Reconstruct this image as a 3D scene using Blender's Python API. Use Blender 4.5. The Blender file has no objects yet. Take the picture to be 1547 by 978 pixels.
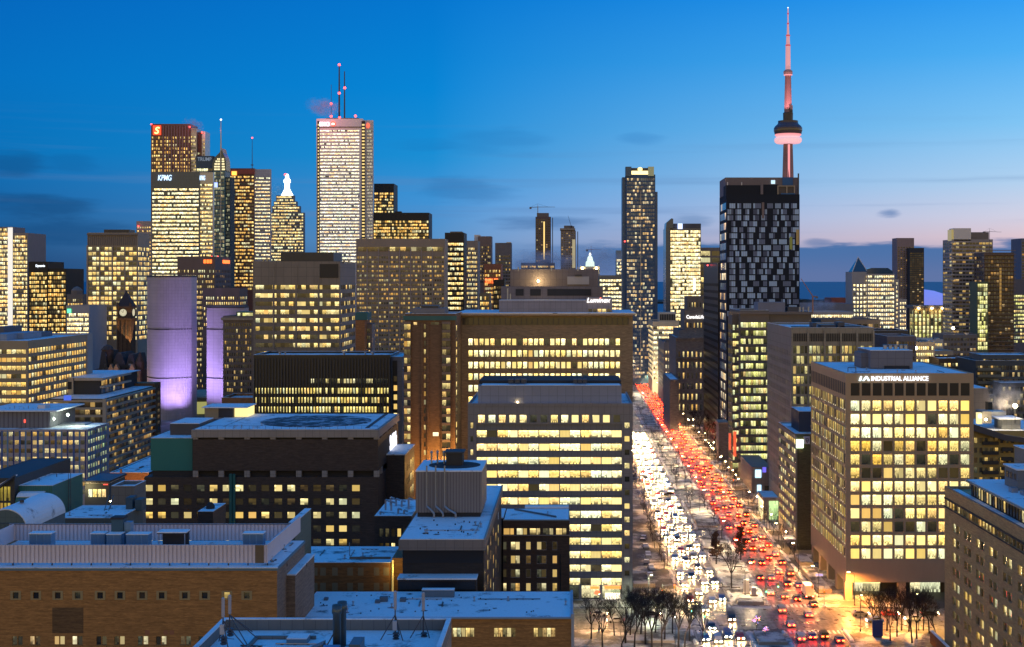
import bpy, math, random
from mathutils import Vector, Matrix
random.seed(11)
RAD = math.radians
sc = bpy.context.scene
COL = sc.collection

# ------------------------------------------------------------------ camera
F, VX, VY, H = 2060.0, 861.0, 424.0, 90.0          # focal length and vanishing point in photo pixels, eye height in metres
PW, PH = 1547.0, 978.0
cam = bpy.data.cameras.new('camera'); cam_o = bpy.data.objects.new('camera', cam); COL.objects.link(cam_o)
cam_o.location = (0, 0, H); cam_o.rotation_euler = (RAD(90), 0, 0)
cam.sensor_width = 36.0; cam.lens = 36.0 * F / PW
cam.shift_x = (PW / 2 - VX) / PW; cam.shift_y = (VY - PH / 2) / PW
cam.clip_start = 1.0; cam.clip_end = 300000.0
sc.camera = cam_o

def s2l(c):
    return tuple((v / 255 / 12.92 if v / 255 <= .04045 else ((v / 255 + .055) / 1.055) ** 2.4) for v in c)

# ------------------------------------------------------------------ world: dusk sky
class NT:
    """small helper to write node trees as expressions"""
    def __init__(s, nt): s.nt = nt; s.n = nt.nodes; s.l = nt.links
    def put(s, sock, v):
        if isinstance(v, bpy.types.NodeSocket): s.l.new(v, sock)
        elif v is not None: sock.default_value = v
    def m(s, op, a, b=None, c=None, clamp=False):
        n = s.n.new('ShaderNodeMath'); n.operation = op; n.use_clamp = clamp
        for i, v in enumerate((a, b, c)): s.put(n.inputs[i], v)
        return n.outputs[0]
    def vm(s, op, a, b=None):
        n = s.n.new('ShaderNodeVectorMath'); n.operation = op
        s.put(n.inputs[0], a); s.put(n.inputs[1], b)
        return n.outputs[0]
    def sep(s, v):
        n = s.n.new('ShaderNodeSeparateXYZ'); s.put(n.inputs[0], v); return n.outputs
    def comb(s, x, y, z=0.0):
        n = s.n.new('ShaderNodeCombineXYZ')
        for i, v in enumerate((x, y, z)): s.put(n.inputs[i], v)
        return n.outputs[0]
    def mix(s, f, a, b, mode='MIX'):
        n = s.n.new('ShaderNodeMix'); n.data_type = 'RGBA'; n.blend_type = mode
        s.put(n.inputs[0], f)
        for i, v in ((6, a), (7, b)):
            if isinstance(v, tuple): v = (v + (1.0,))[:4]
            s.put(n.inputs[i], v)
        return n.outputs[2]
    def ramp(s, f, stops, interp='LINEAR'):
        n = s.n.new('ShaderNodeValToRGB'); s.put(n.inputs[0], f); r = n.color_ramp; r.interpolation = interp
        for i, (p, c) in enumerate(stops):
            e = r.elements[i] if i < 2 else r.elements.new(p)
            e.position = p; e.color = tuple(c) + (1.0,)
        return n.outputs[0]
    def mr(s, v, a, b, c=0.0, d=1.0, smooth=True):
        n = s.n.new('ShaderNodeMapRange'); n.interpolation_type = 'SMOOTHSTEP' if smooth else 'LINEAR'
        s.put(n.inputs[0], v)
        for i, x in enumerate((a, b, c, d)): s.put(n.inputs[i + 1], x)
        return n.outputs[0]
    def noise(s, v, scale, detail=3.0, rough=.5):
        n = s.n.new('ShaderNodeTexNoise'); s.put(n.inputs['Vector'], v)
        n.inputs['Scale'].default_value = scale; n.inputs['Detail'].default_value = detail; n.inputs['Roughness'].default_value = rough
        return n.outputs[0]
    def wn(s, v):
        n = s.n.new('ShaderNodeTexWhiteNoise'); n.noise_dimensions = '3D'; s.put(n.inputs[0], v)
        return n.outputs

w = bpy.data.worlds.new('World'); sc.world = w; w.use_nodes = True
t = NT(w.node_tree); t.n.clear()
tc = t.n.new('ShaderNodeTexCoord').outputs['Generated']
x, y, z = t.sep(t.vm('NORMALIZE', tc))[:3]
hyp = t.m('SQRT', t.m('MAXIMUM', t.m('SUBTRACT', 1.0, t.m('MULTIPLY', z, z)), .0001))
tn = t.m('DIVIDE', z, hyp)                              # tangent of the elevation
az = t.m('DIVIDE', x, hyp)                              # sine of the azimuth from the street's axis
SKY = {  # rows of the photograph: tangent of elevation -> colour
 'L': [(-.01, (14, 60, 108)), (.012, (14, 66, 118)), (.03, (14, 80, 136)), (.055, (8, 94, 160)), (.09, (0, 110, 182)), (.14, (0, 110, 190)), (.21, (0, 98, 186)), (.42, (22, 118, 208))],
 'M': [(-.01, (70, 112, 162)), (.012, (84, 128, 178)), (.03, (92, 150, 204)), (.055, (68, 150, 216)), (.09, (24, 144, 214)), (.14, (0, 134, 214)), (.21, (0, 118, 207)), (.42, (22, 118, 208))],
 'R': [(-.01, (112, 122, 165)), (.012, (160, 156, 190)), (.03, (222, 196, 204)), (.045, (210, 208, 226)), (.07, (176, 208, 238)), (.11, (128, 196, 243)), (.16, (76, 174, 243)), (.21, (34, 150, 240)), (.42, (22, 118, 208))],
}
def skyramp(k):
    return t.ramp(t.m('MULTIPLY_ADD', tn, 1 / .65, .02 / .65), [((p + .02) / .65, s2l(c)) for p, c in SKY[k]])
f1 = t.mr(az, -.42, -.06, smooth=False); f2 = t.mr(az, -.10, .33, smooth=False)
col = t.mix(f2, t.mix(f1, skyramp('L'), skyramp('M')), skyramp('R'))
# cloud bank low over the lake and loose patches
sv = t.m('DIVIDE', x, t.m('MAXIMUM', y, .05))
cv = t.comb(t.m('MULTIPLY', sv, 9.0), t.m('MULTIPLY', tn, 60.0), 0.0)
cn = t.noise(cv, 1.6, 5.0, .55)
edge = t.m('ADD', tn, t.m('MULTIPLY', t.m('SUBTRACT', cn, .5), -.022))
bank = t.m('MULTIPLY', t.mr(edge, .0235, .0285, 1.0, 0.0), t.mr(az, -.08, .07))
col = t.mix(t.m('MULTIPLY', bank, .93), col, t.mix(t.mr(tn, 0.0, .026), s2l((92, 114, 162)), s2l((54, 106, 164))))
thin = t.noise(t.comb(t.m('MULTIPLY', sv, 3.0), t.m('MULTIPLY', tn, 90.0), 4.0), 1.0, 4.0)
col = t.mix(t.m('MULTIPLY', t.m('MULTIPLY', t.mr(thin, .52, .72), t.mr(tn, .02, .05)), t.mr(tn, .14, .05, 0, .35)), col, s2l((92, 130, 180)))
for (cx, cy, rx, ry, op, c) in [(10, 262, 60, 20, .5, (14, 74, 128)), (60, 320, 95, 22, .55, (16, 66, 115)), (110, 355, 130, 20, .55, (14, 70, 122)), (708, 290, 75, 22, .36, (40, 100, 160)), (745, 215, 90, 22, .25, (28, 110, 178)),
                                (640, 218, 60, 12, .22, (24, 110, 180)), (820, 338, 90, 12, .55, (58, 105, 160)), (1342, 326, 24, 8, .95, (62, 112, 172)), (1238, 367, 26, 6, .6, (66, 110, 165)), (1045, 335, 40, 12, .5, (80, 122, 172)),
                                (968, 210, 40, 10, .3, (40, 120, 190)), (110, 258, 40, 14, .3, (8, 92, 155))]:
    dx = t.m('DIVIDE', t.m('SUBTRACT', sv, (cx - VX) / F), rx / F); dy = t.m('DIVIDE', t.m('SUBTRACT', tn, (VY - cy) / F), ry / F)
    d2 = t.m('ADD', t.m('MULTIPLY', dx, dx), t.m('MULTIPLY', dy, dy))
    fac = t.mr(t.m('ADD', d2, t.m('MULTIPLY', t.m('SUBTRACT', cn, .5), 3.2)), 1.3, -.1, 0.0, op)
    col = t.mix(fac, col, s2l(c))
# behind the camera: warm fill glow added low in the sky to light the facades
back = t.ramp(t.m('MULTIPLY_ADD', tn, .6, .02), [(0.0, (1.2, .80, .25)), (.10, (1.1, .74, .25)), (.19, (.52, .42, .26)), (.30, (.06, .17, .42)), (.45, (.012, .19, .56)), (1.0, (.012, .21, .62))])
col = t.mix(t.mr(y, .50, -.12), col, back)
sky = t.n.new('ShaderNodeTexSky'); sky.sky_type = 'NISHITA'; sky.sun_disc = False
sky.sun_elevation = RAD(-1.5); sky.sun_rotation = RAD(62); sky.altitude = 100
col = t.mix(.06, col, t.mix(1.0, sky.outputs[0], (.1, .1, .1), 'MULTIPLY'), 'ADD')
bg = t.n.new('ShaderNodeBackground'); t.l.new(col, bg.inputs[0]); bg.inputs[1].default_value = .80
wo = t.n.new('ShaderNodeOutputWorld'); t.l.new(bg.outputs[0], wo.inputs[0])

sun = bpy.data.lights.new('sun', 'SUN'); sun.energy = .05; sun.angle = RAD(30); sun.color = (1, .72, .6)
sun_o = bpy.data.objects.new('sun', sun); COL.objects.link(sun_o)
sun_o.rotation_euler = (RAD(84), 0, RAD(180 - 62 + 0))    # last glow from beyond the street's far end, to the west

# ------------------------------------------------------------------ exposure and render settings
sc.view_settings.view_transform = 'Standard'; sc.view_settings.look = 'None'
sc.view_settings.exposure = 0.35; sc.view_settings.gamma = 1.0; sc.view_settings.use_curve_mapping = False
sc.render.engine = 'CYCLES'
c = sc.cycles
c.max_bounces = 4; c.diffuse_bounces = 2; c.glossy_bounces = 2; c.transmission_bounces = 2; c.transparent_max_bounces = 4; c.volume_bounces = 0
c.use_denoising = True; c.denoiser = 'OPENIMAGEDENOISE'; c.sample_clamp_indirect = 4.0; c.caustics_reflective = False; c.caustics_refractive = False
c.use_light_tree = True

# ------------------------------------------------------------------ materials
MATS = {}
def newmat(name):
    m = bpy.data.materials.new(name); m.use_nodes = True; nt = NT(m.node_tree)
    b = m.node_tree.nodes['Principled BSDF']
    return m, nt, b

def wallmat(color, kind='plain', rough=.75, var=.12, metal=0.0, scale=1.0):
    key = ('wall', color, kind, rough, var, metal, scale)
    if key in MATS: return MATS[key]
    m, t, b = newmat(kind + '_surface')
    co = t.n.new('ShaderNodeNewGeometry').outputs['Position']
    px_, py_, pz_ = t.sep(co)[:3]
    n1 = t.noise(t.comb(t.m('MULTIPLY', t.m('ADD', px_, py_), .25), t.m('MULTIPLY', pz_, .12), t.m('MULTIPLY', px_, .1)), 1.0, 5.0, .6)
    n2 = t.noise(co, 1.7, 4.0, .6)
    v = t.m('ADD', 1.0, t.m('ADD', t.m('MULTIPLY', t.m('SUBTRACT', n1, .5), var * 2.6), t.m('MULTIPLY', t.m('SUBTRACT', n2, .5), var * 1.4)))
    base = color
    uv = t.comb(t.m('ADD', px_, py_), pz_, 0.0)
    if kind in ('brick', 'panel'):
        br = t.n.new('ShaderNodeTexBrick'); t.put(br.inputs['Vector'], uv)
        br.inputs['Color1'].default_value = color + (1,)
        k = .72 if kind == 'brick' else .93
        br.inputs['Color2'].default_value = tuple(q * k for q in color) + (1,)
        br.inputs['Mortar'].default_value = tuple(q * (.8 if kind == 'brick' else .55) for q in color) + (1,)
        br.inputs['Scale'].default_value = 1.0
        if kind == 'brick':
            br.inputs['Brick Width'].default_value = .5 * scale; br.inputs['Row Height'].default_value = .17 * scale; br.inputs['Mortar Size'].default_value = .018 * scale
        else:
            br.offset = 0.0
            br.inputs['Brick Width'].default_value = 1.6 * scale; br.inputs['Row Height'].default_value = 1.9 * scale; br.inputs['Mortar Size'].default_value = .035 * scale
        base = br.outputs['Color']
        if kind == 'brick':     # courses that weathered darker
            c2 = t.noise(t.comb(t.m('MULTIPLY', t.m('ADD', px_, py_), .35), t.m('MULTIPLY', pz_, 3.0), 0.0), 1.0, 4.0, .7)
            v = t.m('MULTIPLY', v, t.mr(c2, .3, .7, .72, 1.22))
    elif kind == 'rib':
        wv = t.m('PINGPONG', t.m('MULTIPLY', t.m('ADD', px_, py_), 1.0 / scale), .5)
        base = t.mix(t.mr(wv, .08, .2, .0, 1.0), tuple(q * .55 for q in color), color)
    mul = t.mix(1.0, base, t.comb(v, v, v), 'MULTIPLY')
    t.l.new(mul, b.inputs['Base Color'])
    b.inputs['Roughness'].default_value = rough; b.inputs['Metallic'].default_value = metal
    MATS[key] = m
    return m

def emitmat(name, color, strength, sample=False, base=(.1, .1, .1)):
    key = ('emit', name, color, strength)
    if key in MATS: return MATS[key]
    m, t, b = newmat(name)
    b.inputs['Base Color'].default_value = base + (1,); b.inputs['Emission Color'].default_value = color + (1,); b.inputs['Emission Strength'].default_value = strength
    m.cycles.emission_sampling = 'FRONT_BACK' if sample else 'NONE'
    MATS[key] = m
    return m

def snowmat(name='snow_roof', dirt=.25, seed=0.0, col=(.80, .82, .84), dark=(.16, .15, .15), scale=.25):
    key = ('snow', name, dirt, seed, col, dark)
    if key in MATS: return MATS[key]
    m, t, b = newmat(name)
    co = t.vm('ADD', t.n.new('ShaderNodeNewGeometry').outputs['Position'], (seed * 17.0, seed * 5.0, 0.0))
    n = t.noise(co, scale, 7.0, .62); n2 = t.noise(co, 2.6, 5.0, .6)
    f = t.mr(t.m('ADD', n, t.m('MULTIPLY', t.m('SUBTRACT', n2, .5), .22)), .62 - dirt * .5, .80 - dirt * .5)
    base = t.mix(t.mr(n2, .3, .75, 0, .4), col, tuple(q * .74 for q in col))
    t.l.new(t.mix(f, base, dark), b.inputs['Base Color']); b.inputs['Roughness'].default_value = .7
    bp = t.n.new('ShaderNodeBump'); bp.inputs['Strength'].default_value = .35; bp.inputs['Distance'].default_value = .12
    t.l.new(n2, bp.inputs['Height']); t.l.new(bp.outputs[0], b.inputs['Normal'])
    MATS[key] = m
    return m

def winmat(name, p=.85, c1=(1.0, .80, .30), c2=(1.0, .93, .66), lo=.55, hi=1.35, grid=(7.0, 5.0), blind=.3, dim=.06, sample=False, glass=(.02, .025, .035), spread=.35):
    """lit office or flat windows: one UV unit is one window; each window draws its own lamp, blinds and furniture"""
    if name in MATS: return MATS[name]
    c1, c2 = (c1[0], c1[1] * .96, c1[2] * .85), (c2[0], c2[1] * .97, c2[2] * .90)
    m, t, b = newmat(name)
    uv = t.n.new('ShaderNodeUVMap').outputs[0]
    rnd = t.n.new('ShaderNodeObjectInfo').outputs['Random']
    u, v = t.sep(uv)[:2]
    cu, cvv = t.m('FLOOR', u), t.m('FLOOR', v); fu, fv = t.m('FRACT', u), t.m('FRACT', v)
    seed = t.comb(t.m('MULTIPLY_ADD', rnd, 917.0, cu), t.m('MULTIPLY_ADD', rnd, 371.0, cvv), t.m('MULTIPLY', rnd, 53.0))
    o1 = t.wn(t.vm('ADD', seed, (.5, .5, .5))); r1 = o1[0]; r2, r3, r4 = t.sep(o1[1])[:3]
    zone = t.wn(t.comb(t.m('FLOOR', t.m('DIVIDE', t.m('MULTIPLY_ADD', rnd, 917.0, cu), 4.0)), t.m('MULTIPLY_ADD', rnd, 371.0, cvv), 7.5))[0]
    lit = t.m('LESS_THAN', t.m('ADD', r1, t.m('MULTIPLY', t.m('SUBTRACT', zone, .5), spread)), p)
    # furniture and people: blocks, darker near the floor
    fl = t.vm('FLOOR', t.comb(t.m('MULTIPLY', fu, grid[0]), t.m('MULTIPLY', fv, grid[1]), 0.0))
    o2 = t.wn(t.vm('ADD', fl, t.vm('MULTIPLY', seed, (3.7, 5.1, 1.0)))); q = o2[0]; q2 = t.sep(o2[1])[0]
    low = t.mr(fv, .78, .10)
    furn = t.m('SUBTRACT', 1.0, t.m('MULTIPLY', low, t.m('MULTIPLY', t.m('GREATER_THAN', q, .52), .84)))
    vary = t.m('MULTIPLY_ADD', q2, .75, .58)
    ceil = t.m('MULTIPLY_ADD', t.m('GREATER_THAN', fv, .78), .35, 1.0)
    st = t.m('MULTIPLY_ADD', t.m('SINE', t.m('MULTIPLY', fu, 44.0)), .14, .72)
    isb = t.m('LESS_THAN', r4, blind)
    drop = t.m('GREATER_THAN', fu, t.m('MULTIPLY_ADD', r3, 1.6, -.8))           # curtains drawn over part of the opening
    pat = t.m('MULTIPLY', t.m('MULTIPLY', furn, vary), ceil)
    bl = t.m('MULTIPLY', isb, drop)
    pat = t.m('ADD', t.m('MULTIPLY', pat, t.m('SUBTRACT', 1.0, bl)), t.m('MULTIPLY', st, bl))
    level = t.m('MULTIPLY', t.m('MULTIPLY_ADD', r2, hi - lo, lo), pat)
    off = t.m('MULTIPLY', t.m('MULTIPLY', r2, r2), t.m('MULTIPLY', pat, dim))
    strength = t.m('ADD', t.m('MULTIPLY', lit, level), t.m('MULTIPLY', t.m('SUBTRACT', 1.0, lit), off))
    tint = t.mix(t.m('MULTIPLY', t.m('GREATER_THAN', zone, .87), .55), t.mix(r3, c1, c2), (.78, .92, .62)); tint = t.mix(t.m('MULTIPLY', t.m('LESS_THAN', zone, .12), .5), tint, (1.0, .50, .12))
    t.l.new(tint, b.inputs['Emission Color']); t.l.new(strength, b.inputs['Emission Strength'])
    b.inputs['Base Color'].default_value = glass + (1,); b.inputs['Roughness'].default_value = .12
    m.cycles.emission_sampling = 'FRONT_BACK' if sample else 'NONE'
    MATS[name] = m
    return m

# ------------------------------------------------------------------ geometry helpers
def wx(px, Y): return (px - VX) / F * Y
def wz(py, Y): return H - (py - VY) / F * Y

class MB:
    def __init__(s): s.v = []; s.f = []; s.uv = []; s.has_uv = False
    def box(s, x0, x1, y0, y1, z0, z1):
        k = len(s.v)
        s.v += [(x0, y0, z0), (x1, y0, z0), (x1, y1, z0), (x0, y1, z0), (x0, y0, z1), (x1, y0, z1), (x1, y1, z1), (x0, y1, z1)]
        s.f += [(k, k + 3, k + 2, k + 1), (k + 4, k + 5, k + 6, k + 7), (k, k + 1, k + 5, k + 4), (k + 1, k + 2, k + 6, k + 5), (k + 2, k + 3, k + 7, k + 6), (k + 3, k, k + 4, k + 7)]
    def poly(s, pts, uv=None):
        k = len(s.v); s.v += [tuple(p) for p in pts]; s.f.append(tuple(range(k, k + len(pts))))
        if uv: s.has_uv = True
        s.uv.append((len(s.f) - 1, uv))
    def prism(s, pts, axis, a, b):
        """outline pts (two coordinates) pushed along an axis ('x','y','z') from a to b"""
        def P(p, w):
            return (w, p[0], p[1]) if axis == 'x' else (p[0], w, p[1]) if axis == 'y' else (p[0], p[1], w)
        k, n = len(s.v), len(pts)
        s.v += [P(p, a) for p in pts] + [P(p, b) for p in pts]
        s.f.append(tuple(range(k, k + n))[::-1]); s.f.append(tuple(range(k + n, k + 2 * n)))
        for i in range(n): s.f.append((k + i, k + (i + 1) % n, k + n + (i + 1) % n, k + n + i))
    def lathe(s, cx, cy, prof, n=20):
        k = len(s.v)
        for r, z in prof:
            for i in range(n):
                a = 2 * math.pi * i / n; s.v.append((cx + r * math.cos(a), cy + r * math.sin(a), z))
        for j in range(len(prof) - 1):
            for i in range(n):
                a, b = k + j * n + i, k + j * n + (i + 1) % n; s.f.append((a, b, b + n, a + n))
        s.f.append(tuple(range(k, k + n))[::-1]); s.f.append(tuple(range(k + (len(prof) - 1) * n, k + len(prof) * n)))
    def beam(s, p, q, r0, r1=None, n=4):
        p, q = Vector(p), Vector(q); r1 = r0 if r1 is None else r1
        d = (q - p)
        if d.length < 1e-6: return
        d.normalize(); a = d.orthogonal().normalized(); b = d.cross(a); k = len(s.v)
        for c_, r in ((p, r0), (q, r1)):
            for i in range(n):
                an = 2 * math.pi * (i + .5) / n; s.v.append(tuple(c_ + a * r * math.cos(an) + b * r * math.sin(an)))
        for i in range(n): s.f.append((k + i, k + (i + 1) % n, k + n + (i + 1) % n, k + n + i))
        s.f.append(tuple(range(k, k + n))[::-1]); s.f.append(tuple(range(k + n, k + 2 * n)))
    def mesh(s, name, mat, off=(0, 0, 0), smooth=False):
        me = bpy.data.meshes.new(name)
        me.from_pydata([(a - off[0], b - off[1], c_ - off[2]) for a, b, c_ in s.v], [], s.f)
        if s.has_uv:
            lay = me.uv_layers.new(name='UVMap').data
            for fi, uv in s.uv:
                if uv:
                    p = me.polygons[fi]
                    for j, li in enumerate(p.loop_indices): lay[li].uv = uv[j]
        if mat: me.materials.append(mat)
        if smooth:
            for p in me.polygons: p.use_smooth = True
        return me

def link(name, data, parent=None, loc=(0, 0, 0), rz=0.0):
    o = bpy.data.objects.new(name, data); COL.objects.link(o)
    o.parent = parent; o.location = loc
    if rz: o.rotation_euler = (0, 0, rz)
    return o
def tag(o, label=None, cat=None, group=None, kind=None):
    for k, v in (('label', label), ('category', cat), ('group', group), ('kind', kind)):
        if v: o[k] = v
    return o

PANE = {}
def pane_mesh(w_, h_, nu, mat):
    key = (round(w_, 2), round(h_, 2), nu, mat.name)
    if key not in PANE:
        b = MB(); a, c_ = w_ / 2, h_ / 2
        b.poly([(-a, 0, -c_), (a, 0, -c_), (a, 0, c_), (-a, 0, c_)], [(0, 0), (nu, 0), (nu, 1), (0, 1)])
        b.box(-a, a, .004, .06, -c_, c_)
        PANE[key] = b.mesh('window', mat)
    return PANE[key]
RZ = {'F': 0.0, 'R': math.pi / 2, 'L': -math.pi / 2}

SPLIT = set('vent_stack beacon rooftop_unit bracket column turret dormer penthouse_window davit downpipe balcony flood_lamp roof_vent penthouse plant_opening lamp_panel pinnacle emblem cornice_lamp steam_pipe antenna_collar roof_room rooftop_pipe belfry_opening lit_screen red_banner shop_sign ground_pier corner_pier leg stack bay blue_stripe stair_room cornice side_wing crown crown_glass'.split())
class Bld:
    def __init__(s, name, label, cat='building', group=None):
        s.name, s.label, s.cat, s.group = name, label, cat, group
        s.parts = {}; s.wins = []; s.bands = []; s.box0 = None; s.smooth = set(); s.objs = []
    def mb(s, part, mat):
        if part in SPLIT: s.n_ = getattr(s, 'n_', 0) + 1; part = f'{part}#{s.n_}'
        return s.parts.setdefault((part, mat), MB())
    def grow(s, x0, y0, z0):
        if s.box0 is None: s.box0 = (x0, y0, z0)
    # box addressed by what it spans on a facade: u along the face, w inwards from the face
    def fbox(s, mb, side, plane, u0, u1, w0, w1, z0, z1):
        if side == 'F': mb.box(u0, u1, plane + w0, plane + w1, z0, z1)
        elif side == 'R': mb.box(plane - w1, plane - w0, u0, u1, z0, z1)
        else: mb.box(plane + w0, plane + w1, u0, u1, z0, z1)
    def facade(s, side, plane, u0, u1, z0, z1, rows, cols, d, wall, mode, mat, wf=1.0, part='wall_cladding', skip=None):
        mb = s.mb(part, wall); rows = sorted(rows); mf = mat if callable(mat) else (lambda ri, ci: mat)
        zc = z0
        for ri, (zb, zt) in enumerate(rows):
            if zb > zc + .001: s.fbox(mb, side, plane, u0, u1, 0, d, zc, zb)
            uc = u0
            for (ua, ub) in cols:
                if ua > uc + .001: s.fbox(mb, side, plane, uc, ua, 0, d, zb, zt)
                uc = ub
            if u1 > uc + .001: s.fbox(mb, side, plane, uc, u1, 0, d, zb, zt)
            zc = zt
            if mode == 'band':
                s.bands.append((side, plane, cols[0][0], cols[-1][1], zb, zt, len(cols), d, mf(ri, 0)))
            else:
                for ci, (ua, ub) in enumerate(cols):
                    if skip and skip(ri, ci): 
                        s.fbox(mb, side, plane, ua, ub, 0, d, zb, zt); continue
                    s.wins.append((side, plane, ua, ub, zb, zt, 1, d, mf(ri, ci)))
        if z1 > zc + .001: s.fbox(mb, side, plane, u0, u1, 0, d, zc, z1)
    def block(s, px0, px1, pytop, Y, wall, far=None, D=30.0, z0=0.0, ztop=None, front=None, side=None, roof='snow', par=.9, d=.35, part='wall', X=None, sd=None):
        X0, X1 = X if X else (wx(px0, Y), wx(px1, Y))
        vis = 'R' if X1 < 0 else ('L' if X0 > 0 else None)
        if far is not None: D = (X1 if vis == 'R' else X0) * F / (far - VX) - Y
        Y1 = Y + D; Z1 = ztop if ztop is not None else wz(pytop, Y)
        s.grow((X0 + X1) / 2, Y, z0)
        fd = d if front else 0.0; dd = d if side else 0.0
        cx0 = X0 + (dd if vis == 'L' else 0); cx1 = X1 - (dd if vis == 'R' else 0)
        s.mb(part, wall).box(cx0, cx1, Y + fd, Y1, z0, Z1)
        def rc(sp, u0, u1):
            zt = Z1 - sp['top']; rows = []; zmin = max(z0 + sp.get('zmin', 4.0), wz(sp['pb'], Y) if 'pb' in sp else -1e9)
            i = 0
            while zt - i * sp['fh'] - sp['wh'] > zmin and i < sp.get('n', 999):
                if i not in sp.get('miss', ()): rows.append((zt - i * sp['fh'] - sp['wh'], zt - i * sp['fh']))
                i += 1
            ml, mr_ = sp.get('ml', .8), sp.get('mr', .8); n = sp['cols']; bay = (u1 - u0 - ml - mr_) / n; wf = sp.get('wf', .8)
            cols = [(u0 + ml + bay * (k + .5 - wf / 2), u0 + ml + bay * (k + .5 + wf / 2)) for k in range(n)]
            return rows, cols
        if front:
            rows, cols = rc(front, X0, X1)
            s.facade('F', Y, X0, X1, z0, Z1, rows, cols, d, front.get('wall', wall), front.get('mode', 'ind'), front['mat'], skip=front.get('skip'))
        if side and vis:
            rows, cols = rc(side, Y + fd, Y1)
            s.facade(vis, X1 if vis == 'R' else X0, Y + fd, Y1, z0, Z1, rows, cols, d, side.get('wall', wall), side.get('mode', 'ind'), side['mat'], skip=side.get('skip'))
        if roof:
            rm = snowmat('snow_roof', .2, round(X0 % 7)) if roof == 'snow' else wallmat((.05, .05, .055)) if roof == 'dark' else roof
            if par > 0:
                pm = s.mb('parapet', wall); q = .35
                pm.box(X0, X1, Y, Y + q, Z1, Z1 + par); pm.box(X0, X1, Y1 - q, Y1, Z1, Z1 + par)
                pm.box(X0, X0 + q, Y + q, Y1 - q, Z1, Z1 + par); pm.box(X1 - q, X1, Y + q, Y1 - q, Z1, Z1 + par)
                s.mb('roof_snow' if roof == 'snow' else 'roof', rm).box(X0 + q, X1 - q, Y + q, Y1 - q, Z1 - .05, Z1 + .14)
                if roof == 'snow' and Y < 720:
                    cm = s.mb('snow_coping', rm); e = .02
                    cm.box(X0 - e, X1 + e, Y - e, Y + q, Z1 + par, Z1 + par + .1); cm.box(X0 - e, X1 + e, Y1 - q, Y1 + e, Z1 + par, Z1 + par + .1)
                    cm.box(X0 - e, X0 + q, Y + q, Y1 - q, Z1 + par, Z1 + par + .1); cm.box(X1 - q, X1 + e, Y + q, Y1 - q, Z1 + par, Z1 + par + .1)
            else:
                s.mb('roof_snow' if roof == 'snow' else 'roof', rm).box(X0, X1, Y, Y1, Z1, Z1 + .14)
        return dict(X0=X0, X1=X1, Y0=Y, Y1=Y1, Z0=z0, Z1=Z1)
    def pbox(s, part, mat, px0, px1, py0, py1, Y, D, w0=0.0):
        """a box given by the pixels of its front face at distance Y; py0 is its top"""
        x0, x1, z1, z0 = wx(px0, Y), wx(px1, Y), wz(py0, Y), wz(py1, Y)
        s.grow((x0 + x1) / 2, Y, z0)
        s.mb(part, mat).box(x0, x1, Y, Y + D, z0, z1)
        return dict(X0=x0, X1=x1, Y0=Y, Y1=Y + D, Z0=z0, Z1=z1)
    def text(s, txt, px, py, Y, h_px, mat, part='sign_lettering', side='F', plane=None, shear=0.0, align='LEFT', width_px=None):
        cu = bpy.data.curves.new('lettering', 'FONT'); cu.body = txt; cu.size = 1.0; cu.shear = shear; cu.align_x = align; cu.extrude = .03; cu.offset = .012
        to = bpy.data.objects.new('lettering', cu); COL.objects.link(to)
        bpy.context.view_layer.update()
        me = bpy.data.meshes.new_from_object(to.evaluated_get(bpy.context.evaluated_depsgraph_get()))
        bpy.data.objects.remove(to); me.materials.clear(); me.materials.append(mat)
        xs = [v.co.x for v in me.vertices]; ys = [v.co.y for v in me.vertices]
        hm = h_px / F * Y; sy = hm / max(max(ys) - min(ys), .01); sx = sy
        if width_px: sx = (width_px / F * Y) / (max(xs) - min(xs))
        x0, y0 = min(xs), min(ys)
        for v in me.vertices:
            a, b_, c_ = (v.co.x - x0) * sx, (v.co.y - y0) * sy, v.co.z * sy
            v.co = (a, -c_, b_)
        s.objs.append((part, me, side, (plane if plane is not None else Y), (wx(px, Y), wz(py, Y))))
        return me
    def finish(s):
        b0 = s.box0
        root = link(s.name, None, loc=b0); root.empty_display_size = 2.0
        tag(root, s.label, s.cat, s.group)
        for (part, mat), mb in s.parts.items():
            if mb.v: 
                part = part.split('#')[0]; o = link(part, mb.mesh(part, mat, b0, part in s.smooth), root)
        def place(name, rec):
            side, plane, ua, ub, zb, zt, nu, d, mat = rec
            me = pane_mesh(ub - ua, zt - zb, nu, mat); e = d - .03
            u, zz = (ua + ub) / 2, (zb + zt) / 2
            loc = (u, plane + e, zz) if side == 'F' else (plane - e, u, zz) if side == 'R' else (plane + e, u, zz)
            return link(name, me, root, (loc[0] - b0[0], loc[1] - b0[1], loc[2] - b0[2]), RZ[side])
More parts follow.
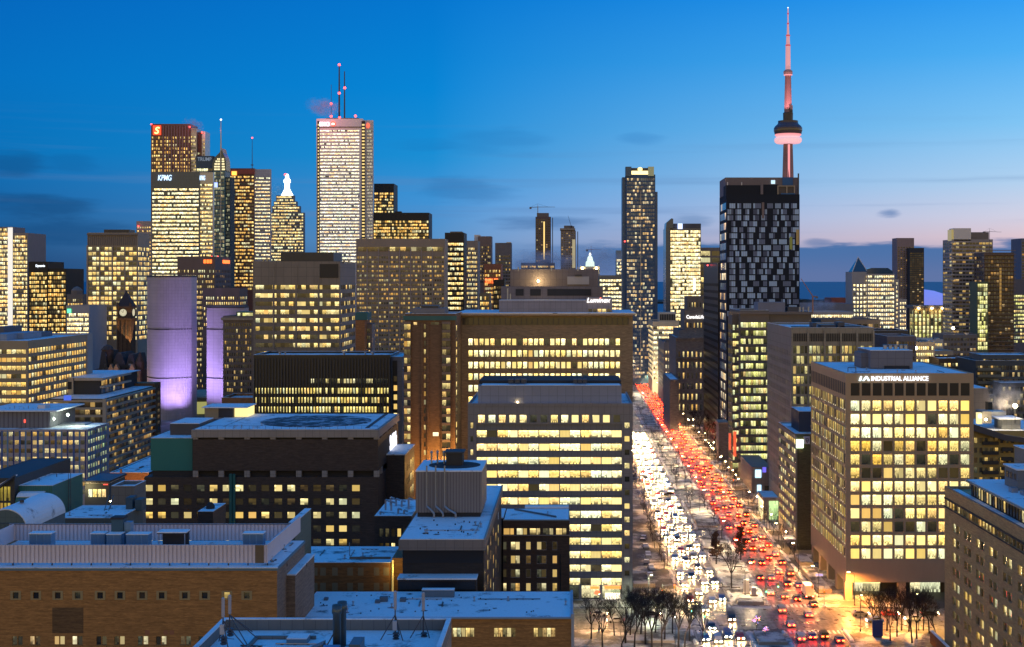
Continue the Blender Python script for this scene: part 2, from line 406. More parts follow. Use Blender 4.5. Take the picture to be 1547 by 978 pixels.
        for name, recs in (('window', s.wins), ('window_band', s.bands)):
            recs = sorted(recs, key=lambda r: (0 if r[0] == 'F' else 1, -(r[3] - r[2]) * (r[5] - r[4]), r[1] if r[0] == 'F' else r[2]))
            for r in recs[:100]: place(name, r)
            rest = {}
            for r in recs[100:]: rest.setdefault(r[8], []).append(r)
            for mat, rr in rest.items():
                mb = MB()
                for i, (side, plane, ua, ub, zb, zt, nu, d, _) in enumerate(rr):
                    e = d - .03; a = 3 * i
                    uv = [(a, a), (a + nu, a), (a + nu, a + 1), (a, a + 1)]
                    if side == 'F': pts = [(ua, plane + e, zb), (ub, plane + e, zb), (ub, plane + e, zt), (ua, plane + e, zt)]
                    elif side == 'R': pts = [(plane - e, ua, zb), (plane - e, ub, zb), (plane - e, ub, zt), (plane - e, ua, zt)]
                    else: pts = [(plane + e, ub, zb), (plane + e, ua, zb), (plane + e, ua, zt), (plane + e, ub, zt)]
                    mb.poly(pts, uv)
                tag(link('window_glazing', mb.mesh('window_glazing', mat, b0), root), kind='stuff')
        for part, me, side, plane, (u, zz) in s.objs:
            if side == 'F': link(part, me, root, (u - b0[0], plane - .06 - b0[1], zz - b0[2]))
            else: link(part, me, root, (plane + .06 - b0[0], u - b0[1], zz - b0[2]), math.pi / 2)
        return root
# ------------------------------------------------------------------ palette
CONC = wallmat((.37, .30, .225)); CONC_L = wallmat((.48, .42, .38), 'panel', scale=1.3); CONC_D = wallmat((.20, .17, .155))
WHITE_ST = wallmat((.72, .68, .66), 'plain', .6, .06); PALE = wallmat((.60, .54, .46), 'plain', .7, .08)
BLACK = wallmat((.013, .013, .016), 'plain', .55, .1); DARKBRN = wallmat((.060, .043, .034), 'brick')
BRICK = wallmat((.44, .215, .065), 'brick'); BRICK_W = wallmat((.27, .12, .035), 'brick'); BRICK_R = wallmat((.40, .17, .06), 'brick')
REDBRN = wallmat((.17, .072, .06), 'plain', .5); TAN = wallmat((.44, .35, .25)); STONE = wallmat((.27, .21, .14), 'brick', scale=2.2)
TEAL = wallmat((.015, .15, .15), 'rib', .5, .06, scale=.6); GREYMET = wallmat((.26, .235, .235), 'rib', .5, .08, scale=.7); DKMET = wallmat((.05, .05, .058), 'plain', .45)
STEEL = wallmat((.42, .44, .48), 'panel', .3, .06, .4); BLUEGL = wallmat((.05, .10, .16), 'panel', .15, .05, scale=1.6); TAR = wallmat((.035, .034, .036), 'plain', .9)
GALV = wallmat((.35, .37, .40), 'plain', .35, .1, .7)

W_OFF = winmat('office_glass_bright', .93, (1.0, .74, .22), (1.0, .90, .50), .95, 2.0)
W_OFF2 = winmat('office_glass_mixed', .74, (1.0, .66, .18), (1.0, .86, .42), .6, 1.7)
W_GRN = winmat('office_glass_greenish', .80, (.82, .85, .26), (1.0, .93, .48), .45, 1.5)
W_HALF = winmat('office_glass_half', .50, (1.0, .70, .20), (1.0, .86, .42), .55, 1.7)
W_FEW = winmat('flat_glass_few', .24, (1.0, .58, .12), (1.0, .86, .42), .35, 1.2, dim=.05)
W_DARK = winmat('flat_glass_dark', .10, (1.0, .50, .10), (1.0, .85, .5), .3, 1.0, dim=.05)
W_HOTEL = winmat('hotel_glass', .42, (1.0, .52, .10), (1.0, .82, .34), .25, 1.2, dim=.10)
W_FAR = winmat('tower_glass_far', .86, (1.0, .66, .20), (1.0, .88, .48), .6, 1.9, grid=(2.0, 1.0), blind=.1)
W_FARG = winmat('tower_glass_gold', .72, (1.0, .52, .10), (1.0, .80, .32), .5, 1.7, grid=(2.0, 1.0), blind=.1)
W_WHITE = winmat('tower_glass_white', .93, (1.0, .76, .34), (1.0, .92, .62), .85, 2.0, grid=(2.0, 1.0), blind=.1)
W_BLUEC = winmat('condo_glass_blue', .30, (1.0, .62, .18), (1.0, .9, .6), .5, 1.5, grid=(2.0, 1.0), glass=(.02, .09, .22), dim=.08)
LOUVRE = wallmat((.025, .025, .03), 'rib', .5, .05, scale=.35)
RED_L = emitmat('red_beacon_light', (1.0, .06, .05), 5.0); WHITE_L = emitmat('white_sign_light', (.82, .90, 1.0), 2.0); WARM_L = emitmat('warm_lamp_light', (1.0, .72, .32), 30.0)
BLUE_L = emitmat('blue_sign_light', (.35, .45, 1.0), 1.6)

# ------------------------------------------------------------------ the setting
def sheet(name, x0, x1, y0, y1, z, mat, kind='structure'):
    b = MB(); b.poly([(x0, y0, z), (x1, y0, z), (x1, y1, z), (x0, y1, z)])
    return tag(link(name, b.mesh(name, mat)), kind=kind)
def slab(name, boxes, mat, kind='structure'):
    b = MB()
    for q in boxes: b.box(*q)
    return tag(link(name, b.mesh(name, mat)), kind=kind)
def asphaltmat(name='salted_wet_asphalt', base=(.15, .135, .12)):
    m, t, b = newmat(name)
    co = t.n.new('ShaderNodeNewGeometry').outputs['Position']; px_, py_, _ = t.sep(co)[:3]
    n = t.noise(t.comb(t.m('MULTIPLY', px_, .9), t.m('MULTIPLY', py_, .06), 0.0), 1.0, 5.0, .6); n2 = t.noise(co, .35, 5.0)
    t.l.new(t.mix(t.mr(n, .35, .7), tuple(q * .6 for q in base), tuple(q * 1.5 for q in base)), b.inputs['Base Color'])
    t.l.new(t.mr(n2, .3, .7, .22, .55), b.inputs['Roughness']); b.inputs['Specular IOR Level'].default_value = .6
    bp = t.n.new('ShaderNodeBump'); bp.inputs['Strength'].default_value = .25; bp.inputs['Distance'].default_value = .02
    t.l.new(t.noise(co, 9.0, 3.0), bp.inputs['Height']); t.l.new(bp.outputs[0], b.inputs['Normal'])
    return m
ASPH = asphaltmat()
SNOW_G = snowmat('trodden_snow', .40, 3.0, (.58, .55, .48), (.10, .085, .07), .16); SNOW_P = snowmat('plaza_snow', .50, 5.0, (.55, .51, .44), (.10, .085, .06), .11)
CITYG = snowmat('city_ground', .55, 9.0, (.40, .40, .42), (.06, .055, .05), .02)
sheet('ground', -4200, 4200, -400, 3300, 0.0, CITYG)
m, t, b = newmat('lake_water'); b.inputs['Base Color'].default_value = (.012, .075, .15, 1); b.inputs['Roughness'].default_value = .45; b.inputs['Specular IOR Level'].default_value = .25
sheet('lake_water', -90000, 90000, 3300, 95000, -.4, m)
b = MB(); xx = -2600
ISL = wallmat((.02, .028, .026), 'plain', .9)
pts = [(-5000, -.5)]
while xx < 5200:
    pts.append((xx, 4 + random.random() * 13)); xx += 18 + random.random() * 60
pts.append((5200, -.5)); b.prism(pts, 'y', 5300, 5900); tag(link('island_terrain', b.mesh('island_terrain', ISL)), kind='structure')

NB0, NB1, SB0, SB1 = 32.0, 44.6, 55.6, 69.2           # carriageways of the avenue (metres from its axis of view)
CROSS = [(352, 374), (560, 583), (798, 814)]           # cross streets
sheet('road_northbound', NB0, NB1, 180, 2400, .008, ASPH); sheet('road_southbound', SB0, SB1, 180, 2400, .008, ASPH)
for a, q in CROSS: sheet('cross_street_road', -220, 300, a, q, .004, ASPH)
sheet('median_turn_road', NB1, SB0, 480, 491, .004, ASPH)
med = [(183, 349), (377, 479), (492, 557), (586, 795), (817, 1010), (1024, 1230)]
slab('median_pavement', [(NB1 + .3, SB0 - .3, a, q, 0, .16) for a, q in med], SNOW_G)
kerbm = wallmat((.35, .32, .30))
slab('median_kerb', [(x0, x0 + .3, a, q, 0, .18) for a, q in med for x0 in (NB1, SB0 - .3)], kerbm)
pav = [(183, 351), (375, 559), (584, 797), (815, 1240)]
slab('pavement', [(x0, x1, a, q, 0, .15) for a, q in pav for x0, x1 in ((13.0, NB0 - .3), (SB1 + .3, 92.0))], SNOW_P)
slab('pavement_kerb', [(x0, x0 + .3, a, q, 0, .17) for a, q in pav for x0 in (NB0 - .3, SB1)], kerbm)
slab('plaza_pavement', [(-30, 12.8, 375, 383, 0, .15), (-60, 12.8, 250, 351, 0, .15), (92.2, 150, 250, 351, 0, .15)], SNOW_P)
paint = wallmat((.62, .60, .56), 'plain', .6, .3)
b = MB()
for c0, c1 in CROSS:
    for yy in (c0 - 4.5, c1 + 1.5):
        for x0, x1 in ((NB0, NB1), (SB0, SB1)):
            q = x0 + .5
            while q < x1 - .6: b.poly([(q, yy, .014), (q + .6, yy, .014), (q + .6, yy + 3.2, .014), (q, yy + 3.2, .014)]); q += 1.25
for x0, x1 in ((NB0, NB1), (SB0, SB1)):
    for k in (1, 2, 3):
        lx = x0 + (x1 - x0) * k / 4; yy = 190
        while yy < 1100:
            if not any(a - 6 < yy + 3 and yy < q + 6 for a, q in CROSS): b.poly([(lx - .07, yy, .013), (lx + .07, yy, .013), (lx + .07, yy + 3, .013), (lx - .07, yy + 3, .013)])
            yy += 9
tag(link('road_markings', b.mesh('road_markings', paint)), kind='structure')
# ploughed snow along the kerbs
b = MB()
for x0 in (NB0 - 1.6, SB1 + .5, NB1 + .5, SB0 - 1.6):
    for a, q in (med if NB1 < x0 < SB0 else pav):
        yy = a
        while yy < min(q, 900):
            L = min(1.2 + random.random() * 3.5, q - yy)
            if random.random() < .6:
                h_ = .12 + random.random() * .4; k = x0 + random.random() * .3
                b.prism([(k, .14), (k + .2, .15 + h_ * .8), (k + .55, .15 + h_), (k + .9, .15 + h_ * .5), (k + 1.1, .14)], 'y', yy, yy + L)
            yy += L + .05
tag(link('snow_bank', b.mesh('snow_bank', snowmat('ploughed_snow', .2, 2.0, (.66, .64, .62), (.2, .17, .15), .8))), kind='stuff')

# ------------------------------------------------------------------ far skyline, from the lake inwards
def glow_tip(B, px, py, Y, r=None, mat=None):
    r = r or 1.1 / F * Y
    B.mb('beacon', mat or RED_L).lathe(wx(px, Y), Y, [(r * .3, wz(py, Y) - r), (r, wz(py, Y) - r * .4), (r, wz(py, Y) + r * .4), (r * .3, wz(py, Y) + r)], 8)
def mast(B, part, mat, px, py0, py1, Y, hw, hw1=None):
    r0 = hw / F * Y; r1 = (hw if hw1 is None else hw1) / F * Y
    B.mb(part, mat).lathe(wx(px, Y), Y, [(r0, wz(py1, Y)), (r1, wz(py0, Y))], 8)

# needle tower
B = Bld('broadcast_tower', 'tall slender concrete needle with round observation pod and pink lit mast', 'tower'); Y = 2300.0; k = Y / F; cx = wx(1190.5, Y)
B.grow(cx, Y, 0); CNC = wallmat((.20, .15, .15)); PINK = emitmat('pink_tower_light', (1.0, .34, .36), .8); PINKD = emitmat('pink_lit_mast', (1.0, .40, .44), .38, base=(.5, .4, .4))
def Z(py): return wz(py, Y)
m = B.mb('shaft', CNC)
for a in range(6):          # six-lobed shaft
    an = a * math.pi / 3 + .52; r = 4.6 * k
    m.beam((cx + r * math.cos(an) * 2.2, Y + r * math.sin(an) * 2.2, 0), (cx + r * math.cos(an), Y + r * math.sin(an), Z(218)), 6.0 * k, 3.0 * k, 6)
m.lathe(cx, Y, [(14 * k, 0), (7.6 * k, Z(300)), (6.8 * k, Z(218))], 18)
B.mb('light_strip', PINK).box(cx - 1.6 * k, cx + 1.6 * k, Y - 8.6 * k, Y - 8.3 * k, Z(330), Z(219))
B.mb('pod', wallmat((.07, .06, .08), 'plain', .4)).lathe(cx, Y, [(9 * k, Z(205)), (20 * k, Z(203)), (21.3 * k, Z(197)), (21.3 * k, Z(194)), (19.5 * k, Z(191)), (16 * k, Z(188)), (15 * k, Z(186)), (15 * k, Z(183)), (6 * k, Z(182.5))], 32)
B.mb('pod_window_band', winmat('pod_glass', .5, (1, .7, .4), (1, .85, .6), .5, 1.2)).lathe(cx, Y, [(20.8 * k, Z(199.5)), (21.5 * k, Z(198)), (21.5 * k, Z(196.4)), (20.8 * k, Z(195.4))], 32)
B.mb('pod_light_ring', PINK).lathe(cx, Y, [(10 * k, Z(206)), (19.3 * k, Z(205.4)), (19.8 * k, Z(204.2)), (19.3 * k, Z(203)), (10 * k, Z(202.8))], 32)
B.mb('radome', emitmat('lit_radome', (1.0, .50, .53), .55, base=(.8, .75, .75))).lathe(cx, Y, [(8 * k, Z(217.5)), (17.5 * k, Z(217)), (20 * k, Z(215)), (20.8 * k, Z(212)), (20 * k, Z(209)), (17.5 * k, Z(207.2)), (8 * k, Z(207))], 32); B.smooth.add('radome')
B.mb('upper_shaft', wallmat((.30, .17, .17))).lathe(cx, Y, [(6.2 * k, Z(182.6)), (5.6 * k, Z(160)), (4.6 * k, Z(115))], 12)
B.mb('equipment_deck', DKMET).lathe(cx, Y, [(7.4 * k, Z(182)), (7.6 * k, Z(171)), (6 * k, Z(170))], 12)
B.mb('equipment_deck', DKMET).box(cx + 2 * k, cx + 6 * k, Y - 7 * k, Y - 4 * k, Z(172), Z(160))
B.mb('sky_pod', wallmat((.38, .25, .25), 'plain', .5)).lathe(cx, Y, [(4.6 * k, Z(115)), (6.3 * k, Z(113.5)), (7 * k, Z(110)), (6.6 * k, Z(107.5)), (4 * k, Z(105.5))], 16)
B.mb('sky_pod_ring', PINK).lathe(cx, Y, [(5 * k, Z(114.6)), (6.4 * k, Z(114)), (6.6 * k, Z(113)), (5 * k, Z(112.8))], 16)
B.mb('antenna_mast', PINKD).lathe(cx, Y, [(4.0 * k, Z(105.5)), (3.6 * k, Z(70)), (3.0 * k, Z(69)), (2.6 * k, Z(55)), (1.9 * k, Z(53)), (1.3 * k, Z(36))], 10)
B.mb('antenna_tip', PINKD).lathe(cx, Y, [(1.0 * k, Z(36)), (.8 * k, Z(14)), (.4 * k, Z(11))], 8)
for py, r in ((69, 3.9), (54, 3.2), (36, 1.7), (21, 1.3)):
    B.mb('antenna_collar', emitmat('red_collar', (.8, .05, .08), .5)).lathe(cx, Y, [(r * k, Z(py) - 1.1), (r * k, Z(py) + 1.1)], 10)
glow_tip(B, 1190.5, 12, Y, 1.0, WHITE_L)
root = B.finish()
for sx in (-1, 1):
    l = bpy.data.lights.new('uplight', 'SPOT'); l.energy = 200000; l.color = (1, .42, .46); l.spot_size = RAD(50); l.shadow_soft_size = 2
    o = link('uplight', l, root, (sx * 26, -34, Z(185))); o.rotation_euler = (Vector((cx, Y, Z(128))) - Vector((cx + sx * 26, Y - 34, Z(185)))).to_track_quat('-Z', 'Y').to_euler()
    l = bpy.data.lights.new('uplight', 'SPOT'); l.energy = 110000; l.color = (1, .42, .46); l.spot_size = RAD(40); l.shadow_soft_size = 2
    o = link('uplight', l, root, (sx * 45, -60, Z(330))); o.rotation_euler = (Vector((cx, Y, Z(240))) - Vector((cx + sx * 45, Y - 60, Z(330)))).to_track_quat('-Z', 'Y').to_euler()

# stadium dome
B = Bld('stadium_dome', 'white domed stadium roof glowing violet behind the golden ribbed hotel', 'stadium'); Y = 2150
b0 = wx(1405, Y); B.grow(b0, Y, 0)
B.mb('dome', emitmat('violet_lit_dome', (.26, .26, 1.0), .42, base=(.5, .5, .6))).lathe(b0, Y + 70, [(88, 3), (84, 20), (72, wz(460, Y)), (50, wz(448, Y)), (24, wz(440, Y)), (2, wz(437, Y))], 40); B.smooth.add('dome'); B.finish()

def simple(name, label, px0, px1, top, Y, wall, mat, far=None, D=35, pb=520, fh=3.9, wh=2.4, cols=10, wf=.85, topm=3.0, mode='band', scols=5, roof='dark', par=1.2, d=.3, side=True, smat=None, ml=.6, n=999, cat='building', group=None, B=None, fin=True, ztop=None, z0=0):
    B = B or Bld(name, label, cat, group)
    sp = dict(top=topm, fh=fh, wh=wh, cols=cols, wf=wf, mode=mode, mat=mat, ml=ml, mr=ml, pb=pb, n=n)
    q = B.block(px0, px1, top, Y, wall, far=far, D=D, front=sp if cols else None, side=dict(sp, cols=scols, mat=smat or mat) if side else None, roof=roof, par=par, d=d, z0=z0)
    if fin: B.finish()
    return B, q

# --- west cluster beyond the checkered tower
simple('condo_tower', 'tall two-toned slab of flats alone above the lake, pale and dark halves', 1355, 1381, 361, 2000, wallmat((.30, .22, .22)), W_DARK, D=30, pb=500, fh=3.1, wh=1.8, cols=6, wf=.6, topm=12, side=False)[0]
simple('condo_tower', 'dark blue slab of flats with scattered lamps leaning against the pale lakeside slab', 1374, 1396, 376, 1985, wallmat((.035, .04, .055)), W_DARK, D=30, pb=500, fh=3.1, wh=1.8, cols=6, wf=.8, topm=6, side=False)
B, q = simple('condo_tower', 'pale banded tower of flats with light box crown beside the unfinished tower', 1438, 1500, 364, 1150, wallmat((.34, .30, .30)), W_FEW, D=28, pb=520, fh=3.1, wh=1.7, cols=12, wf=.9, topm=1.5, scols=4, fin=False)
B.pbox('crown', WHITE_ST, 1441, 1467, 345, 364, 1150, 14); B.pbox('crown_glass', W_OFF, 1437.5, 1441, 347, 364, 1150.5, 12); B.pbox('crown', CONC_D, 1467, 1494, 351, 364, 1152, 14)
for i in range(18):
    B.mb('balcony', PALE).box(wx(1436, 1150), wx(1441, 1150), 1148.6, 1150, wz(368 + i * 8, 1150), wz(368 + i * 8, 1150) + 1)
B.finish()
B, q = simple('unfinished_tower', 'brown concrete tower still under construction with open floors, before the pale banded flats', 1487, 1532, 384, 1100, wallmat((.13, .095, .085)), W_DARK, D=28, pb=530, fh=3.2, wh=2.2, cols=10, wf=.8, topm=2, scols=4, fin=False, smat=W_DARK)
for i in range(44): B.mb('floor_slab', wallmat((.22, .16, .14))).box(wx(1485, 1100), wx(1534, 1100), 1098.4, 1100 - .05, wz(379, 1100) - i * 3.2, wz(379, 1100) - i * 3.2 + .5)
B.pbox('hoist_lamp_strip', W_FARG, 1510, 1513, 405, 470, 1099.9, .02)
B.finish()
simple('glass_building', 'narrow bright green glass office slab at the foot of the unfinished tower', 1476, 1493, 428, 1080, wallmat((.10, .13, .08)), W_GRN, D=20, pb=530, fh=3.3, wh=2.7, cols=5, wf=.9, topm=.6, side=False)
simple('condo_tower', 'dim tower cut off at the edge of the view beyond the unfinished tower', 1543, 1570, 362, 1500, wallmat((.16, .17, .22)), W_DARK, pb=480, fh=3.2, wh=1.8, cols=6, topm=3, side=False)
simple('office_building', 'low block with red lit crown squeezed past the unfinished tower', 1530, 1552, 424, 1300, wallmat((.14, .13, .15)), W_GRN, pb=520, fh=3.6, wh=2, cols=6, topm=14, side=False)
B, q = simple('hotel_building', 'golden ribbed hotel with tall lit piers under a flat dark cornice', 1380, 1436, 466, 1200, wallmat((.42, .30, .14)), W_GRN, far=1374, pb=545, fh=3.4, wh=2.9, cols=9, wf=.55, topm=2, scols=3, fin=False)
B.pbox('cornice', CONC_D, 1379, 1437, 462, 466, 1199, 30)
for p in (1388, 1408, 1424): B.mb('cornice_lamp', WARM_L).lathe(wx(p, 1198), 1198, [(.3, wz(467, 1198)), (1.1, wz(466, 1198)), (.3, wz(465, 1198))], 8)
B.finish()
B, q = simple('office_tower', 'stepped white grid office tower with little glass pyramid roof', 1310, 1352, 416, 1300, wallmat((.52, .46, .40)), W_WHITE, far=1299, D=40, pb=530, fh=4.0, wh=2.2, cols=12, wf=.72, topm=.5, scols=4, fin=False)
sp = dict(top=3, fh=4.0, wh=2.2, cols=3, wf=.55, mode='band', mat=W_WHITE, pb=530)
B.block(1352.3, 1358, 422, 1302, wallmat((.52, .46, .40)), D=30, front=dict(sp, cols=2), roof='dark', par=0); B.block(1358, 1370, 452, 1303, wallmat((.52, .46, .40)), D=30, front=dict(sp, cols=4), roof='dark', par=0)
B.block(1287, 1310, 411, 1304, wallmat((.40, .36, .34)), D=30, front=dict(sp, top=12, cols=4), roof='dark', par=0)
gx0, gx1, gy, z0_, z1_ = wx(1311, 1301), wx(1350, 1301), 1303, wz(416, 1301), wz(405, 1301)
g = B.mb('glass_crown', BLUEGL); g.prism([(gx0, z0_), (gx1, z0_), (gx1 - .5, z1_ - 3), (gx1 - 5, z1_), (gx0 + 4, z1_), (gx0, z1_ - 1)], 'y', gy, gy + 22)
ax0, ax1, az0, az1 = wx(1287.5, 1304), wx(1311, 1304), wz(411, 1304), wz(388, 1304); k = len(g.v)
g.v += [(ax0, 1304, az0), (ax1, 1304, az0), (ax1, 1322, az0), (ax0, 1322, az0), ((ax0 + ax1) / 2, 1313, az1)]
g.f += [(k, k + 1, k + 4), (k + 1, k + 2, k + 4), (k + 2, k + 3, k + 4), (k + 3, k, k + 4), (k + 3, k + 2, k + 1, k)]
for u in (ax0, ax1): B.mb('glass_crown_edge', WHITE_ST).beam((u, 1303.8, az0), ((ax0 + ax1) / 2, 1312.8, az1), .45)
B.finish()
simple('convention_hall', 'long low hall with white lit window rows beneath the lake horizon', 1212, 1290, 474, 1020, wallmat((.40, .38, .38)), W_WHITE, D=50, pb=520, fh=3.6, wh=2.0, cols=26, wf=.75, topm=1, side=False, roof='snow')
simple('depot_building', 'low grey shed roof with steam behind the white lit hall', 1200, 1290, 461, 1250, wallmat((.24, .23, .25)), W_DARK, D=60, cols=0, side=False, roof='snow')
simple('brick_hall', 'reddish warehouse strip beside the pyramid roofed tower, above the low hall', 1256, 1287, 452, 1500, wallmat((.35, .10, .06)), W_DARK, D=40, cols=0, side=False, roof='snow')

# --- towers along the avenue's far end
B, q = simple('hotel_tower', 'slim dark blue glass hotel tower with a lit sun emblem on its crown', 946, 990, 266, 1180, wallmat((.02, .085, .22), 'panel', .5), W_BLUEC, far=None, D=28, pb=600, fh=3.35, wh=2.1, cols=14, wf=.85, topm=2, side=False, fin=False)
S = wallmat((.04, .13, .27), 'plain', .3)
B.pbox('side_wing', S, 940, 946, 268, 640, 1190, 20); B.pbox('side_wing', S, 990, 993.5, 290, 640, 1190, 20)
B.pbox('crown_glass', wallmat((.03, .11, .22), 'plain', .3), 945, 954, 252, 266, 1179, 10); B.pbox('crown', DKMET, 954, 979, 254, 258, 1181, 12); B.pbox('crown_window_band', W_OFF, 948, 986, 258.5, 265.5, 1180.5, 12)
B.pbox('crown_glass', wallmat((.30, .42, .52), 'plain', .1, .05, .5), 979, 988, 252, 266, 1179, 10)
B.mb('emblem', emitmat('sun_emblem', (1.0, .74, .2), 2.4)).lathe(wx(967, 1179), 1179.3, [(.2, wz(259, 1180)), (1.9, wz(257.5, 1180)), (1.9, wz(254.5, 1180)), (.2, wz(253, 1180))], 10)
B.mb('centre_fin', PALE).box(wx(967.6, 1180), wx(968.3, 1180), 1179, 1180, wz(560, 1180), wz(290, 1180)); glow_tip(B, 944, 365, 1175)
B.finish()
B, q = simple('office_tower', 'blazing gold office tower with a blue square sign between the hotel and checkered tower', 1012, 1059, 347, 1400, wallmat((.22, .20, .16)), W_WHITE, D=40, pb=500, fh=3.9, wh=2.9, cols=15, wf=.93, topm=1, side=False, fin=False)
B.pbox('side_wing', BLUEGL, 1006, 1012, 345, 500, 1396, 40)
b0 = B.mb('crown', BLUEGL); b0.prism([(wx(1006, 1399), wz(345, 1399)), (wx(1017, 1399), wz(345, 1399)), (wx(1017, 1399), wz(331, 1399)), (wx(1014.5, 1399), wz(330, 1399)), (wx(1006.5, 1399), wz(337, 1399))], 'y', 1398, 1425)
B.pbox('crown', wallmat((.10, .10, .12)), 1017, 1059, 338, 347, 1402, 26); B.pbox('sign_panel', emitmat('blue_white_sign', (.5, .62, 1.0), 1.9), 1024, 1031, 338, 346, 1398.6, .4)
B.pbox('light_column', emitmat('lit_column', (1.0, .85, .5), 1.8), 1047, 1051, 420, 440, 1399.3, .5); B.finish()
simple('office_building', 'brown frame building with open glazed top storeys behind the gold tower', 1056, 1092, 376, 1450, wallmat((.27, .21, .19)), W_HALF, D=40, pb=470, fh=7, wh=5, cols=2, wf=.86, topm=2.5, side=False)
simple('office_building', 'white lit low tower glimpsed between the hotel tower and the crane', 931, 941, 380, 1700, wallmat((.30, .34, .34)), W_WHITE, D=25, pb=470, fh=4, wh=2.6, cols=5, topm=10, side=False)
simple('office_building', 'bright gold lit office block under the flood lit cupola', 905, 944, 418, 1350, wallmat((.30, .26, .20)), W_WHITE, D=30, pb=500, fh=4.0, wh=2.2, cols=9, wf=.85, topm=3, side=False)
B = Bld('cupola_building', 'flood lit white cupola crowning a domed hall behind the stepped roofs', 'building'); Y = 1600
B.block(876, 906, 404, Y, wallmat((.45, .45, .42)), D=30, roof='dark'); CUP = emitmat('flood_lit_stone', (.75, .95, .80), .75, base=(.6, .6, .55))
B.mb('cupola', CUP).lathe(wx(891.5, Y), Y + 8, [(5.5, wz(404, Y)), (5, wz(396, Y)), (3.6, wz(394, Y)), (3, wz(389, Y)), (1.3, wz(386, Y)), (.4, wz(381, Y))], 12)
for p in (880, 901): B.mb('flood_lamp', WARM_L).lathe(wx(p, Y), Y - 1, [(.3, wz(407, Y)), (1.3, wz(405.5, Y)), (.3, wz(404, Y))], 8)
B.mb('flood_lamp', WHITE_L).lathe(wx(891.5, Y), Y, [(.3, wz(386, Y)), (1.5, wz(384.5, Y)), (.3, wz(383, Y))], 8); B.finish()
for (x0, x1, tp, lab) in ((809, 832, 329, 'taller brown tower under construction with lamp strip and yellow crane'), (847, 870, 350, 'shorter pale tower under construction with flat crown deck and crane')):
    B, q = simple('unfinished_tower', lab, x0, x1, tp, 1900, wallmat((.16, .11, .10)) if x0 < 840 else wallmat((.28, .24, .24)), W_DARK, D=24, pb=430, fh=3.2, wh=1.7, cols=6, wf=.6, topm=2, side=False, fin=False)
    c_ = (x0 + x1) / 2
    if x0 < 840: B.pbox('core', CONC_D, 811, 829, 322, 329, 1902, 16); B.pbox('hoist_lamp_strip', W_FARG, 821, 823, 335, 392, 1899.9, .02)
    else: B.pbox('crown_deck', CONC, 846, 869, 345, 348, 1898, 24); B.pbox('core', CONC_D, 852, 865, 341, 345, 1902, 14); B.pbox('hoist_lamp_strip', W_WHITE, 864.5, 869, 362, 405, 1899.9, .02)
    B.pbox('hoist_mast', DKMET, x1 + 2.2, x1 + 3.4, tp, 430, 1903, 2)
    B.finish()
def crane(label, px, py0, py1, Y, jib, cjib, mat, tilt=0.0, hw=.5):
    B = Bld('tower_crane', label, 'crane'); k = Y / F; x0 = wx(px, Y); B.grow(x0, Y, wz(py1, Y))
    zt = wz(py0, Y); r = hw * k
    B.mb('mast', mat).beam((x0, Y, wz(py1, Y)), (x0, Y, zt), r, r)
    ex, ez = x0 + jib * k, zt + abs(jib) * k * tilt
    B.mb('jib', mat).beam((x0, Y, zt), (ex, Y, ez), r * .8, r * .5); B.mb('counter_jib', mat).beam((x0, Y, zt), (x0 + cjib * k, Y, zt - .5 * k), r * .9)
    B.mb('counterweight', CONC_D).box(x0 + cjib * k - 1.6 * k, x0 + cjib * k + 1.6 * k, Y - 1, Y + 1, zt - 3 * k, zt)
    if abs(tilt) < .3:
        B.mb('apex', mat).beam((x0, Y, zt), (x0, Y, zt + 5 * k), r * .7, r * .3)
        for e in (ex * .6 + x0 * .4, x0 + cjib * k): B.mb('tie_rod', DKMET).beam((x0, Y, zt + 5 * k), (e, Y, zt), r * .2)
    B.finish()
YEL = wallmat((.36, .24, .08)); REDC = wallmat((.45, .14, .08))
crane('yellow tower crane with level arm on the taller brown unfinished tower', 812.5, 313, 326, 1900, 26, -11, YEL)
crane('dark crane with raised arm on the shorter unfinished tower', 863, 342, 352, 1900, -5, 3, DKMET, 3.2, .4)
crane('thin crane with level arm before the flood lit cupola', 893, 377, 404, 1680, 16, -6, REDC, 0, .35)
crane('grey crane with short arm on the pale tower of flats', 1495, 350, 384, 1120, 18, -8, DKMET, -.05, .35)
crane('orange mobile crane with leaning boom beside the checkered tower', 1228, 448, 474, 960, -18, 6, wallmat((.55, .22, .08)), 1.5, .9)
# ------------------------------------------------------------------ financial district, far left to centre
GRY = wallmat((.30, .26, .25)); LGRY = wallmat((.42, .40, .42))
B, q = simple('office_tower', 'pale stepped glass tower with bright white spine at the skyline edge', -14, 42, 354, 1300, GRY, W_FAR, D=45, pb=510, fh=4.0, wh=2.6, cols=20, wf=.85, topm=1.5, side=False, fin=False)
B.block(-14, 19, 344, 1298.6, GRY, D=30, front=dict(top=1, fh=4, wh=2.6, cols=12, wf=.85, mode='band', mat=W_FAR, pb=510), roof='dark', par=.6)
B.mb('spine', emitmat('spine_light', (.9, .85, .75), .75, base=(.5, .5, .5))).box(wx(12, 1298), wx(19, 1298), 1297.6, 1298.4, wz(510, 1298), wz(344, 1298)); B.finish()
B, q = simple('office_tower', 'black office tower with small white sign beside the pale spined tower', 43, 100, 408, 1240, BLACK, W_FARG, D=45, pb=520, fh=3.9, wh=2.5, cols=18, wf=.86, topm=2, side=False, fin=False)
B.block(43, 72, 397, 1238.6, BLACK, D=40, front=dict(top=9, fh=3.9, wh=2.5, cols=9, wf=.86, mode='band', mat=W_FARG, pb=520), roof='dark'); B.text('Dynamic', 54, 404.5, 1238.5, 4.5, WHITE_L, width_px=14); B.finish()
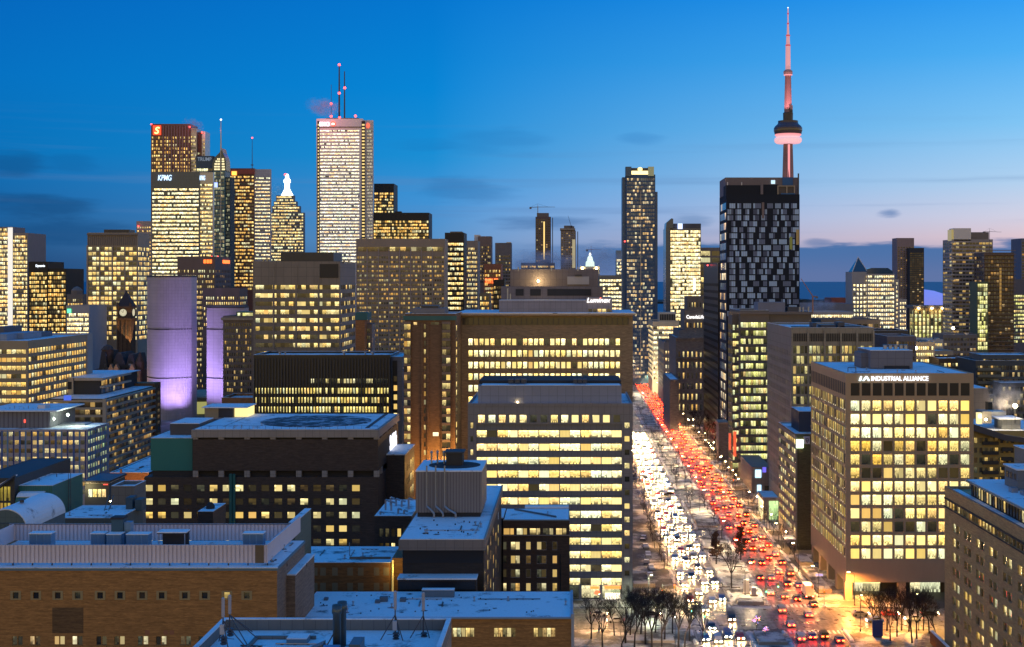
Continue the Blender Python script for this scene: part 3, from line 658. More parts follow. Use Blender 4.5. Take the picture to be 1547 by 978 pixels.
B, q = simple('office_building', 'low pale lit block with a green sign below the black tower', 100, 135, 464, 1050, LGRY, W_WHITE, D=40, pb=520, fh=3.6, wh=2.4, cols=12, wf=.9, topm=5, side=False, fin=False)
B.pbox('sign_panel', emitmat('green_sign', (.1, 1.0, .35), 1.8), 101.5, 107, 467, 473, 1049.5, .4); B.finish()
B, q = simple('office_building', 'old dark domed office block behind the low pale lit one', 101, 126, 447, 1180, CONC_D, W_FARG, D=30, pb=470, fh=3.6, wh=2, cols=9, wf=.6, topm=3, side=False, fin=False)
g = B.mb('cupola', CONC_D); g.lathe(wx(110, 1180), 1190, [(5, wz(447, 1180)), (5, wz(439, 1180)), (3, wz(435, 1180)), (.5, wz(433, 1180))], 10); B.finish()
B, q = simple('office_tower', 'wide gold lit concrete tower with dark ribbed crown behind the clock tower', 132, 208, 354, 1100, CONC, W_OFF2, far=226, pb=520, fh=4.0, wh=2.6, cols=12, wf=.86, topm=10.5, scols=8, fin=False)
for i in range(24): B.mb('crown_rib_cladding', CONC_D).box(wx(132.5 + i * 3.15, 1100), wx(134 + i * 3.15, 1100), 1099.5, 1100 - .02, wz(371, 1100), wz(356, 1100))
B.pbox('penthouse', DKMET, 157, 195, 347, 354, 1110, 15); B.pbox('roof_edge', CONC_D, 131, 208, 353, 355.5, 1098.8, 1.1)
for i in range(5): B.mb('pier_cladding', CONC).box(wx(132 + i * 18.9, 1100) - .5, wx(132 + i * 18.9, 1100) + .7, 1099.3, 1100 - .02, wz(520, 1100), wz(371, 1100))
B.finish()
B, q = simple('office_tower', 'bare pale concrete tower end peeping between crowned tower and bright blue signed tower', 206, 229, 336, 1480, wallmat((.46, .38, .34)), W_FARG, D=30, pb=420, fh=4, wh=1.6, cols=6, wf=.6, topm=5, side=False, fin=False); glow_tip(B, 209, 342, 1478); B.finish()
# red-brown tower with S sign
B, q = simple('office_tower', 'red-brown granite tower with glowing red square sign at its top corner', 228, 287.5, 189, 1500, REDBRN, W_FARG, D=30, pb=300, fh=4.0, wh=2.5, cols=18, wf=.62, topm=13, side=False, fin=False)
for i in range(10): B.mb('rib_cladding', wallmat((.26, .16, .17))).box(wx(246 + i * 4.2, 1500), wx(247.6 + i * 4.2, 1500), 1499.2, 1500 - .02, wz(262, 1500), wz(190, 1500))
sp = dict(top=8, fh=4, wh=2, cols=4, wf=.8, mode='band', mat=W_HALF, pb=300)
B.block(287.5, 297, 195, 1502, STEEL, D=30, front=sp, roof='dark'); B.block(297, 305, 201, 1508, REDBRN, D=20, front=dict(sp, top=22, mat=W_FARG), roof='dark'); B.block(305, 310, 200, 1502, STEEL, D=20, front=dict(sp, cols=2), roof='dark')
B.pbox('sign_panel', emitmat('red_sign', (1.0, .05, .01), 1.5), 231, 243, 190, 204, 1499.2, .6)
B.text('S', 233.5, 202.5, 1498.9, 10.5, emitmat('yellow_sign_light', (1.0, .72, .2), 2.5), shear=.25, width_px=7.5)
for p, yy in ((228.7, 188), (286.5, 192), (305, 200.5)): glow_tip(B, p, yy, 1498)
B.finish()
# blue-signed bright tower
B, q = simple('office_tower', 'bright glass office tower with glowing blue and white sign on dark crown', 229, 301, 272, 1250, BLUEGL, W_WHITE, D=30, pb=420, fh=3.6, wh=1.9, cols=24, wf=.98, topm=8, side=False, fin=False, roof='dark')
sp = dict(top=10, fh=3.6, wh=1.8, cols=8, wf=.98, mode='band', mat=W_FAR, pb=420)
B.block(301.3, 322, 262, 1252, STEEL, D=4, front=sp, roof='dark'); B.pbox('crown', BLUEGL, 229, 301, 260, 272, 1250.6, 28)
SB_ = emitmat('sign_white_blue', (.55, .75, 1.0), 1.5)
B.text('KPMG', 238.5, 273, 1249.6, 8.5, SB_, shear=.2, width_px=21); B.text('KPMG', 301.5, 272.5, 1251.6, 7, SB_, shear=.2, width_px=8.5); B.finish()
# onion-topped tower
B = Bld('hotel_tower', 'slender blue glass tower with curved onion top and needle spire', 'building'); Y = 1400
GL = wallmat((.03, .15, .22), 'panel', .4, .05, scale=1.8); sp = dict(top=1.5, fh=3.9, wh=2.6, cols=6, wf=.9, mode='band', mat=winmat('tower_glass_teal', .35, (.8, .85, .5), (1, .92, .6), .25, 1.0, grid=(2., 1.), glass=(.03, .10, .13)), pb=400)
B.block(322, 340, 258, Y, GL, D=22, front=sp, roof='dark', par=0); B.block(340, 348, 268, Y + 2, wallmat((.04, .06, .07)), D=18, front=dict(sp, cols=3), roof='dark', par=0)
B.block(296, 322, 236, Y + 3, wallmat((.07, .11, .16)), D=20, front=dict(sp, top=13, cols=7, mat=W_OFF), roof='dark', par=0)
P = lambda a, b_: (wx(a, Y), wz(b_, Y))
B.mb('onion_top', wallmat((.04, .10, .12), 'plain', .2)).prism([P(320.5, 258), P(341.5, 258), P(341, 243), P(339.5, 237), P(336.5, 231), P(335, 224), P(333, 224), P(332, 230), P(327, 235), P(322.5, 240), P(320.5, 248)], 'y', Y + .5, Y + 18)
OW = emitmat('onion_window_glow', (1., .84, .45), 1.0)
for i, (py, a, b_) in enumerate(((256, 323.5, 332), (252, 323.5, 332), (248, 324, 332), (244, 325.5, 332), (240.5, 328, 332))):
    B.mb('onion_window#%d' % i, OW).box(wx(a, Y), wx((a + b_) / 2 - .3, Y), Y + .3, Y + .49, wz(py + 1.2, Y), wz(py - 1.2, Y)); B.mb('onion_window#%d' % (i + 10), OW).box(wx((a + b_) / 2 + .3, Y), wx(b_, Y), Y + .3, Y + .49, wz(py + 1.2, Y), wz(py - 1.2, Y))
    B.mb('onion_window#%d' % (i + 20), OW).box(wx(335, Y), wx(339.6 - i * .35, Y), Y + .3, Y + .49, wz(py + 1.2, Y), wz(py - 1.2, Y))
B.mb('edge_fin', PALE).box(wx(333.2, Y), wx(334.2, Y), Y - .5, Y, wz(400, Y), wz(226, Y)); mast(B, 'spire', GALV, 333.8, 181, 228, Y, 1.2, .5); glow_tip(B, 333.8, 181, Y, 1.0, WHITE_L)
B.text('TRUMP', 298.5, 243.5, Y + 2.8, 5.5, emitmat('dim_sign_letter', (.35, .45, .6), .35), width_px=21); B.pbox('sign_panel', BLUE_L, 322.5, 328.5, 276, 283, Y - .3, .3); B.finish()
B, q = simple('office_tower', 'tall pale-flanked red topped tower with yellow emblem and thin mast', 346, 384, 256, 1600, REDBRN, W_FARG, D=30, pb=440, fh=4.1, wh=2.1, cols=12, wf=.88, topm=8, side=False, fin=False)
B.pbox('crown', wallmat((.40, .10, .07)), 345.5, 384.3, 256, 263, 1599, 20); B.block(384, 409, 257, 1601, wallmat((.52, .52, .55), 'panel', scale=1.4), D=4, front=dict(top=9, fh=4.1, wh=1.5, cols=12, wf=.85, mode='band', mat=W_WHITE, pb=440), roof='dark')
B.pbox('sign_panel', emitmat('yellow_emblem', (1.0, .4, .06), 2.0), 350, 357.5, 259, 265, 1598.4, .5); mast(B, 'mast', DKMET, 381, 209, 256, 1600, .6, .3); glow_tip(B, 381, 208.5, 1600); mast(B, 'mast_ring', DKMET, 381, 249, 250, 1600, 2.2); B.finish()
# stepped tower with lit crown
B = Bld('office_tower', 'stepped gold lit tower tapering to a brilliant white crown', 'building'); Y = 1800
for x0, x1, tp in ((408, 459, 322), (411, 453, 312), (413.5, 448, 305), (417, 444, 296)):
    B.block(x0, x1, tp, Y - (tp - 322) * .12, wallmat((.28, .28, .26)), D=9, front=dict(top=1, fh=4, wh=2.0, cols=int((x1 - x0) / 2.6), wf=.85, mode='band', mat=W_FAR, pb=430 if tp == 322 else 322), roof='dark', par=.5)
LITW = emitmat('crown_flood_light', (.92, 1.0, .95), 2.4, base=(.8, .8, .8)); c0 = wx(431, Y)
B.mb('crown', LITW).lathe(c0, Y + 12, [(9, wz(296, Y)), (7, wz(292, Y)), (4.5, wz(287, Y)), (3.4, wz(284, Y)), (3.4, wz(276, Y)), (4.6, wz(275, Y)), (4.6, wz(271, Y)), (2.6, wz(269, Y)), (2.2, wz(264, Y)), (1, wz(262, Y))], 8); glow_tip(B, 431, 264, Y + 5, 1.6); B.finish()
# white marble tower
B, q = simple('office_tower', 'tallest white marble tower with long lit floors and twin red tipped masts', 478, 548, 181, 1690, wallmat((.78, .76, .78), 'plain', .6, .06), winmat('tower_glass_marble', .96, (1.0, .86, .58), (1.0, .94, .80), .8, 1.8, grid=(2., 1.), blind=.1, spread=.2), D=48, pb=400, fh=4.05, wh=1.85, cols=30, wf=.985, topm=13, scols=14, side=False, fin=False, ml=4.4)
B.block(547.7, 563.5, 183, 1696, WHITE_ST, D=6, front=dict(top=12, fh=4.05, wh=1.9, cols=9, wf=.9, mode='band', mat=winmat('tower_glass_white_dim', .8, (.9, .8, .6), (1, .95, .85), .3, .8, grid=(2., 1.)), pb=400, ml=5.5), roof='dark')
for x0, x1 in ((479.5, 482.5), (546.2, 551.5)):
    b0 = wx(x0, 1689); b1 = wx(x1, 1689); B.mb('dark_notch', BLACK).box(b0, b1, 1689, 1689.6, wz(400, 1689), wz(183, 1689))
    for i in range(52): B.mb('notch_window_grille', emitmat('notch_glow', (1.0, .72, .25), .9)).box(b0 + .6, b1 - .6, 1688.7, 1689 - .02, wz(190, 1689) - i * 4.05, wz(190, 1689) - i * 4.05 + 1.9)
B.mb('cornice', CONC_D).box(wx(478, 1690), wx(548, 1690), 1689.3, 1690 - .02, wz(193, 1690), wz(191.5, 1690))
B.pbox('penthouse', DKMET, 492, 542, 178.5, 182, 1700, 20)
B.text('BMO', 482.5, 191, 1689.2, 6.5, emitmat('pink_white_sign', (1.0, .86, .95), 1.6), width_px=15.5)
B.mb('emblem', emitmat('red_emblem', (1.0, .10, .05), 1.6)).prism([(wx(503.3 + 4 * math.cos(i * .5236), 1690), wz(187.2 + 4 * math.sin(i * .5236), 1690)) for i in range(12)], 'y', 1689.2, 1689.5)
B.mb('emblem_mark', emitmat('white_emblem', (1, .95, .9), 1.8)).prism([(wx(x_, 1690), wz(y_, 1690)) for x_, y_ in ((501.2, 189), (505.4, 189), (505.4, 186), (504.3, 187.2), (503.3, 185.4), (502.3, 187.2), (501.2, 186))], 'y', 1688.9, 1689.15)
B.mb('emblem', emitmat('red_emblem', (1.0, .10, .05), 1.6)).prism([(wx(556 + 2.6 * math.cos(i * .5236), 1696), wz(190 + 4 * math.sin(i * .5236), 1696)) for i in range(12)], 'y', 1695.2, 1695.5)
for p, tp, hw in ((512.5, 97, 1.5), (520.5, 108, 1.2), (500.5, 128, .4)):
    mast(B, 'mast', DKMET, p, tp, 179, 1702, hw, hw * .8 if hw < .5 else hw * .6)
for p, yy in ((512.5, 98), (512.5, 141), (520.8, 133), (500.3, 157), (500.3, 176), (513, 178), (537, 175.5)): glow_tip(B, p, yy, 1700, 1.5)
B.finish()
simple('office_tower', 'tall narrow black tower with upper gold floors behind the white marble tower', 565, 595, 279, 1800, BLACK, W_FARG, D=40, pb=330, fh=4, wh=2.6, cols=11, wf=.85, topm=11, side=False)
B, q = simple('office_building', 'broad black slab with gold lit floors beside the white marble tower', 564, 648, 323, 1700, BLACK, W_FARG, D=40, pb=370, fh=4, wh=2.6, cols=30, wf=.85, topm=9, side=False, fin=False); B.pbox('penthouse', BLACK, 597, 606, 319.5, 323, 1706, 10); B.finish()
# ribbed tower with orange lamps and the lower ribbed blocks
RIBT = wallmat((.17, .125, .11))
B, q = simple('office_tower', 'brown ribbed tower with orange lit panels along its crown behind the violet curved towers', 268, 325, 390, 1020, RIBT, W_OFF2, far=349, pb=600, fh=3.9, wh=1.9, cols=20, wf=.45, topm=9, scols=10, fin=False, smat=W_DARK)
ORG = emitmat('orange_panel_light', (1.0, .16, .02), 2.0)
for a in (307.5, 312, 316.3): B.pbox('lamp_panel', ORG, a, a + 3.5, 392.5, 398, 1019.5, .4)
for yy in (393.5,): B.mb('lamp_panel', ORG).box(wx(325, 1020) + .02, wx(325, 1020) + .5, 1042, 1062, wz(398, 1040), wz(393, 1040))
glow_tip(B, 329, 388, 1030); glow_tip(B, 320, 388, 1030); B.finish()
simple('office_building', 'lower brown ribbed block stepped against the ribbed tower', 306, 362, 438, 960, RIBT, W_OFF2, far=374, pb=500, fh=3.7, wh=1.9, cols=16, wf=.5, topm=5, scols=5)
B, q = simple('hotel_slab', 'broad beige hotel slab with rows of small golden windows', 538, 672, 364, 1000, wallmat((.30, .24, .18)), W_HOTEL, D=26, pb=540, fh=3.35, wh=1.55, cols=36, wf=.72, topm=11.5, side=False, fin=False, roof='dark', par=1.5)
for a in (538, 554, 571, 587, 603, 620, 636, 653, 670.5): B.mb('pier_cladding', wallmat((.34, .28, .25))).box(wx(a, 1000), wx(a + 1.6, 1000), 999.4, 1000 - .02, wz(540, 1000), wz(376, 1000))
B.bands.append(('F', 1000 - .6, wx(541, 1000), wx(669, 1000), wz(379.5, 1000), wz(373.5, 1000), 16, .3, W_HOTEL)); B.finish()
B, q = simple('office_tower', 'narrow dark tower with gold floors and red vertical light strip', 672, 701, 354, 1080, BLACK, W_FAR, D=30, pb=500, fh=3.9, wh=2.0, cols=8, wf=.86, topm=7, side=False, fin=False); B.pbox('penthouse', CONC_D, 680, 698, 350, 354, 1086, 12)
B.pbox('light_strip', emitmat('red_strip_light', (1.0, .12, .04), 2.4), 671, 674, 365, 376, 1079, .6); B.finish()
TW = wallmat((.27, .235, .215))
simple('office_tower', 'grey striped tower with thin lit slots next to the red light strip', 702, 722, 366, 1200, TW, W_FAR, D=30, pb=520, fh=3.9, wh=2, cols=9, wf=.5, topm=5, side=False)
B, q = simple('condo_tower', 'brown tower of flats with pale chimney box above the orange signed block', 722, 742, 359, 1350, wallmat((.22, .16, .14)), W_FEW, D=24, pb=430, fh=3.1, wh=1.7, cols=8, wf=.7, topm=9, side=False, fin=False); B.pbox('penthouse', WHITE_ST, 716.5, 725, 355, 366, 1360, 12); B.finish()
B, q = simple('condo_tower', 'grey tower of flats with white roof box right of the orange signed block', 748, 772, 369, 1300, wallmat((.16, .15, .16)), W_FEW, D=24, pb=480, fh=3.1, wh=1.7, cols=9, wf=.7, topm=11, side=False, fin=False); B.pbox('penthouse', STEEL, 765, 772, 366, 374, 1306, 10); B.finish()
B, q = simple('office_building', 'reddish lit block carrying a glowing orange sign', 731, 757, 401, 1150, wallmat((.30, .12, .07)), W_FARG, D=30, pb=480, fh=3.7, wh=2, cols=10, wf=.6, topm=4, side=False, fin=False)
B.text('SUN LIFE', 733, 428.5, 1149.4, 7.5, emitmat('orange_sign', (1.0, .16, .03), 2.4), width_px=19); B.finish()
simple('office_building', 'dark block with faint lamps wedged below the orange sign', 745, 762, 425, 1050, BLACK, W_FEW, D=24, pb=480, fh=3.6, wh=2, cols=6, topm=4, side=False)
simple('office_building', 'low dark roofed block with one lit row under the two unfinished towers', 787, 838, 399, 1450, CONC_D, W_FARG, D=30, pb=412, fh=4, wh=2, cols=16, topm=2, side=False)
simple('office_building', 'gold lit block between the orange sign and dark roofed pavilion', 724, 740, 446, 900, wallmat((.2, .16, .1)), W_FARG, D=20, pb=480, fh=3.6, wh=2.2, cols=6, wf=.8, topm=1, side=False)

# ------------------------------------------------------------------ city hall pair of curved towers
def curved_tower(label, px0, px1, pytop, Y, bulge, lamps):
    B = Bld('curved_tower', label, 'tower'); x0, x1 = wx(px0, Y), wx(px1, Y); zt = wz(pytop, Y); n = 40; pts = []
    B.grow((x0 + x1) / 2, Y, 0); SH = wallmat((.44, .39, .42), 'panel', .65, .08, scale=1.1)
    for i in range(n + 1):
        u = i / n; pts.append((x0 + (x1 - x0) * u, Y + bulge * (2 * u - 1.1) ** 2))
    inner = [(x0 + (x1 - x0) * i / n, Y + 13 + bulge * (2 * i / n - 1.1) ** 2) for i in range(n, -1, -1)]
    B.mb('shell', SH).prism(pts + inner, 'z', 0, zt)
    for i in range(n):
        a, c_ = pts[i]; B.mb('rib_cladding', SH).box(a, a + .28, c_ - .28, c_ + .6, 0, zt - 1.5)
    for py in (498, 572):
        if wz(py, Y) < zt:
            for i in range(n):
                (a, c_), (a2, c2) = pts[i], pts[i + 1]; B.mb('joint_band', TAR).prism([(a, c_ - .34), (a2, c2 - .34), (a2, c2), (a, c_)], 'z', wz(py, Y) - .35, wz(py, Y) + .35)
    B.mb('roof_edge', DKMET).prism([(a, c_ - .4) for a, c_ in pts] + [(a, c_ + .3) for a, c_ in inner], 'z', zt, zt + 1.2)
    root = B.finish()
    for (lx, ly, e, tilt) in lamps:
        l = bpy.data.lights.new('uplight', 'SPOT'); l.energy = e; l.energy *= .2; l.color = (.50, .36, 1.0); l.spot_size = RAD(115); l.spot_blend = 1.0; l.shadow_soft_size = .6
        o = link('uplight', l, root, (lx - B.box0[0], ly - B.box0[1], 1.0)); o.rotation_euler = (RAD(180 - tilt), 0, 0)
Y = 880
curved_tower('taller curved concrete tower with violet uplight, seen from its blank ribbed back', 210, 282, 419, Y, 14.0, [(wx(285, Y), Y - 5, 330000, 10), (wx(262, Y), Y - 16, 420000, 18), (wx(236, Y), Y - 24, 180000, 22)])
curved_tower('shorter curved concrete tower washed in pale violet light', 308, 366, 466, Y + 4, 6.0, [(wx(314, Y), Y - 22, 420000, 20), (wx(332, Y), Y - 22, 420000, 20)])
# old city hall
B = Bld('clock_tower', 'old stone clock tower with steep dark spire and two lit clock faces', 'tower'); Y = 950; k = Y / F; STN = wallmat((.10, .062, .04), 'brick', scale=2.5)
x0, x1 = wx(177, Y), wx(198, Y); B.grow(x0, Y, 0); B.mb('shaft', STN).box(x0, x1, Y, Y + 10, 0, wz(465, Y))
for p in (177.5, 184, 190.5, 196.5): B.mb('pier_cladding', STN).box(wx(p, Y) - .4, wx(p, Y) + .5, Y - .5, Y, wz(533, Y), wz(484, Y))
B.mb('cornice', STN).box(x0 - .6, x1 + .6, Y - .8, Y + 10.6, wz(484, Y), wz(481, Y)); B.mb('cornice', STN).box(x0 - .5, x1 + .5, Y - .6, Y + 10.6, wz(466, Y), wz(463, Y))
g = B.mb('spire', wallmat((.05, .035, .035))); kk = len(g.v); xa, xb, zz = x0 - .5, x1 + .5, wz(463, Y); xm = (x0 + x1) / 2
g.v += [(xa, Y - .6, zz), (xb, Y - .6, zz), (xb, Y + 10.6, zz), (xa, Y + 10.6, zz), (xm - 1, Y + 4, wz(444, Y)), (xm + 1, Y + 4, wz(444, Y)), (xm + 1, Y + 6, wz(444, Y)), (xm - 1, Y + 6, wz(444, Y)), (xm, Y + 5, wz(438, Y))]
for i in range(4): g.f += [(kk + i, kk + (i + 1) % 4, kk + 4 + (i + 1) % 4, kk + 4 + i), (kk + 4 + i, kk + 4 + (i + 1) % 4, kk + 8)]
for p in (178, 197): B.mb('pinnacle', STN).lathe(wx(p, Y), Y, [(1, wz(466, Y)), (.9, wz(459, Y)), (.1, wz(455, Y))], 6)
for i in range(3): B.mb('belfry_opening', TAR).box(wx(180.3 + i * 5.4, Y), wx(183 + i * 5.4, Y), Y - .1, Y - .01, wz(508, Y), wz(492, Y))
CF = emitmat('clock_face_light', (1.0, .92, .62), .5); hand = wallmat((.02, .02, .02))
def disc(part, mat, cx, cy, r, Y, n=24, axis='y', t=.12): B.mb(part, mat).prism([(cx + r * math.cos(6.2832 * i / n), cy + r * math.sin(6.2832 * i / n)) for i in range(n)], axis, Y - t, Y)
disc('clock_face', CF, wx(186, Y), wz(472.5, Y), 2.5, Y - .1); disc('clock_rim', hand, wx(186, Y), wz(472.5, Y), 2.8, Y - .04, t=.05)
cxk, czk = wx(186, Y), wz(472.5, Y)
for dx, dz in ((-1.1, .9), (.5, 1.9)): B.mb('clock_hand', hand).beam((cxk, Y - .25, czk), (cxk + dx, Y - .25, czk + dz), .13)
for i in range(12):
    a = i * math.pi / 6; B.mb('clock_mark_pattern', hand).beam((cxk + 1.9 * math.cos(a), Y - .24, czk + 1.9 * math.sin(a)), (cxk + 2.3 * math.cos(a), Y - .24, czk + 2.3 * math.sin(a)), .1)
disc('clock_face', CF, Y + 5, wz(472.5, Y), 2.5, x1 + .25, axis='x'); root = B.finish()
l = bpy.data.lights.new('uplight', 'SPOT'); l.energy = 60000; l.color = (1, .55, .2); l.spot_size = RAD(50); l.shadow_soft_size = .4; o = link('uplight', l, root, (14, -6, 38)); o.rotation_euler = (RAD(165), 0, RAD(60))
B = Bld('city_hall_building', 'old stone civic hall with steep snow streaked slate gables below the clock tower', 'building'); Y = 900
SLATE = snowmat('slate_roof', .75, 4.0, (.5, .54, .6), (.03, .03, .035), .22)
B.block(140, 212, 560, Y, STN, D=40, front=dict(top=1.5, fh=5, wh=2.6, cols=18, wf=.5, mode='ind', mat=W_HALF, pb=585, n=2), roof='dark', par=.6)
for a, b_, tp in ((146, 160, 532), (163, 190, 534), (186, 203, 536)):
    B.mb('gable_roof', SLATE).prism([(wx(a, Y), wz(561, Y)), (wx(b_, Y), wz(561, Y)), (wx((a + b_) / 2 + 3, Y), wz(tp, Y)), (wx((a + b_) / 2 - 3, Y), wz(tp, Y))], 'y', Y + 4, Y + 30)
B.mb('turret', STN).lathe(wx(155, Y), Y + 10, [(4, wz(560, Y)), (4, wz(530, Y)), (4.6, wz(529.5, Y)), (2.5, wz(524, Y)), (.3, wz(522, Y))], 10); B.mb('turret', STN).lathe(wx(207, Y), Y + 6, [(3, wz(560, Y)), (3, wz(548, Y)), (.3, wz(533, Y))], 10)
for a in (164, 172, 196): B.mb('dormer', wallmat((.30, .2, .12))).prism([(wx(a, Y), wz(566, Y)), (wx(a + 7, Y), wz(566, Y)), (wx(a + 7, Y), wz(557, Y)), (wx(a + 3.5, Y), wz(550, Y)), (wx(a, Y), wz(557, Y))], 'y', Y - .6, Y + 6)
root = B.finish()
l = bpy.data.lights.new('uplight', 'POINT'); l.energy = 9000; l.color = (1, .6, .25); l.shadow_soft_size = .5; link('uplight', l, root, (5, -8, 12))
# flying-saucer council chamber between the curved towers
B = Bld('council_chamber', 'round saucer roofed chamber glimpsed between the curved towers', 'building'); Y = 915; B.grow(wx(296, Y), Y, 0)
B.mb('drum', W_GRN).lathe(wx(297, Y), Y + 18, [(14, 0), (15, wz(606, Y)), (14, wz(605, Y))], 28); B.mb('saucer_roof', wallmat((.40, .38, .28))).lathe(wx(297, Y), Y + 18, [(15, wz(608, Y)), (20, wz(602, Y)), (19, wz(599, Y)), (12, wz(594, Y)), (1, wz(592, Y))], 28); B.smooth.add('saucer_roof'); B.finish()

# ------------------------------------------------------------------ middle distance
B, q = simple('condo_building', 'brown slab of flats with green lit roof room beside the shorter curved tower', 337, 382, 481, 690, wallmat((.20, .16, .145)), W_FEW, far=None, D=30, pb=600, fh=3.0, wh=1.7, cols=12, wf=.62, topm=2.5, side=False, mode='ind', fin=False)
B.pbox('roof_slab', CONC, 334, 384, 480, 484, 689, 26); B.pbox('roof_room', wallmat((.14, .2, .14)), 357, 383, 471, 480, 694, 12); B.bands.append(('F', 693.9, wx(359, 694), wx(382, 694), wz(479, 694), wz(473, 694), 6, .05, W_GRN)); B.finish()
B, q = simple('brick_building', 'small orange brick block with snow patched roof under the brown flats', 335, 384, 605, 640, BRICK_R, W_DARK, D=24, pb=640, fh=3.2, wh=1.6, cols=8, wf=.4, topm=2, side=False, mode='ind', roof='snow')
# grey office with blank crown
B = Bld('office_building', 'grey concrete office block with blank crown, black roof box and lit ribbon windows', 'building')
GC = wallmat((.25, .21, .175), 'panel', scale=2.2)
B.block(382, 514, 398, 637, GC, far=537, front=dict(top=10.2, fh=3.87, wh=1.95, cols=20, wf=1.0, mode='ind', mat=W_HALF, pb=540, ml=1.2, mr=.6), side=dict(top=10.2, fh=3.87, wh=1.95, cols=9, wf=.86, mode='ind', mat=W_HALF, pb=540, ml=1.5, mr=1), roof='dark')
for a in (412, 446, 480): B.mb('pier_cladding', GC).box(wx(a, 637), wx(a + 3, 637), 636.7, 637 - .02, wz(540, 637), wz(400, 637))
B.pbox('plant_recess', LOUVRE, 483, 511, 399, 420, 636.8, .15); B.pbox('roof_box', DKMET, 424, 504, 381.5, 397, 645, 24)
for p in (398, 404, 520, 527): B.mb('vent_stack', GALV).lathe(wx(p, 645), 645, [(.5, wz(398, 645)), (.5, wz(393.5, 645)), (.8, wz(393, 645)), (.8, wz(392, 645))], 8)
B.finish()
# brown brick hotel with bays
B = Bld('hotel_tower', 'brown brick residential tower with full height bay windows and green copper roof edge', 'building'); Y = 455; BB = wallmat((.20, .115, .062), 'brick', scale=1.6)
B.block(612, 688, 476, Y, BB, D=28, roof='snow', par=.4)
for a, b_ in ((610.5, 621), (668, 681)):
    for i in range(17): B.wins.append(('F', Y - 1.25, wx(a + .6, Y), wx((a + b_) / 2 - .2, Y), wz(498 + i * 12.7, Y), wz(490 + i * 12.7, Y), 1, .32, W_HOTEL)); B.wins.append(('F', Y - 1.25, wx((a + b_) / 2 + .2, Y), wx(b_ - .6, Y), wz(498 + i * 12.7, Y), wz(490 + i * 12.7, Y), 1, .32, W_HALF))
    B.mb('bay', wallmat((.09, .06, .045))).box(wx(a, Y), wx(b_, Y), Y - .9, Y - .01, wz(705, Y), wz(486, Y))
    for i in range(18): B.mb('bay_spandrel_cladding', wallmat((.20, .15, .12))).box(wx(a, Y), wx(b_, Y), Y - 1.2, Y - .92, wz(502.5 + i * 12.7 - 12.7, Y), wz(498.5 + i * 12.7 - 12.7, Y))
for i in range(16): B.wins.append(('F', Y, wx(640.5, Y), wx(643.3, Y), wz(497 + i * 12.7, Y), wz(490 + i * 12.7, Y), 1, .02, W_HOTEL))
for a in (636.5, 645.5): B.mb('shaft_rib', BB).box(wx(a, Y), wx(a + 2.2, Y), Y - .5, Y - .01, wz(705, Y), wz(488, Y))
B.wins.append(('F', Y, wx(625, Y), wx(630, Y), wz(491, Y), wz(487, Y), 1, .02, W_HALF)); B.wins.append(('F', Y, wx(651, Y), wx(663, Y), wz(491, Y), wz(487, Y), 2, .02, W_HALF)); B.wins.append(('F', Y, wx(654, Y), wx(662.5, Y), wz(659, Y), wz(653.5, Y), 1, .02, W_WHITE))
B.mb('copper_edge', wallmat((.05, .14, .13))).box(wx(609.5, Y), wx(690, Y), Y - .6, Y - .02, wz(484, Y), wz(477.5, Y)); B.pbox('penthouse', CONC_D, 622, 672, 466, 476, Y + 8, 14); B.pbox('penthouse', DKMET, 636, 662, 462, 466.5, Y + 10, 8)
for i in range(20): B.wins.append(('R', wx(688, Y), Y + 3, Y + 6, wz(500 + i * 12.2, Y + 3), wz(492 + i * 12.2, Y + 3), 1, .02, W_OFF2))
root = B.finish()
for dx, e in ((2, 5000), (9, 9000)):
    l = bpy.data.lights.new('yard_lamp', 'POINT'); l.energy = e; l.color = (1, .5, .12); l.shadow_soft_size = .5; link('yard_lamp', l, root, (dx, -7, wz(702, Y)))
# small copper roofed block between grey office and hotel slab
B = Bld('apartment_building', 'slim orange brick house with green copper roof behind the black ribbed block', 'building'); Y = 600
B.block(537, 551, 484, Y, BRICK_R, D=16, roof='dark', par=0, far=None); B.pbox('copper_roof', wallmat((.05, .15, .15)), 537, 555, 472, 484, Y + 1, 12)
sp = dict(top=2, fh=3.2, wh=1.9, cols=3, wf=.8, mode='ind', mat=W_HALF, pb=545); B.block(549, 562, 490, Y + 6, wallmat((.25, .2, .17)), D=10, front=sp, roof='dark', par=0); B.finish()
# black ribbed block
B = Bld('office_building', 'black ribbed block with blank upper half and bright yellow lower floors', 'building'); Y = 520; BR = wallmat((.028, .027, .027), 'plain', .4)
sp = dict(top=11.7, fh=3.56, wh=2.15, cols=44, wf=.68, mode='ind', mat=winmat('ribbed_block_glass', .88, (.95, .72, .18), (1., .9, .4), .6, 1.5), pb=640, ml=.6, mr=.6)
B.block(383, 590, 540, Y, BR, D=26, front=sp, side=None, roof='snow'); 
for i in range(45): B.mb('rib_cladding', wallmat((.085, .078, .075))).box(wx(384 + i * 4.65, Y) - .16, wx(384 + i * 4.65, Y) + .16, Y - .5, Y - .02, wz(640, Y), wz(541.5 if i % 1 == 0 else 590, Y))
B.bands.append(('F', Y - .1, wx(470, Y), wx(585, Y), wz(579, Y), wz(572.5, Y), 26, .05, winmat('office_glass_gaps', .33, (1., .85, .35), (1., .95, .6), .6, 1.3)))
B.block(590.3, 607.5, 541, Y + 2, wallmat((.22, .20, .20), 'panel'), D=30, roof='snow', par=.4, side=None); B.pbox('side_slot', BLACK, 593, 600, 545, 720, Y + 1.9, .08)
for i in range(10): B.wins.append(('F', Y + 1.8, wx(594, Y), wx(599, Y), wz(577 + i * 14, Y), wz(569 + i * 14, Y), 1, .02, W_OFF2))
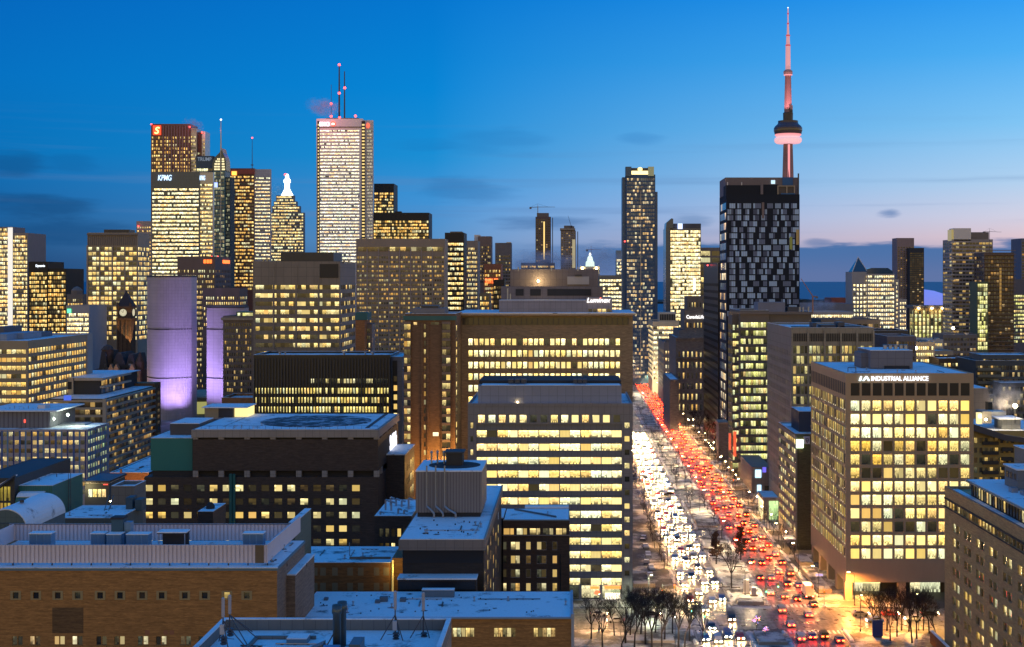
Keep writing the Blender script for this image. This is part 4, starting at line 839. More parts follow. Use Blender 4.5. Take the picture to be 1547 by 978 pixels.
for p, r in ((423, 3), (431, 2), (520, 3.5), (552, 2.2), (563, 4)): B.mb('vent_stack', GALV).lathe(wx(p, Y + 9), Y + 9, [(r * .12, wz(540, Y)), (r * .12, wz(536.5, Y)), (r * .2, wz(536, Y)), (r * .2, wz(534, Y))], 10)
for a, b_ in ((418, 440), (520, 548), (565, 578)): B.pbox('rooftop_unit', GALV, a, b_, 537, 540.5, Y + 6, 6)
B.finish()
# stone block with stepped roofs and the white sign
B = Bld('office_building', 'big brown stone office block with flared cornice and stepped roofs with a white sign', 'building'); Y = 480
sp = dict(top=wz(475, Y) - wz(509, Y), fh=4.08, wh=2.25, cols=28, wf=.72, mode='ind', mat=W_OFF, pb=690, ml=3.2, mr=4.3)
B.block(693, 956, 478, Y, STONE, D=50, front=sp, roof='snow', par=.3)
B.mb('attic_window', W_DARK).box(wx(699, Y), wx(949, Y), Y - .12, Y - .02, wz(491, Y), wz(480, Y))
for i in range(32): B.mb('attic_mullion', DKMET).box(wx(699 + i * 8.06, Y) - .12, wx(699 + i * 8.06, Y) + .12, Y - .3, Y - .13, wz(491, Y), wz(480, Y))
B.mb('cornice', CONC).box(wx(687, Y), wx(960, Y), Y - 1.8, Y + 50, wz(478, Y) + .4, wz(474, Y)); B.mb('cornice_snow', snowmat('snow_roof', .12, 1)).box(wx(687, Y), wx(960, Y), Y - 1.8, Y + 50, wz(474, Y) + .003, wz(472.8, Y))
PNL = wallmat((.30, .255, .25), 'panel', scale=1.2); PND = wallmat((.19, .16, .165), 'panel', scale=1.4)
B.pbox('penthouse', PNL, 754, 886, 454, 474, Y + 9, 30); B.pbox('penthouse', PNL, 886, 925, 450, 474, Y + 9.2, 30); B.pbox('penthouse', PND, 757, 911, 433, 454, Y + 16, 25); B.pbox('penthouse', PND, 771, 904, 407, 433, Y + 20, 20)
B.pbox('penthouse_snow', snowmat('snow_roof', .12, 1), 754, 886, 453.4, 454, Y + 9, 7)
for a, b_ in ((779, 791), (801, 817), (827, 893)): B.pbox('plant_opening', TAR, a, b_, 437, 447, Y + 15.8, .2)
B.pbox('screen_panel', wallmat((.42, .40, .42)), 857, 890, 418, 430, Y + 19.6, .4); B.pbox('duct', DKMET, 869, 879, 415, 417.5, Y + 19.2, .8)
for i in range(5): B.wins.append(('F', Y + 9.2, wx(889 + i * 7, Y + 9), wx(894.5 + i * 7, Y + 9), wz(472, Y + 9), wz(467, Y + 9), 1, .02, W_HALF))
B.text('Luminex', 886.5, 457.3, Y + 8.9, 7.2, emitmat('white_lettering', (1.0, .97, .95), 1.6), shear=.28, width_px=36); B.mb('sign_dot', emitmat('red_dot', (1, .1, .05), 2.5)).lathe(wx(907.3, Y + 9), Y + 8.8, [(.05, wz(451.4, Y + 9)), (.28, wz(450.3, Y + 9)), (.05, wz(449.4, Y + 9))], 8)
B.mb('roof_lamp', WARM_L).lathe(wx(813, Y + 18), Y + 18.6, [(.1, wz(427, Y + 19)), (.42, wz(425, Y + 19)), (.1, wz(423, Y + 19))], 8)
for p, tp in ((767, 436), (783, 404), (833, 404.5), (873, 403.5), (771, 444)): B.mb('vent_stack', GALV).lathe(wx(p, Y + 12), Y + 12, [(.25, wz(456, Y + 12) if tp > 420 else wz(410, Y + 24)), (.25, wz(tp, Y + 12))], 8)
root = B.finish()
l = bpy.data.lights.new('roof_lamp_light', 'POINT'); l.energy = 1200; l.color = (1, .7, .3); link('roof_lamp_light', l, root, (wx(813, Y) - B.box0[0], 16.5, wz(424, Y)))
# white banded office in front of it
B = Bld('office_building', 'blue-grey panelled office block with bright full width office floors above shop front', 'building'); Y = 385
BP = wallmat((.16, .175, .215), 'panel', .4, .08, scale=1.1); BP2 = wallmat((.21, .205, .225), 'panel', .5, .08, scale=1.1)
Z = lambda py: wz(py, Y)
xl, xr = wx(707, Y), wx(955.5, Y); zt = Z(613)
B.grow(xl, Y, 0); B.mb('wall', BP2).box(xl, xr, Y + .35, Y + 40, 0, zt)
x0, x1 = wx(719.5, Y), wx(939.5, Y)
rows = [(Z(670 + i * 20.3 - 9.2), Z(670 + i * 20.3 - 19.5)) for i in range(12)]
bay = (x1 - x0) / 7; cols = []
for k_ in range(7):
    for j in range(2): cols.append((x0 + bay * k_ + .18 + j * (bay - .18) / 2, x0 + bay * k_ + (bay - .18) / 2 * (j + 1) + .10))
B.facade('F', Y, x0, x1, Z(884), Z(641), rows, cols, .35, BP, 'ind', W_OFF)
cols1 = [(x0 + bay * .5 * k_ + .55, x0 + bay * .5 * k_ + bay * .5 - .5) for k_ in range(14)]
B.facade('F', Y - .5, x0, x1, Z(641), zt, [(Z(638.5), Z(627))], cols1, .85, BP2, 'ind', W_OFF)
for a, b_ in ((707, 719.5), (939.5, 955.5)):
    B.facade('F', Y - .6, wx(a, Y), wx(b_, Y), Z(884), zt, [(Z(653 + i * 20.3 - 6), Z(653 + i * 20.3 - 14.5)) for i in range(12)], [(wx(a + 4, Y), wx(b_ - 4.5, Y))], .95, BP2, 'ind', W_HALF)
    B.mb('corner_pier', BP2).box(wx(a, Y), wx(a + 3, Y), Y - .6, Y + .35, 0, Z(884)); B.mb('corner_pier', BP2).box(wx(b_ - 4.5, Y), wx(b_, Y), Y - .6, Y + .35, 0, Z(884))
SHOP = winmat('shop_glass', .95, (.85, 1.0, .55), (1.0, .85, .5), .5, 1.1, sample=False, grid=(9., 7.))
for k_ in range(7):
    a = x0 + bay * k_; B.mb('ground_pier', BP2).box(a - .35, a + .35, Y - .1, Y + .34, 0, Z(884))
    for j in range(2): B.wins.append(('F', Y, a + .4 + j * (bay - .8) / 2, a + .35 + (bay - .8) / 2 * (j + 1), Z(885.2) - 3.4, Z(885.2), 1, .34, SHOP)); B.wins.append(('F', Y, a + .4 + j * (bay - .8) / 2, a + .35 + (bay - .8) / 2 * (j + 1), .3, Z(885.2) - 4.0, 1, .34, winmat('shop_glass_dim', .5, (.5, .9, .5), (1, .8, .5), .15, .8, grid=(9., 7.))))
OR2 = emitmat('orange_shop_sign', (1.0, .22, .03), 1.7)
B.pbox('shop_sign', OR2, 892, 905, 886, 890, Y - .2, .15); B.pbox('shop_sign', OR2, 913, 938, 885.5, 890, Y - .2, .15); B.pbox('shop_window_light', emitmat('shop_white_light', (1, .86, .62), 2.0), 914, 937, 896, 907, Y + .1, .08)
B.mb('shop_emblem', emitmat('red_shop_emblem', (1.0, .10, .03), 2.2)).prism([(wx(902 + 4.2 * math.cos(i * .5236), Y), wz(895 + 3.2 * math.sin(i * .5236), Y)) for i in range(12)], 'y', Y - .3, Y - .15)
B.mb('roof_snow', snowmat('snow_roof', .12, 2)).box(xl + .4, xr - .4, Y + .4, Y + 39.6, zt - .1, zt + .12); pm = B.mb('parapet', BP2); pm.box(xl, xr, Y - .62, Y - .2, zt, zt + .7); pm.box(xl, xl + .4, Y - .2, Y + 40, zt, zt + .7); pm.box(xr - .4, xr, Y - .2, Y + 40, zt, zt + .7)
B.pbox('penthouse', wallmat((.25, .255, .30), 'panel', .5, .08, scale=1.5), 722, 939, 583, 612.4, Y + 5, 28); B.pbox('penthouse_roof', TAR, 724, 938, 575, 583, Y + 12, 20)
B.mb('penthouse_snow', snowmat('snow_roof', .12, 2)).box(wx(727, Y + 5), wx(937, Y + 5), Y + 5.3, Y + 11.9, wz(583, Y + 5) - .05, wz(583, Y + 5) + .15)
for a, b_ in ((768, 797), (866, 888)):
    for q_ in range(3): B.mb('rooftop_unit', DKMET).box(wx(a + q_ * (b_ - a) / 3, Y + 8), wx(a + (q_ + .8) * (b_ - a) / 3, Y + 8), Y + 8, Y + 11, wz(580, Y + 5), wz(573.5, Y + 8))
B.mb('fine_lamp', WARM_L).lathe(wx(781, Y), Y + 4.7, [(.05, wz(611, Y)), (.25, wz(610, Y)), (.05, wz(609, Y))], 6)
B.finish()
# ------------------------------------------------------------------ west side of the avenue
SNR = snowmat('snow_roof', .12, 2)
B = Bld('stone_tower_building', 'grey stone stepped office block with white lit sign on its central tower', 'building'); Y = 850; CL = wallmat((.21, .185, .17), 'brick', scale=3)
sp = dict(top=3, fh=5.2, wh=3.0, cols=7, wf=.34, mode='ind', mat=winmat('stone_block_glass', .55, (1., .62, .14), (1., .85, .4), .6, 1.2), pb=640)
B.block(1021, 1064, 512, Y, CL, D=60, front=dict(sp, top=8, fh=6.6, wh=3.6, cols=6), roof='snow', par=.8); B.block(1026, 1064, 500, Y + 6, CL, D=50, roof='dark', par=.5, side=None)
B.block(1034, 1064, 470, Y + 10, CL, D=30, front=dict(sp, top=7.5, cols=5, n=1), roof='dark'); B.block(1038, 1062, 450, Y + 14, CL, D=22, front=dict(sp, top=3, cols=5, n=1), roof='dark')
for i in range(14): B.wins.append(('F', Y, wx(1023 + (i % 7) * 5.8, Y), wx(1025.6 + (i % 7) * 5.8, Y), wz(524 + (i // 7) * 9, Y), wz(518 + (i // 7) * 9, Y), 1, .05, sp['mat']))
B.mb('cornice', CL).box(wx(1020, Y), wx(1064, Y), Y - 1.2, Y, wz(542, Y), wz(539.5, Y)); B.mb('cornice', CL).box(wx(1020, Y), wx(1064, Y), Y - .8, Y, wz(513, Y), wz(510.5, Y))
B.text('CanadaLife', 1037, 481.5, Y + 9.6, 5.2, emitmat('white_lettering', (1.0, .97, .95), 1.6), width_px=27)
B.block(1012, 1026, 575, Y - 40, CL, D=60, roof='snow', par=.6); B.finish()
B, q = simple('office_building', 'small pale stone block with paired lit windows before the stepped stone tower', 1003, 1024, 520, 980, wallmat((.24, .21, .19)), W_WHITE, far=994, pb=590, fh=5.0, wh=2.4, cols=4, wf=.5, topm=5, mode='ind', scols=8, fin=False, smat=W_WHITE)
B.pbox('penthouse', CONC_D, 1006, 1023, 513, 520, 990, 10); B.finish()
B, q = simple('office_building', 'pale flood lit office block with bright floors at the bend of the avenue', 986, 1026, 488, 1090, wallmat((.55, .48, .36)), W_WHITE, far=979.5, pb=575, fh=4.0, wh=2.2, cols=14, wf=.9, topm=3, scols=8, fin=False, smat=W_WHITE)
B.pbox('penthouse', PALE, 995, 1021, 472, 486, 1100, 14)
for i in range(9): B.mb('penthouse_louvre', LOUVRE).box(wx(997 + i * 2.6, 1100), wx(999 + i * 2.6, 1100), 1099.8, 1099.98, wz(484, 1100), wz(475, 1100))
root = B.finish()
l = bpy.data.lights.new('flood_lamp', 'POINT'); l.energy = 26000; l.color = (1, .8, .5); l.shadow_soft_size = 1; link('flood_lamp', l, root, (-20, -12, 12))
simple('office_building', 'orange lit low block closing the view at the end of the avenue', 958, 981, 545, 1260, wallmat((.40, .28, .14)), W_FARG, D=25, pb=580, fh=4, wh=2.4, cols=8, wf=.7, topm=5, side=False)
# black flank
B = Bld('office_building', 'tall plain black slab squeezed between the stone tower and checkered tower', 'building')
B.block(1085, 1135, 400, 726, wallmat((.02, .017, .014), 'panel', .3, .1, scale=2), far=1063, side=dict(top=10, fh=3.8, wh=1.6, cols=16, wf=.5, mode='band', mat=winmat('black_slab_glass', .12, (.6, .45, .15), (.8, .6, .3), .05, .35), pb=690), roof='dark'); glow_tip(B, 1069, 401, 770); B.finish()
# checkered residence
B = Bld('residential_tower', 'tall dark tower checkered with pale and black panes, raw concrete crown, needle behind', 'building'); Y = 690; DK = wallmat((.004, .009, .022), 'plain', .8, .06); CRN = wallmat((.175, .145, .16), 'plain', .7, .12)
B.block(1098, 1208, 295, Y, DK, far=1087, roof='dark', par=.4)
XL, XR = wx(1098, Y), wx(1208, Y)
B.mb('crown', CRN).box(XL, XR, Y + 6, Y + 33, wz(296, Y), wz(267, Y))
B.pbox('roof_box', wallmat((.005, .009, .020), 'panel', .8, .05, scale=.8), 1097, 1150, 280, 302, Y + 1, 12); B.pbox('roof_box', wallmat((.005, .009, .020), 'panel', .8, .05, scale=.8), 1152, 1176, 279, 302, Y + 1.5, 12)
B.pbox('concrete_strip', CRN, 1149, 1153, 279, 303, Y + .6, 1); B.pbox('open_storey', wallmat((.10, .085, .08)), 1176, 1199.5, 282, 294, Y + 2, 6)
for a in (1174.5, 1188, 1199.5): B.pbox('open_storey_frame', CONC, a, a + 1.6, 281, 295, Y + 1.4, .5)
B.pbox('open_storey_frame', CONC, 1174.5, 1201, 280.5, 282, Y + 1.3, .7); B.pbox('tarpaulin', wallmat((.02, .11, .30), 'plain', .6), 1182, 1198, 268, 280, Y + 5.6, .3); B.pbox('tarpaulin', wallmat((.02, .11, .30), 'plain', .6), 1180, 1201, 292, 294.5, Y + 1.2, .1)
B.pbox('white_screen', emitmat('lit_screen', (.6, .85, 1.0), .9), 1165, 1171, 272.5, 278, Y + 5.6, .3)
for p in (1100.5, 1122): B.mb('davit', WHITE_ST).beam((wx(p, Y), Y + 4, wz(281, Y)), (wx(p, Y), Y + 4, wz(274.5, Y)), .25)
B.mb('hoist_mast', DKMET).box(wx(1207, Y), wx(1208.8, Y), Y + 3, Y + 4, wz(300, Y), wz(261.5, Y))
pane_l = [wallmat(c_, 'plain', .65, .10) for c_ in ((.42, .58, .80), (.30, .40, .56), (.15, .19, .30), (.08, .10, .17))]
rnd = random.Random(5); nx, fh = 36, 9.05; pw = (1207 - 1099) / nx; cnt = 0; row = 0
PM = {}
while 307 + row * fh < 470:
    i = rnd.choice((0, 1, 1, 2))
    while i < nx:
        n_ = min(rnd.choice((2, 3, 3, 4)), nx - i); cut = rnd.choice((0, 1, 1, 2)); flip = rnd.random() < .25; dim_ = rnd.random() < .18
        for j in range(n_):
            k_ = (j >= cut) != flip; mt = pane_l[(1 if dim_ else 0) if k_ else (3 if dim_ else 2)]; x0 = wx(1099 + (i + j) * pw, Y); x1 = wx(1099 + (i + j + .90) * pw, Y); z1 = wz(307.5 + row * fh, Y); z0 = wz(307.5 + row * fh + 7.4, Y)
            if row < 8 and cnt < 100:
                key = mt.name
                if key not in PM:
                    mm = MB(); mm.box(-(x1 - x0) / 2, (x1 - x0) / 2, -.09, -.005, -(z1 - z0) / 2, (z1 - z0) / 2); PM[key] = mm.mesh('window', mt)
                B.pend = getattr(B, 'pend', []); B.pend.append((PM[key], ((x0 + x1) / 2, Y, (z0 + z1) / 2))); cnt += 1
            else: B.mb('window_panes_glazing', mt).box(x0, x1, Y - .09, Y - .005, z0, z1)
        i += n_ + rnd.choice((1, 1, 2, 3))
    row += 1
B.mb('joint_strip', wallmat((.21, .155, .145))).box(wx(1151, Y), wx(1154.5, Y), Y - .12, Y - .095, wz(330, Y), wz(306, Y))
for a, tp, bt, c_ in ((1202.8, 347, 370, (.6, .42, .15)), (1193, 358, 377, (.42, .45, .1))): B.pbox('yellow_panel', wallmat(c_), a, a + 4, tp, bt, Y - .2, .1)
for i in range(22): B.wins.append(('L', XL, Y + 4, Y + 30, wz(318 + i * 15, Y + 15), wz(308 + i * 15, Y + 15), 6, .02, W_BLUEC))
B.pbox('podium', wallmat((.24, .205, .18), 'brick', scale=2), 1086, 1100, 640, 706, Y - 12, 11.9); B.pbox('podium_cornice', CONC, 1085, 1101, 638, 641, Y - 12.6, 13)
root = B.finish()
for me_, loc in B.pend: link('window', me_, root, (loc[0] - B.box0[0], loc[1] - B.box0[1], loc[2] - B.box0[2]))
for o in root.children:
    if o.name.startswith('window_panes'): tag(o, kind='stuff')
# terraced office
B = Bld('office_building', 'terraced office block with greenish lit floors and faceted corner below the checkered tower', 'building'); Y = 618; TC = wallmat((.17, .145, .12))
sp = dict(top=4.6, fh=3.72, wh=2.3, cols=11, wf=.92, mode='ind', mat=W_GRN, pb=745, ml=.3, mr=.3)
B.block(1118, 1162, 472, Y, TC, D=40, front=sp, roof='snow', ztop=None); B.block(1106, 1117.8, 476, Y + 6, TC, far=1100, front=dict(sp, cols=3), side=dict(sp, cols=5), roof='snow')
B.block(1162.3, 1226, 474, Y + 1, TC, D=30, roof='snow', par=.8, front=dict(sp, cols=16, n=1)); B.mb('roof_edge', CONC_D).box(wx(1100, Y), wx(1228, Y), Y - .6, Y - .02, wz(475, Y), wz(471, Y))
for i in range(17):
    z_ = wz(472, Y) - 4.6 - 2.3 - i * 3.72 - 1.3; B.mb('terrace_edge_cladding', TC).box(wx(1112, Y), wx(1162, Y), Y - 1.1, Y - .02, z_, z_ + 1.2)
B.pbox('roof_box', wallmat((.22, .20, .21)), 1145, 1186, 457, 472, Y + 8, 14); B.pbox('roof_box', DKMET, 1190, 1206, 464, 472, Y + 8, 10)
for p in (1208, 1213, 1221): B.mb('vent_stack', GALV).lathe(wx(p, Y + 8), Y + 8, [(.5, wz(474, Y + 8)), (.5, wz(464, Y + 8))], 8)
B.pbox('podium', wallmat((.26, .22, .18), 'panel'), 1136, 1166, 706, 762, Y - 40, 39.9); B.pbox('blue_sign', emitmat('blue_banner', (.15, .12, .75), 1.0), 1152, 1157.5, 706, 714, Y - 40.4, .3); B.pbox('lit_screen', emitmat('shop_screen', (.45, .75, 1.0), 1.6), 1141, 1150, 710, 722, Y - 40.4, .3); B.pbox('lit_screen', emitmat('shop_screen', (.45, .75, 1.0), 1.6), 1144, 1150, 733, 744, Y - 40.4, .3)
B.pbox('shop_front', W_HALF, 1155, 1164, 734, 752, Y - 40.2, .1); B.pbox('red_banner', emitmat('red_banner', (1.0, .12, .04), .8), 1101, 1104.5, 655, 680, Y - 6, .3); B.pbox('red_banner', emitmat('red_banner', (1.0, .12, .04), .8), 1108, 1112.5, 652, 690, Y + 5.4, .3)
B.finish()
# concrete grid office
B = Bld('office_building', 'long grey concrete office with gridded front and plain panelled street flank', 'building'); Y = 520; CG = wallmat((.30, .265, .21), 'panel', scale=1.8)
W_G2 = winmat('grid_glass', .42, (1., .78, .2), (1., .92, .45), .35, 1.25)
frn = dict(top=6.0, fh=3.86, wh=2.9, cols=20, wf=.80, mode='ind', mat=W_G2, pb=690, ml=.5, mr=.5)
B.block(1195, 1320, 499, Y, CG, far=1159, front=frn, side=dict(top=8, fh=3.86, wh=2.2, cols=14, wf=.34, mode='ind', mat=winmat('flank_glass', .45, (.85, .66, .15), (.95, .8, .35), .2, .75), pb=770, ml=2, mr=2), roof='snow', d=.3)
for i in range(6): B.mb('pier_cladding', CG).box(wx(1195 + i * 24.6, Y) - .02, wx(1195 + i * 24.6, Y) + .75, Y - .5, Y - .02, wz(690, Y), wz(499, Y))
for i in range(46): B.mb('attic_slat', LOUVRE).box(wx(1198.5 + i * 2.63, Y), wx(1200.4 + i * 2.63, Y), Y - .1, Y - .02, wz(516, Y), wz(504, Y))
for a, b_, tp in ((1200, 1225, 494), (1240, 1262, 491), (1270, 1300, 493), (1228, 1234, 488), (1266, 1276, 487)): B.pbox('rooftop_unit', DKMET, a, b_, tp, 499, Y + 12, 8)
B.finish()
# ribbon window office with crest
B = Bld('office_building', 'olive brick office with ribbon windows along its flank, glowing square sign and crest', 'building'); Y = 455; OL = wallmat((.115, .105, .05), 'brick', scale=1.2); FL = wallmat((.27, .25, .22), 'panel')
zt = wz(658, Y); xl = wx(1201.8, Y); xr = wx(1262, Y)
B.block(1201.8, 1262, 658, Y, OL, far=1176, side=dict(top=1.4, fh=3.3, wh=1.75, cols=9, wf=.96, mode='ind', mat=W_OFF2, ml=.5, mr=.5, wall=FL, zmin=5), roof='snow', par=.5)
B.mb('street_flank_corner', FL).box(xl - .03, xl + .55, Y - .05, Y + .4, 0, zt); B.mb('front_joint', wallmat((.07, .065, .035))).box(wx(1206, Y), wx(1206.5, Y), Y - .03, Y - .005, 3, zt - 2)
B.pbox('sign_panel', emitmat('green_white_sign', (.80, 1.0, .68), 4.0, sample=True), 1203.5, 1213.5, 664.5, 677, Y - .5, .45); B.pbox('crest_panel', wallmat((.62, .58, .66)), 1214.5, 1223.5, 659.5, 671, Y - .4, .35)
B.mb('crest', wallmat((.08, .07, .09))).prism([(wx(a, Y), wz(b_, Y)) for a, b_ in ((1216.8, 662.3), (1221.4, 662.3), (1221.4, 666.5), (1219.1, 669.8), (1216.8, 666.5))], 'y', Y - .46, Y - .41)
B.mb('crest_mark', wallmat((.6, .56, .6))).prism([(wx(a, Y), wz(b_, Y)) for a, b_ in ((1218, 663.4), (1220.2, 663.4), (1220.2, 665), (1218, 665))], 'y', Y - .50, Y - .47); B.mb('crest_mark', wallmat((.6, .56, .6))).prism([(wx(a, Y), wz(b_, Y)) for a, b_ in ((1218.3, 666), (1219.9, 666), (1219.1, 667.8))], 'y', Y - .50, Y - .47)
B.pbox('penthouse', wallmat((.055, .055, .07)), 1207, 1240, 622, 655, Y + 9, 16); B.mb('penthouse_snow', SNR).box(wx(1207, Y + 9), wx(1240, Y + 9), Y + 9, Y + 25, wz(622, Y + 9), wz(622, Y + 9) + .15)
B.mb('entrance_canopy', SNR).box(xl - 3.5, xl - .05, Y - 1.0, Y + 6, 3.6, 3.9); B.finish()
B = Bld('glass_pavilion', 'small glass pavilion lit green from inside beside the olive office', 'pavilion'); Y = 512
B.pbox('frame', CONC, 1153, 1177, 752, 757, Y, 16); B.mb('roof_snow', SNR).box(wx(1153, Y) + .3, wx(1177, Y) - .3, Y + .3, Y + 15.7, wz(752, Y) - .05, wz(752, Y) + .12); x0, x1 = wx(1154, Y), wx(1176, Y)
B.mb('glass_wall', winmat('pavilion_glass', 1.5, (.55, 1.0, .35), (.9, 1.0, .6), .7, 1.2)).poly([(x0 + 2, Y + .5, .1), (x1, Y + .5, .1), (x1, Y + .5, wz(757, Y)), (x0 + 2, Y + .5, wz(757, Y))], [(0, 0), (2, 0), (2, 1), (0, 1)]); B.mb('glass_wall', W_OFF).poly([(x0, Y + 15, .1), (x0, Y + 1, .1), (x0, Y + 1, wz(757, Y)), (x0, Y + 15, wz(757, Y))], [(0, 0), (3, 0), (3, 1), (0, 1)]); B.mb('core', CONC).box(x0 + .5, x1, Y + 1, Y + 15.8, 0, wz(757, Y)); B.mb('corner_pier', CONC).box(x0 - .1, x0 + 1.9, Y + .1, Y + .9, 0, wz(757, Y)); B.finish()
# big grid office with rooftop sign
B = Bld('office_building', 'large brown concrete grid office on tall corner columns with white rooftop lettering', 'building'); Y = 383; IA = wallmat((.40, .295, .19), 'plain', .75, .10)
Z = lambda py: wz(py, Y)
xl, xr = wx(1278, Y), wx(1471, Y); D = 55.7; zb = Z(863); zt = Z(566); B.grow(xl, Y, 0)
B.mb('wall', IA).box(xl + .55, xr, Y + .55, Y + D, zb, zt)
cols = [(wx(1285.3 + i * 16.62, Y), wx(1285.3 + 13.3 + i * 16.62, Y)) for i in range(11)]; rows = [(Z(605.6 + i * 20.33 + 15.3), Z(605.6 + i * 20.33)) for i in range(12)]
W_IA = winmat('grid_office_glass', 1.02, (1.0, .68, .15), (1.0, .90, .46), .85, 1.9, grid=(9., 7.), blind=.38)
W_IB = winmat('grid_office_glass_evening', .74, (1.0, .60, .10), (1.0, .80, .28), .6, 1.5, grid=(9., 7.), blind=.38); W_IC = winmat('grid_office_glass_late', .60, (1.0, .64, .14), (1.0, .86, .4), .6, 1.6, grid=(9., 7.), blind=.5)
B.facade('F', Y, xl, xr, zb, zt - 0, rows, cols, .55, IA, 'ind', lambda r, c_: W_IC if r in (2, 6) else W_IB if r in (7, 8) else W_IA)
for i in range(11): B.mb('attic_louvre', wallmat((.012, .012, .014), 'plain', .5)).box(cols[i][0], cols[i][1], Y - .03, Y - .005, Z(598), Z(579))
sc_ = [(Y + 1.2 + i * 2.72, Y + 1.2 + i * 2.72 + 1.75) for i in range(20)]
B.facade('L', xl, Y + .55, Y + D, zb, zt, rows, sc_, .55, IA, 'ind', winmat('flank_office_glass', .80, (.95, .68, .12), (1., .85, .3), .25, .95, blind=.7))
B.wins = [(w_[0], w_[1], w_[2] - .12, w_[3] + .12, w_[4], w_[5], 1, .20, w_[8]) if w_[0] == 'L' else w_ for w_ in B.wins]
for i in range(20): B.mb('flank_attic_louvre', wallmat((.012, .012, .014), 'plain', .5)).box(xl - .03, xl - .005, sc_[i][0], sc_[i][1], Z(598), Z(579))
SIL = emitmat('sill_light', (1., .86, .5), 1.1)
rr = random.Random(3)
for (z0, z1) in rows:
    for (a, b_) in sc_:
        if rr.random() < .6: B.mb('sill_lamp_trim', SIL).box(xl + .12, xl + .3, a + .5, b_ - .5, z0 + .02, z0 + .34)
SLS = snowmat('sill_snow', .1, 6)
B.mb('soffit_beam', IA).box(xl, xr, Y, Y + D, Z(880), zb); B.mb('lobby_wall', wallmat((.07, .055, .045))).box(xl + 9, xr, Y + 11, Y + D - 2, 0, Z(880))
for (a, b_, y0) in ((1277, 1288, Y), (1358, 1369, Y), (1440, 1451, Y)): B.mb('column', IA).box(wx(a, Y), wx(b_, Y), y0 + .3, y0 + 2.6, 0, Z(880))
for yy in (14, 27, 40, 52.5): B.mb('column', IA).box(xl + .2, xl + 2.3, Y + yy, Y + yy + 3.0, 0, Z(880))
LOB = winmat('lobby_glass', 1.5, (1., .8, .3), (1., .95, .6), .45, 1.0, grid=(10., 5.), blind=0.0)
for a, b_, t_, bt in ((1290, 1329, 886, 905), (1375, 1420, 884, 907)): B.bands.append(('F', Y + 10.95, wx(a, Y + 11), wx(b_, Y + 11), Z(bt) - .3, Z(t_), 3, .02, LOB))
for i in range(5): B.wins.append(('L', xl + 8.98, Y + 13 + i * 8, Y + 19 + i * 8, 1.0, 6.5, 2, .02, LOB))
B.pbox('soffit_light', emitmat('soffit_lamp', (1., .8, .3), 1.5, sample=True), 1290, 1330, 880.5, 881.2, Y + 3, 5)
B.mb('roof_snow', SNR).box(xl + .5, xr - .5, Y + .5, Y + D - .5, zt - .05, zt + .12); pm = B.mb('parapet', IA); pm.box(xl, xr, Y, Y + .45, zt, zt + .35); pm.box(xl, xl + .45, Y + .45, Y + D, zt, zt + .35); pm.box(xr - .45, xr, Y + .45, Y + D, zt, zt + .35); pm.box(xl + .45, xr - .45, Y + D - .45, Y + D, zt, zt + .35)
PH = wallmat((.18, .165, .17), 'panel', scale=1.6)
B.pbox('penthouse', PH, 1315, 1379, 530, 557, Y + 22, 18); B.mb('penthouse_snow', SNR).box(wx(1315, Y + 22), wx(1379, Y + 22), Y + 22, Y + 40, wz(530, Y + 22), wz(530, Y + 22) + .15); B.pbox('penthouse', PH, 1301, 1315, 533, 556, Y + 26, 10); B.pbox('plant_opening', TAR, 1336, 1374, 553, 561, Y + 21.8, .15)
for p in (1337, 1345, 1353, 1361, 1368): B.mb('vent_stack', GALV).lathe(wx(p, Y + 30), Y + 30, [(.6, wz(531, Y + 30)), (.6, wz(522, Y + 30)), (.8, wz(521, Y + 30))], 8)
for p in (1281, 1293): B.mb('davit', DKMET).beam((wx(p, Y + 10), Y + 10, zt), (wx(p, Y + 10), Y + 10, zt + 1.3), .1)
B.mb('davit', DKMET).beam((wx(1281, Y + 10), Y + 10, zt + 1.3), (wx(1293, Y + 10), Y + 10, zt + 1.3), .1)
SGN = emitmat('rooftop_letter_light', (.86, .90, 1.0), 1.9)
B.text('INDUSTRIAL ALLIANCE', 1316.5, 575.5, Y - .3, 7.0, SGN, width_px=86)
B.mb('sign_emblem', emitmat('emblem_light', (.70, .90, 1.0), 1.9)).prism([(wx(a, Y), wz(b_, Y)) for a, b_ in ((1297, 575.5), (1299.5, 568.5), (1302, 568.5), (1300.5, 575.5))], 'y', Y - .4, Y - .25)
B.mb('sign_emblem', emitmat('emblem_light', (.70, .90, 1.0), 1.9)).prism([(wx(a, Y), wz(b_, Y)) for a, b_ in ((1302.5, 575.5), (1307, 568.5), (1310, 568.5), (1314, 575.5), (1311, 575.5), (1308.5, 571), (1305.5, 575.5))], 'y', Y - .4, Y - .25)
root = B.finish()
for (dx, dy, dz, e) in ((10, 5, 7, 2600), (27, 5, 7, 1600), (4, 20, 7, 900), (4, 40, 7, 900)):
    l = bpy.data.lights.new('lobby_lamp', 'POINT'); l.energy = e; l.color = (1, .66, .25); l.shadow_soft_size = .5; link('lobby_lamp', l, root, (dx, dy, dz))
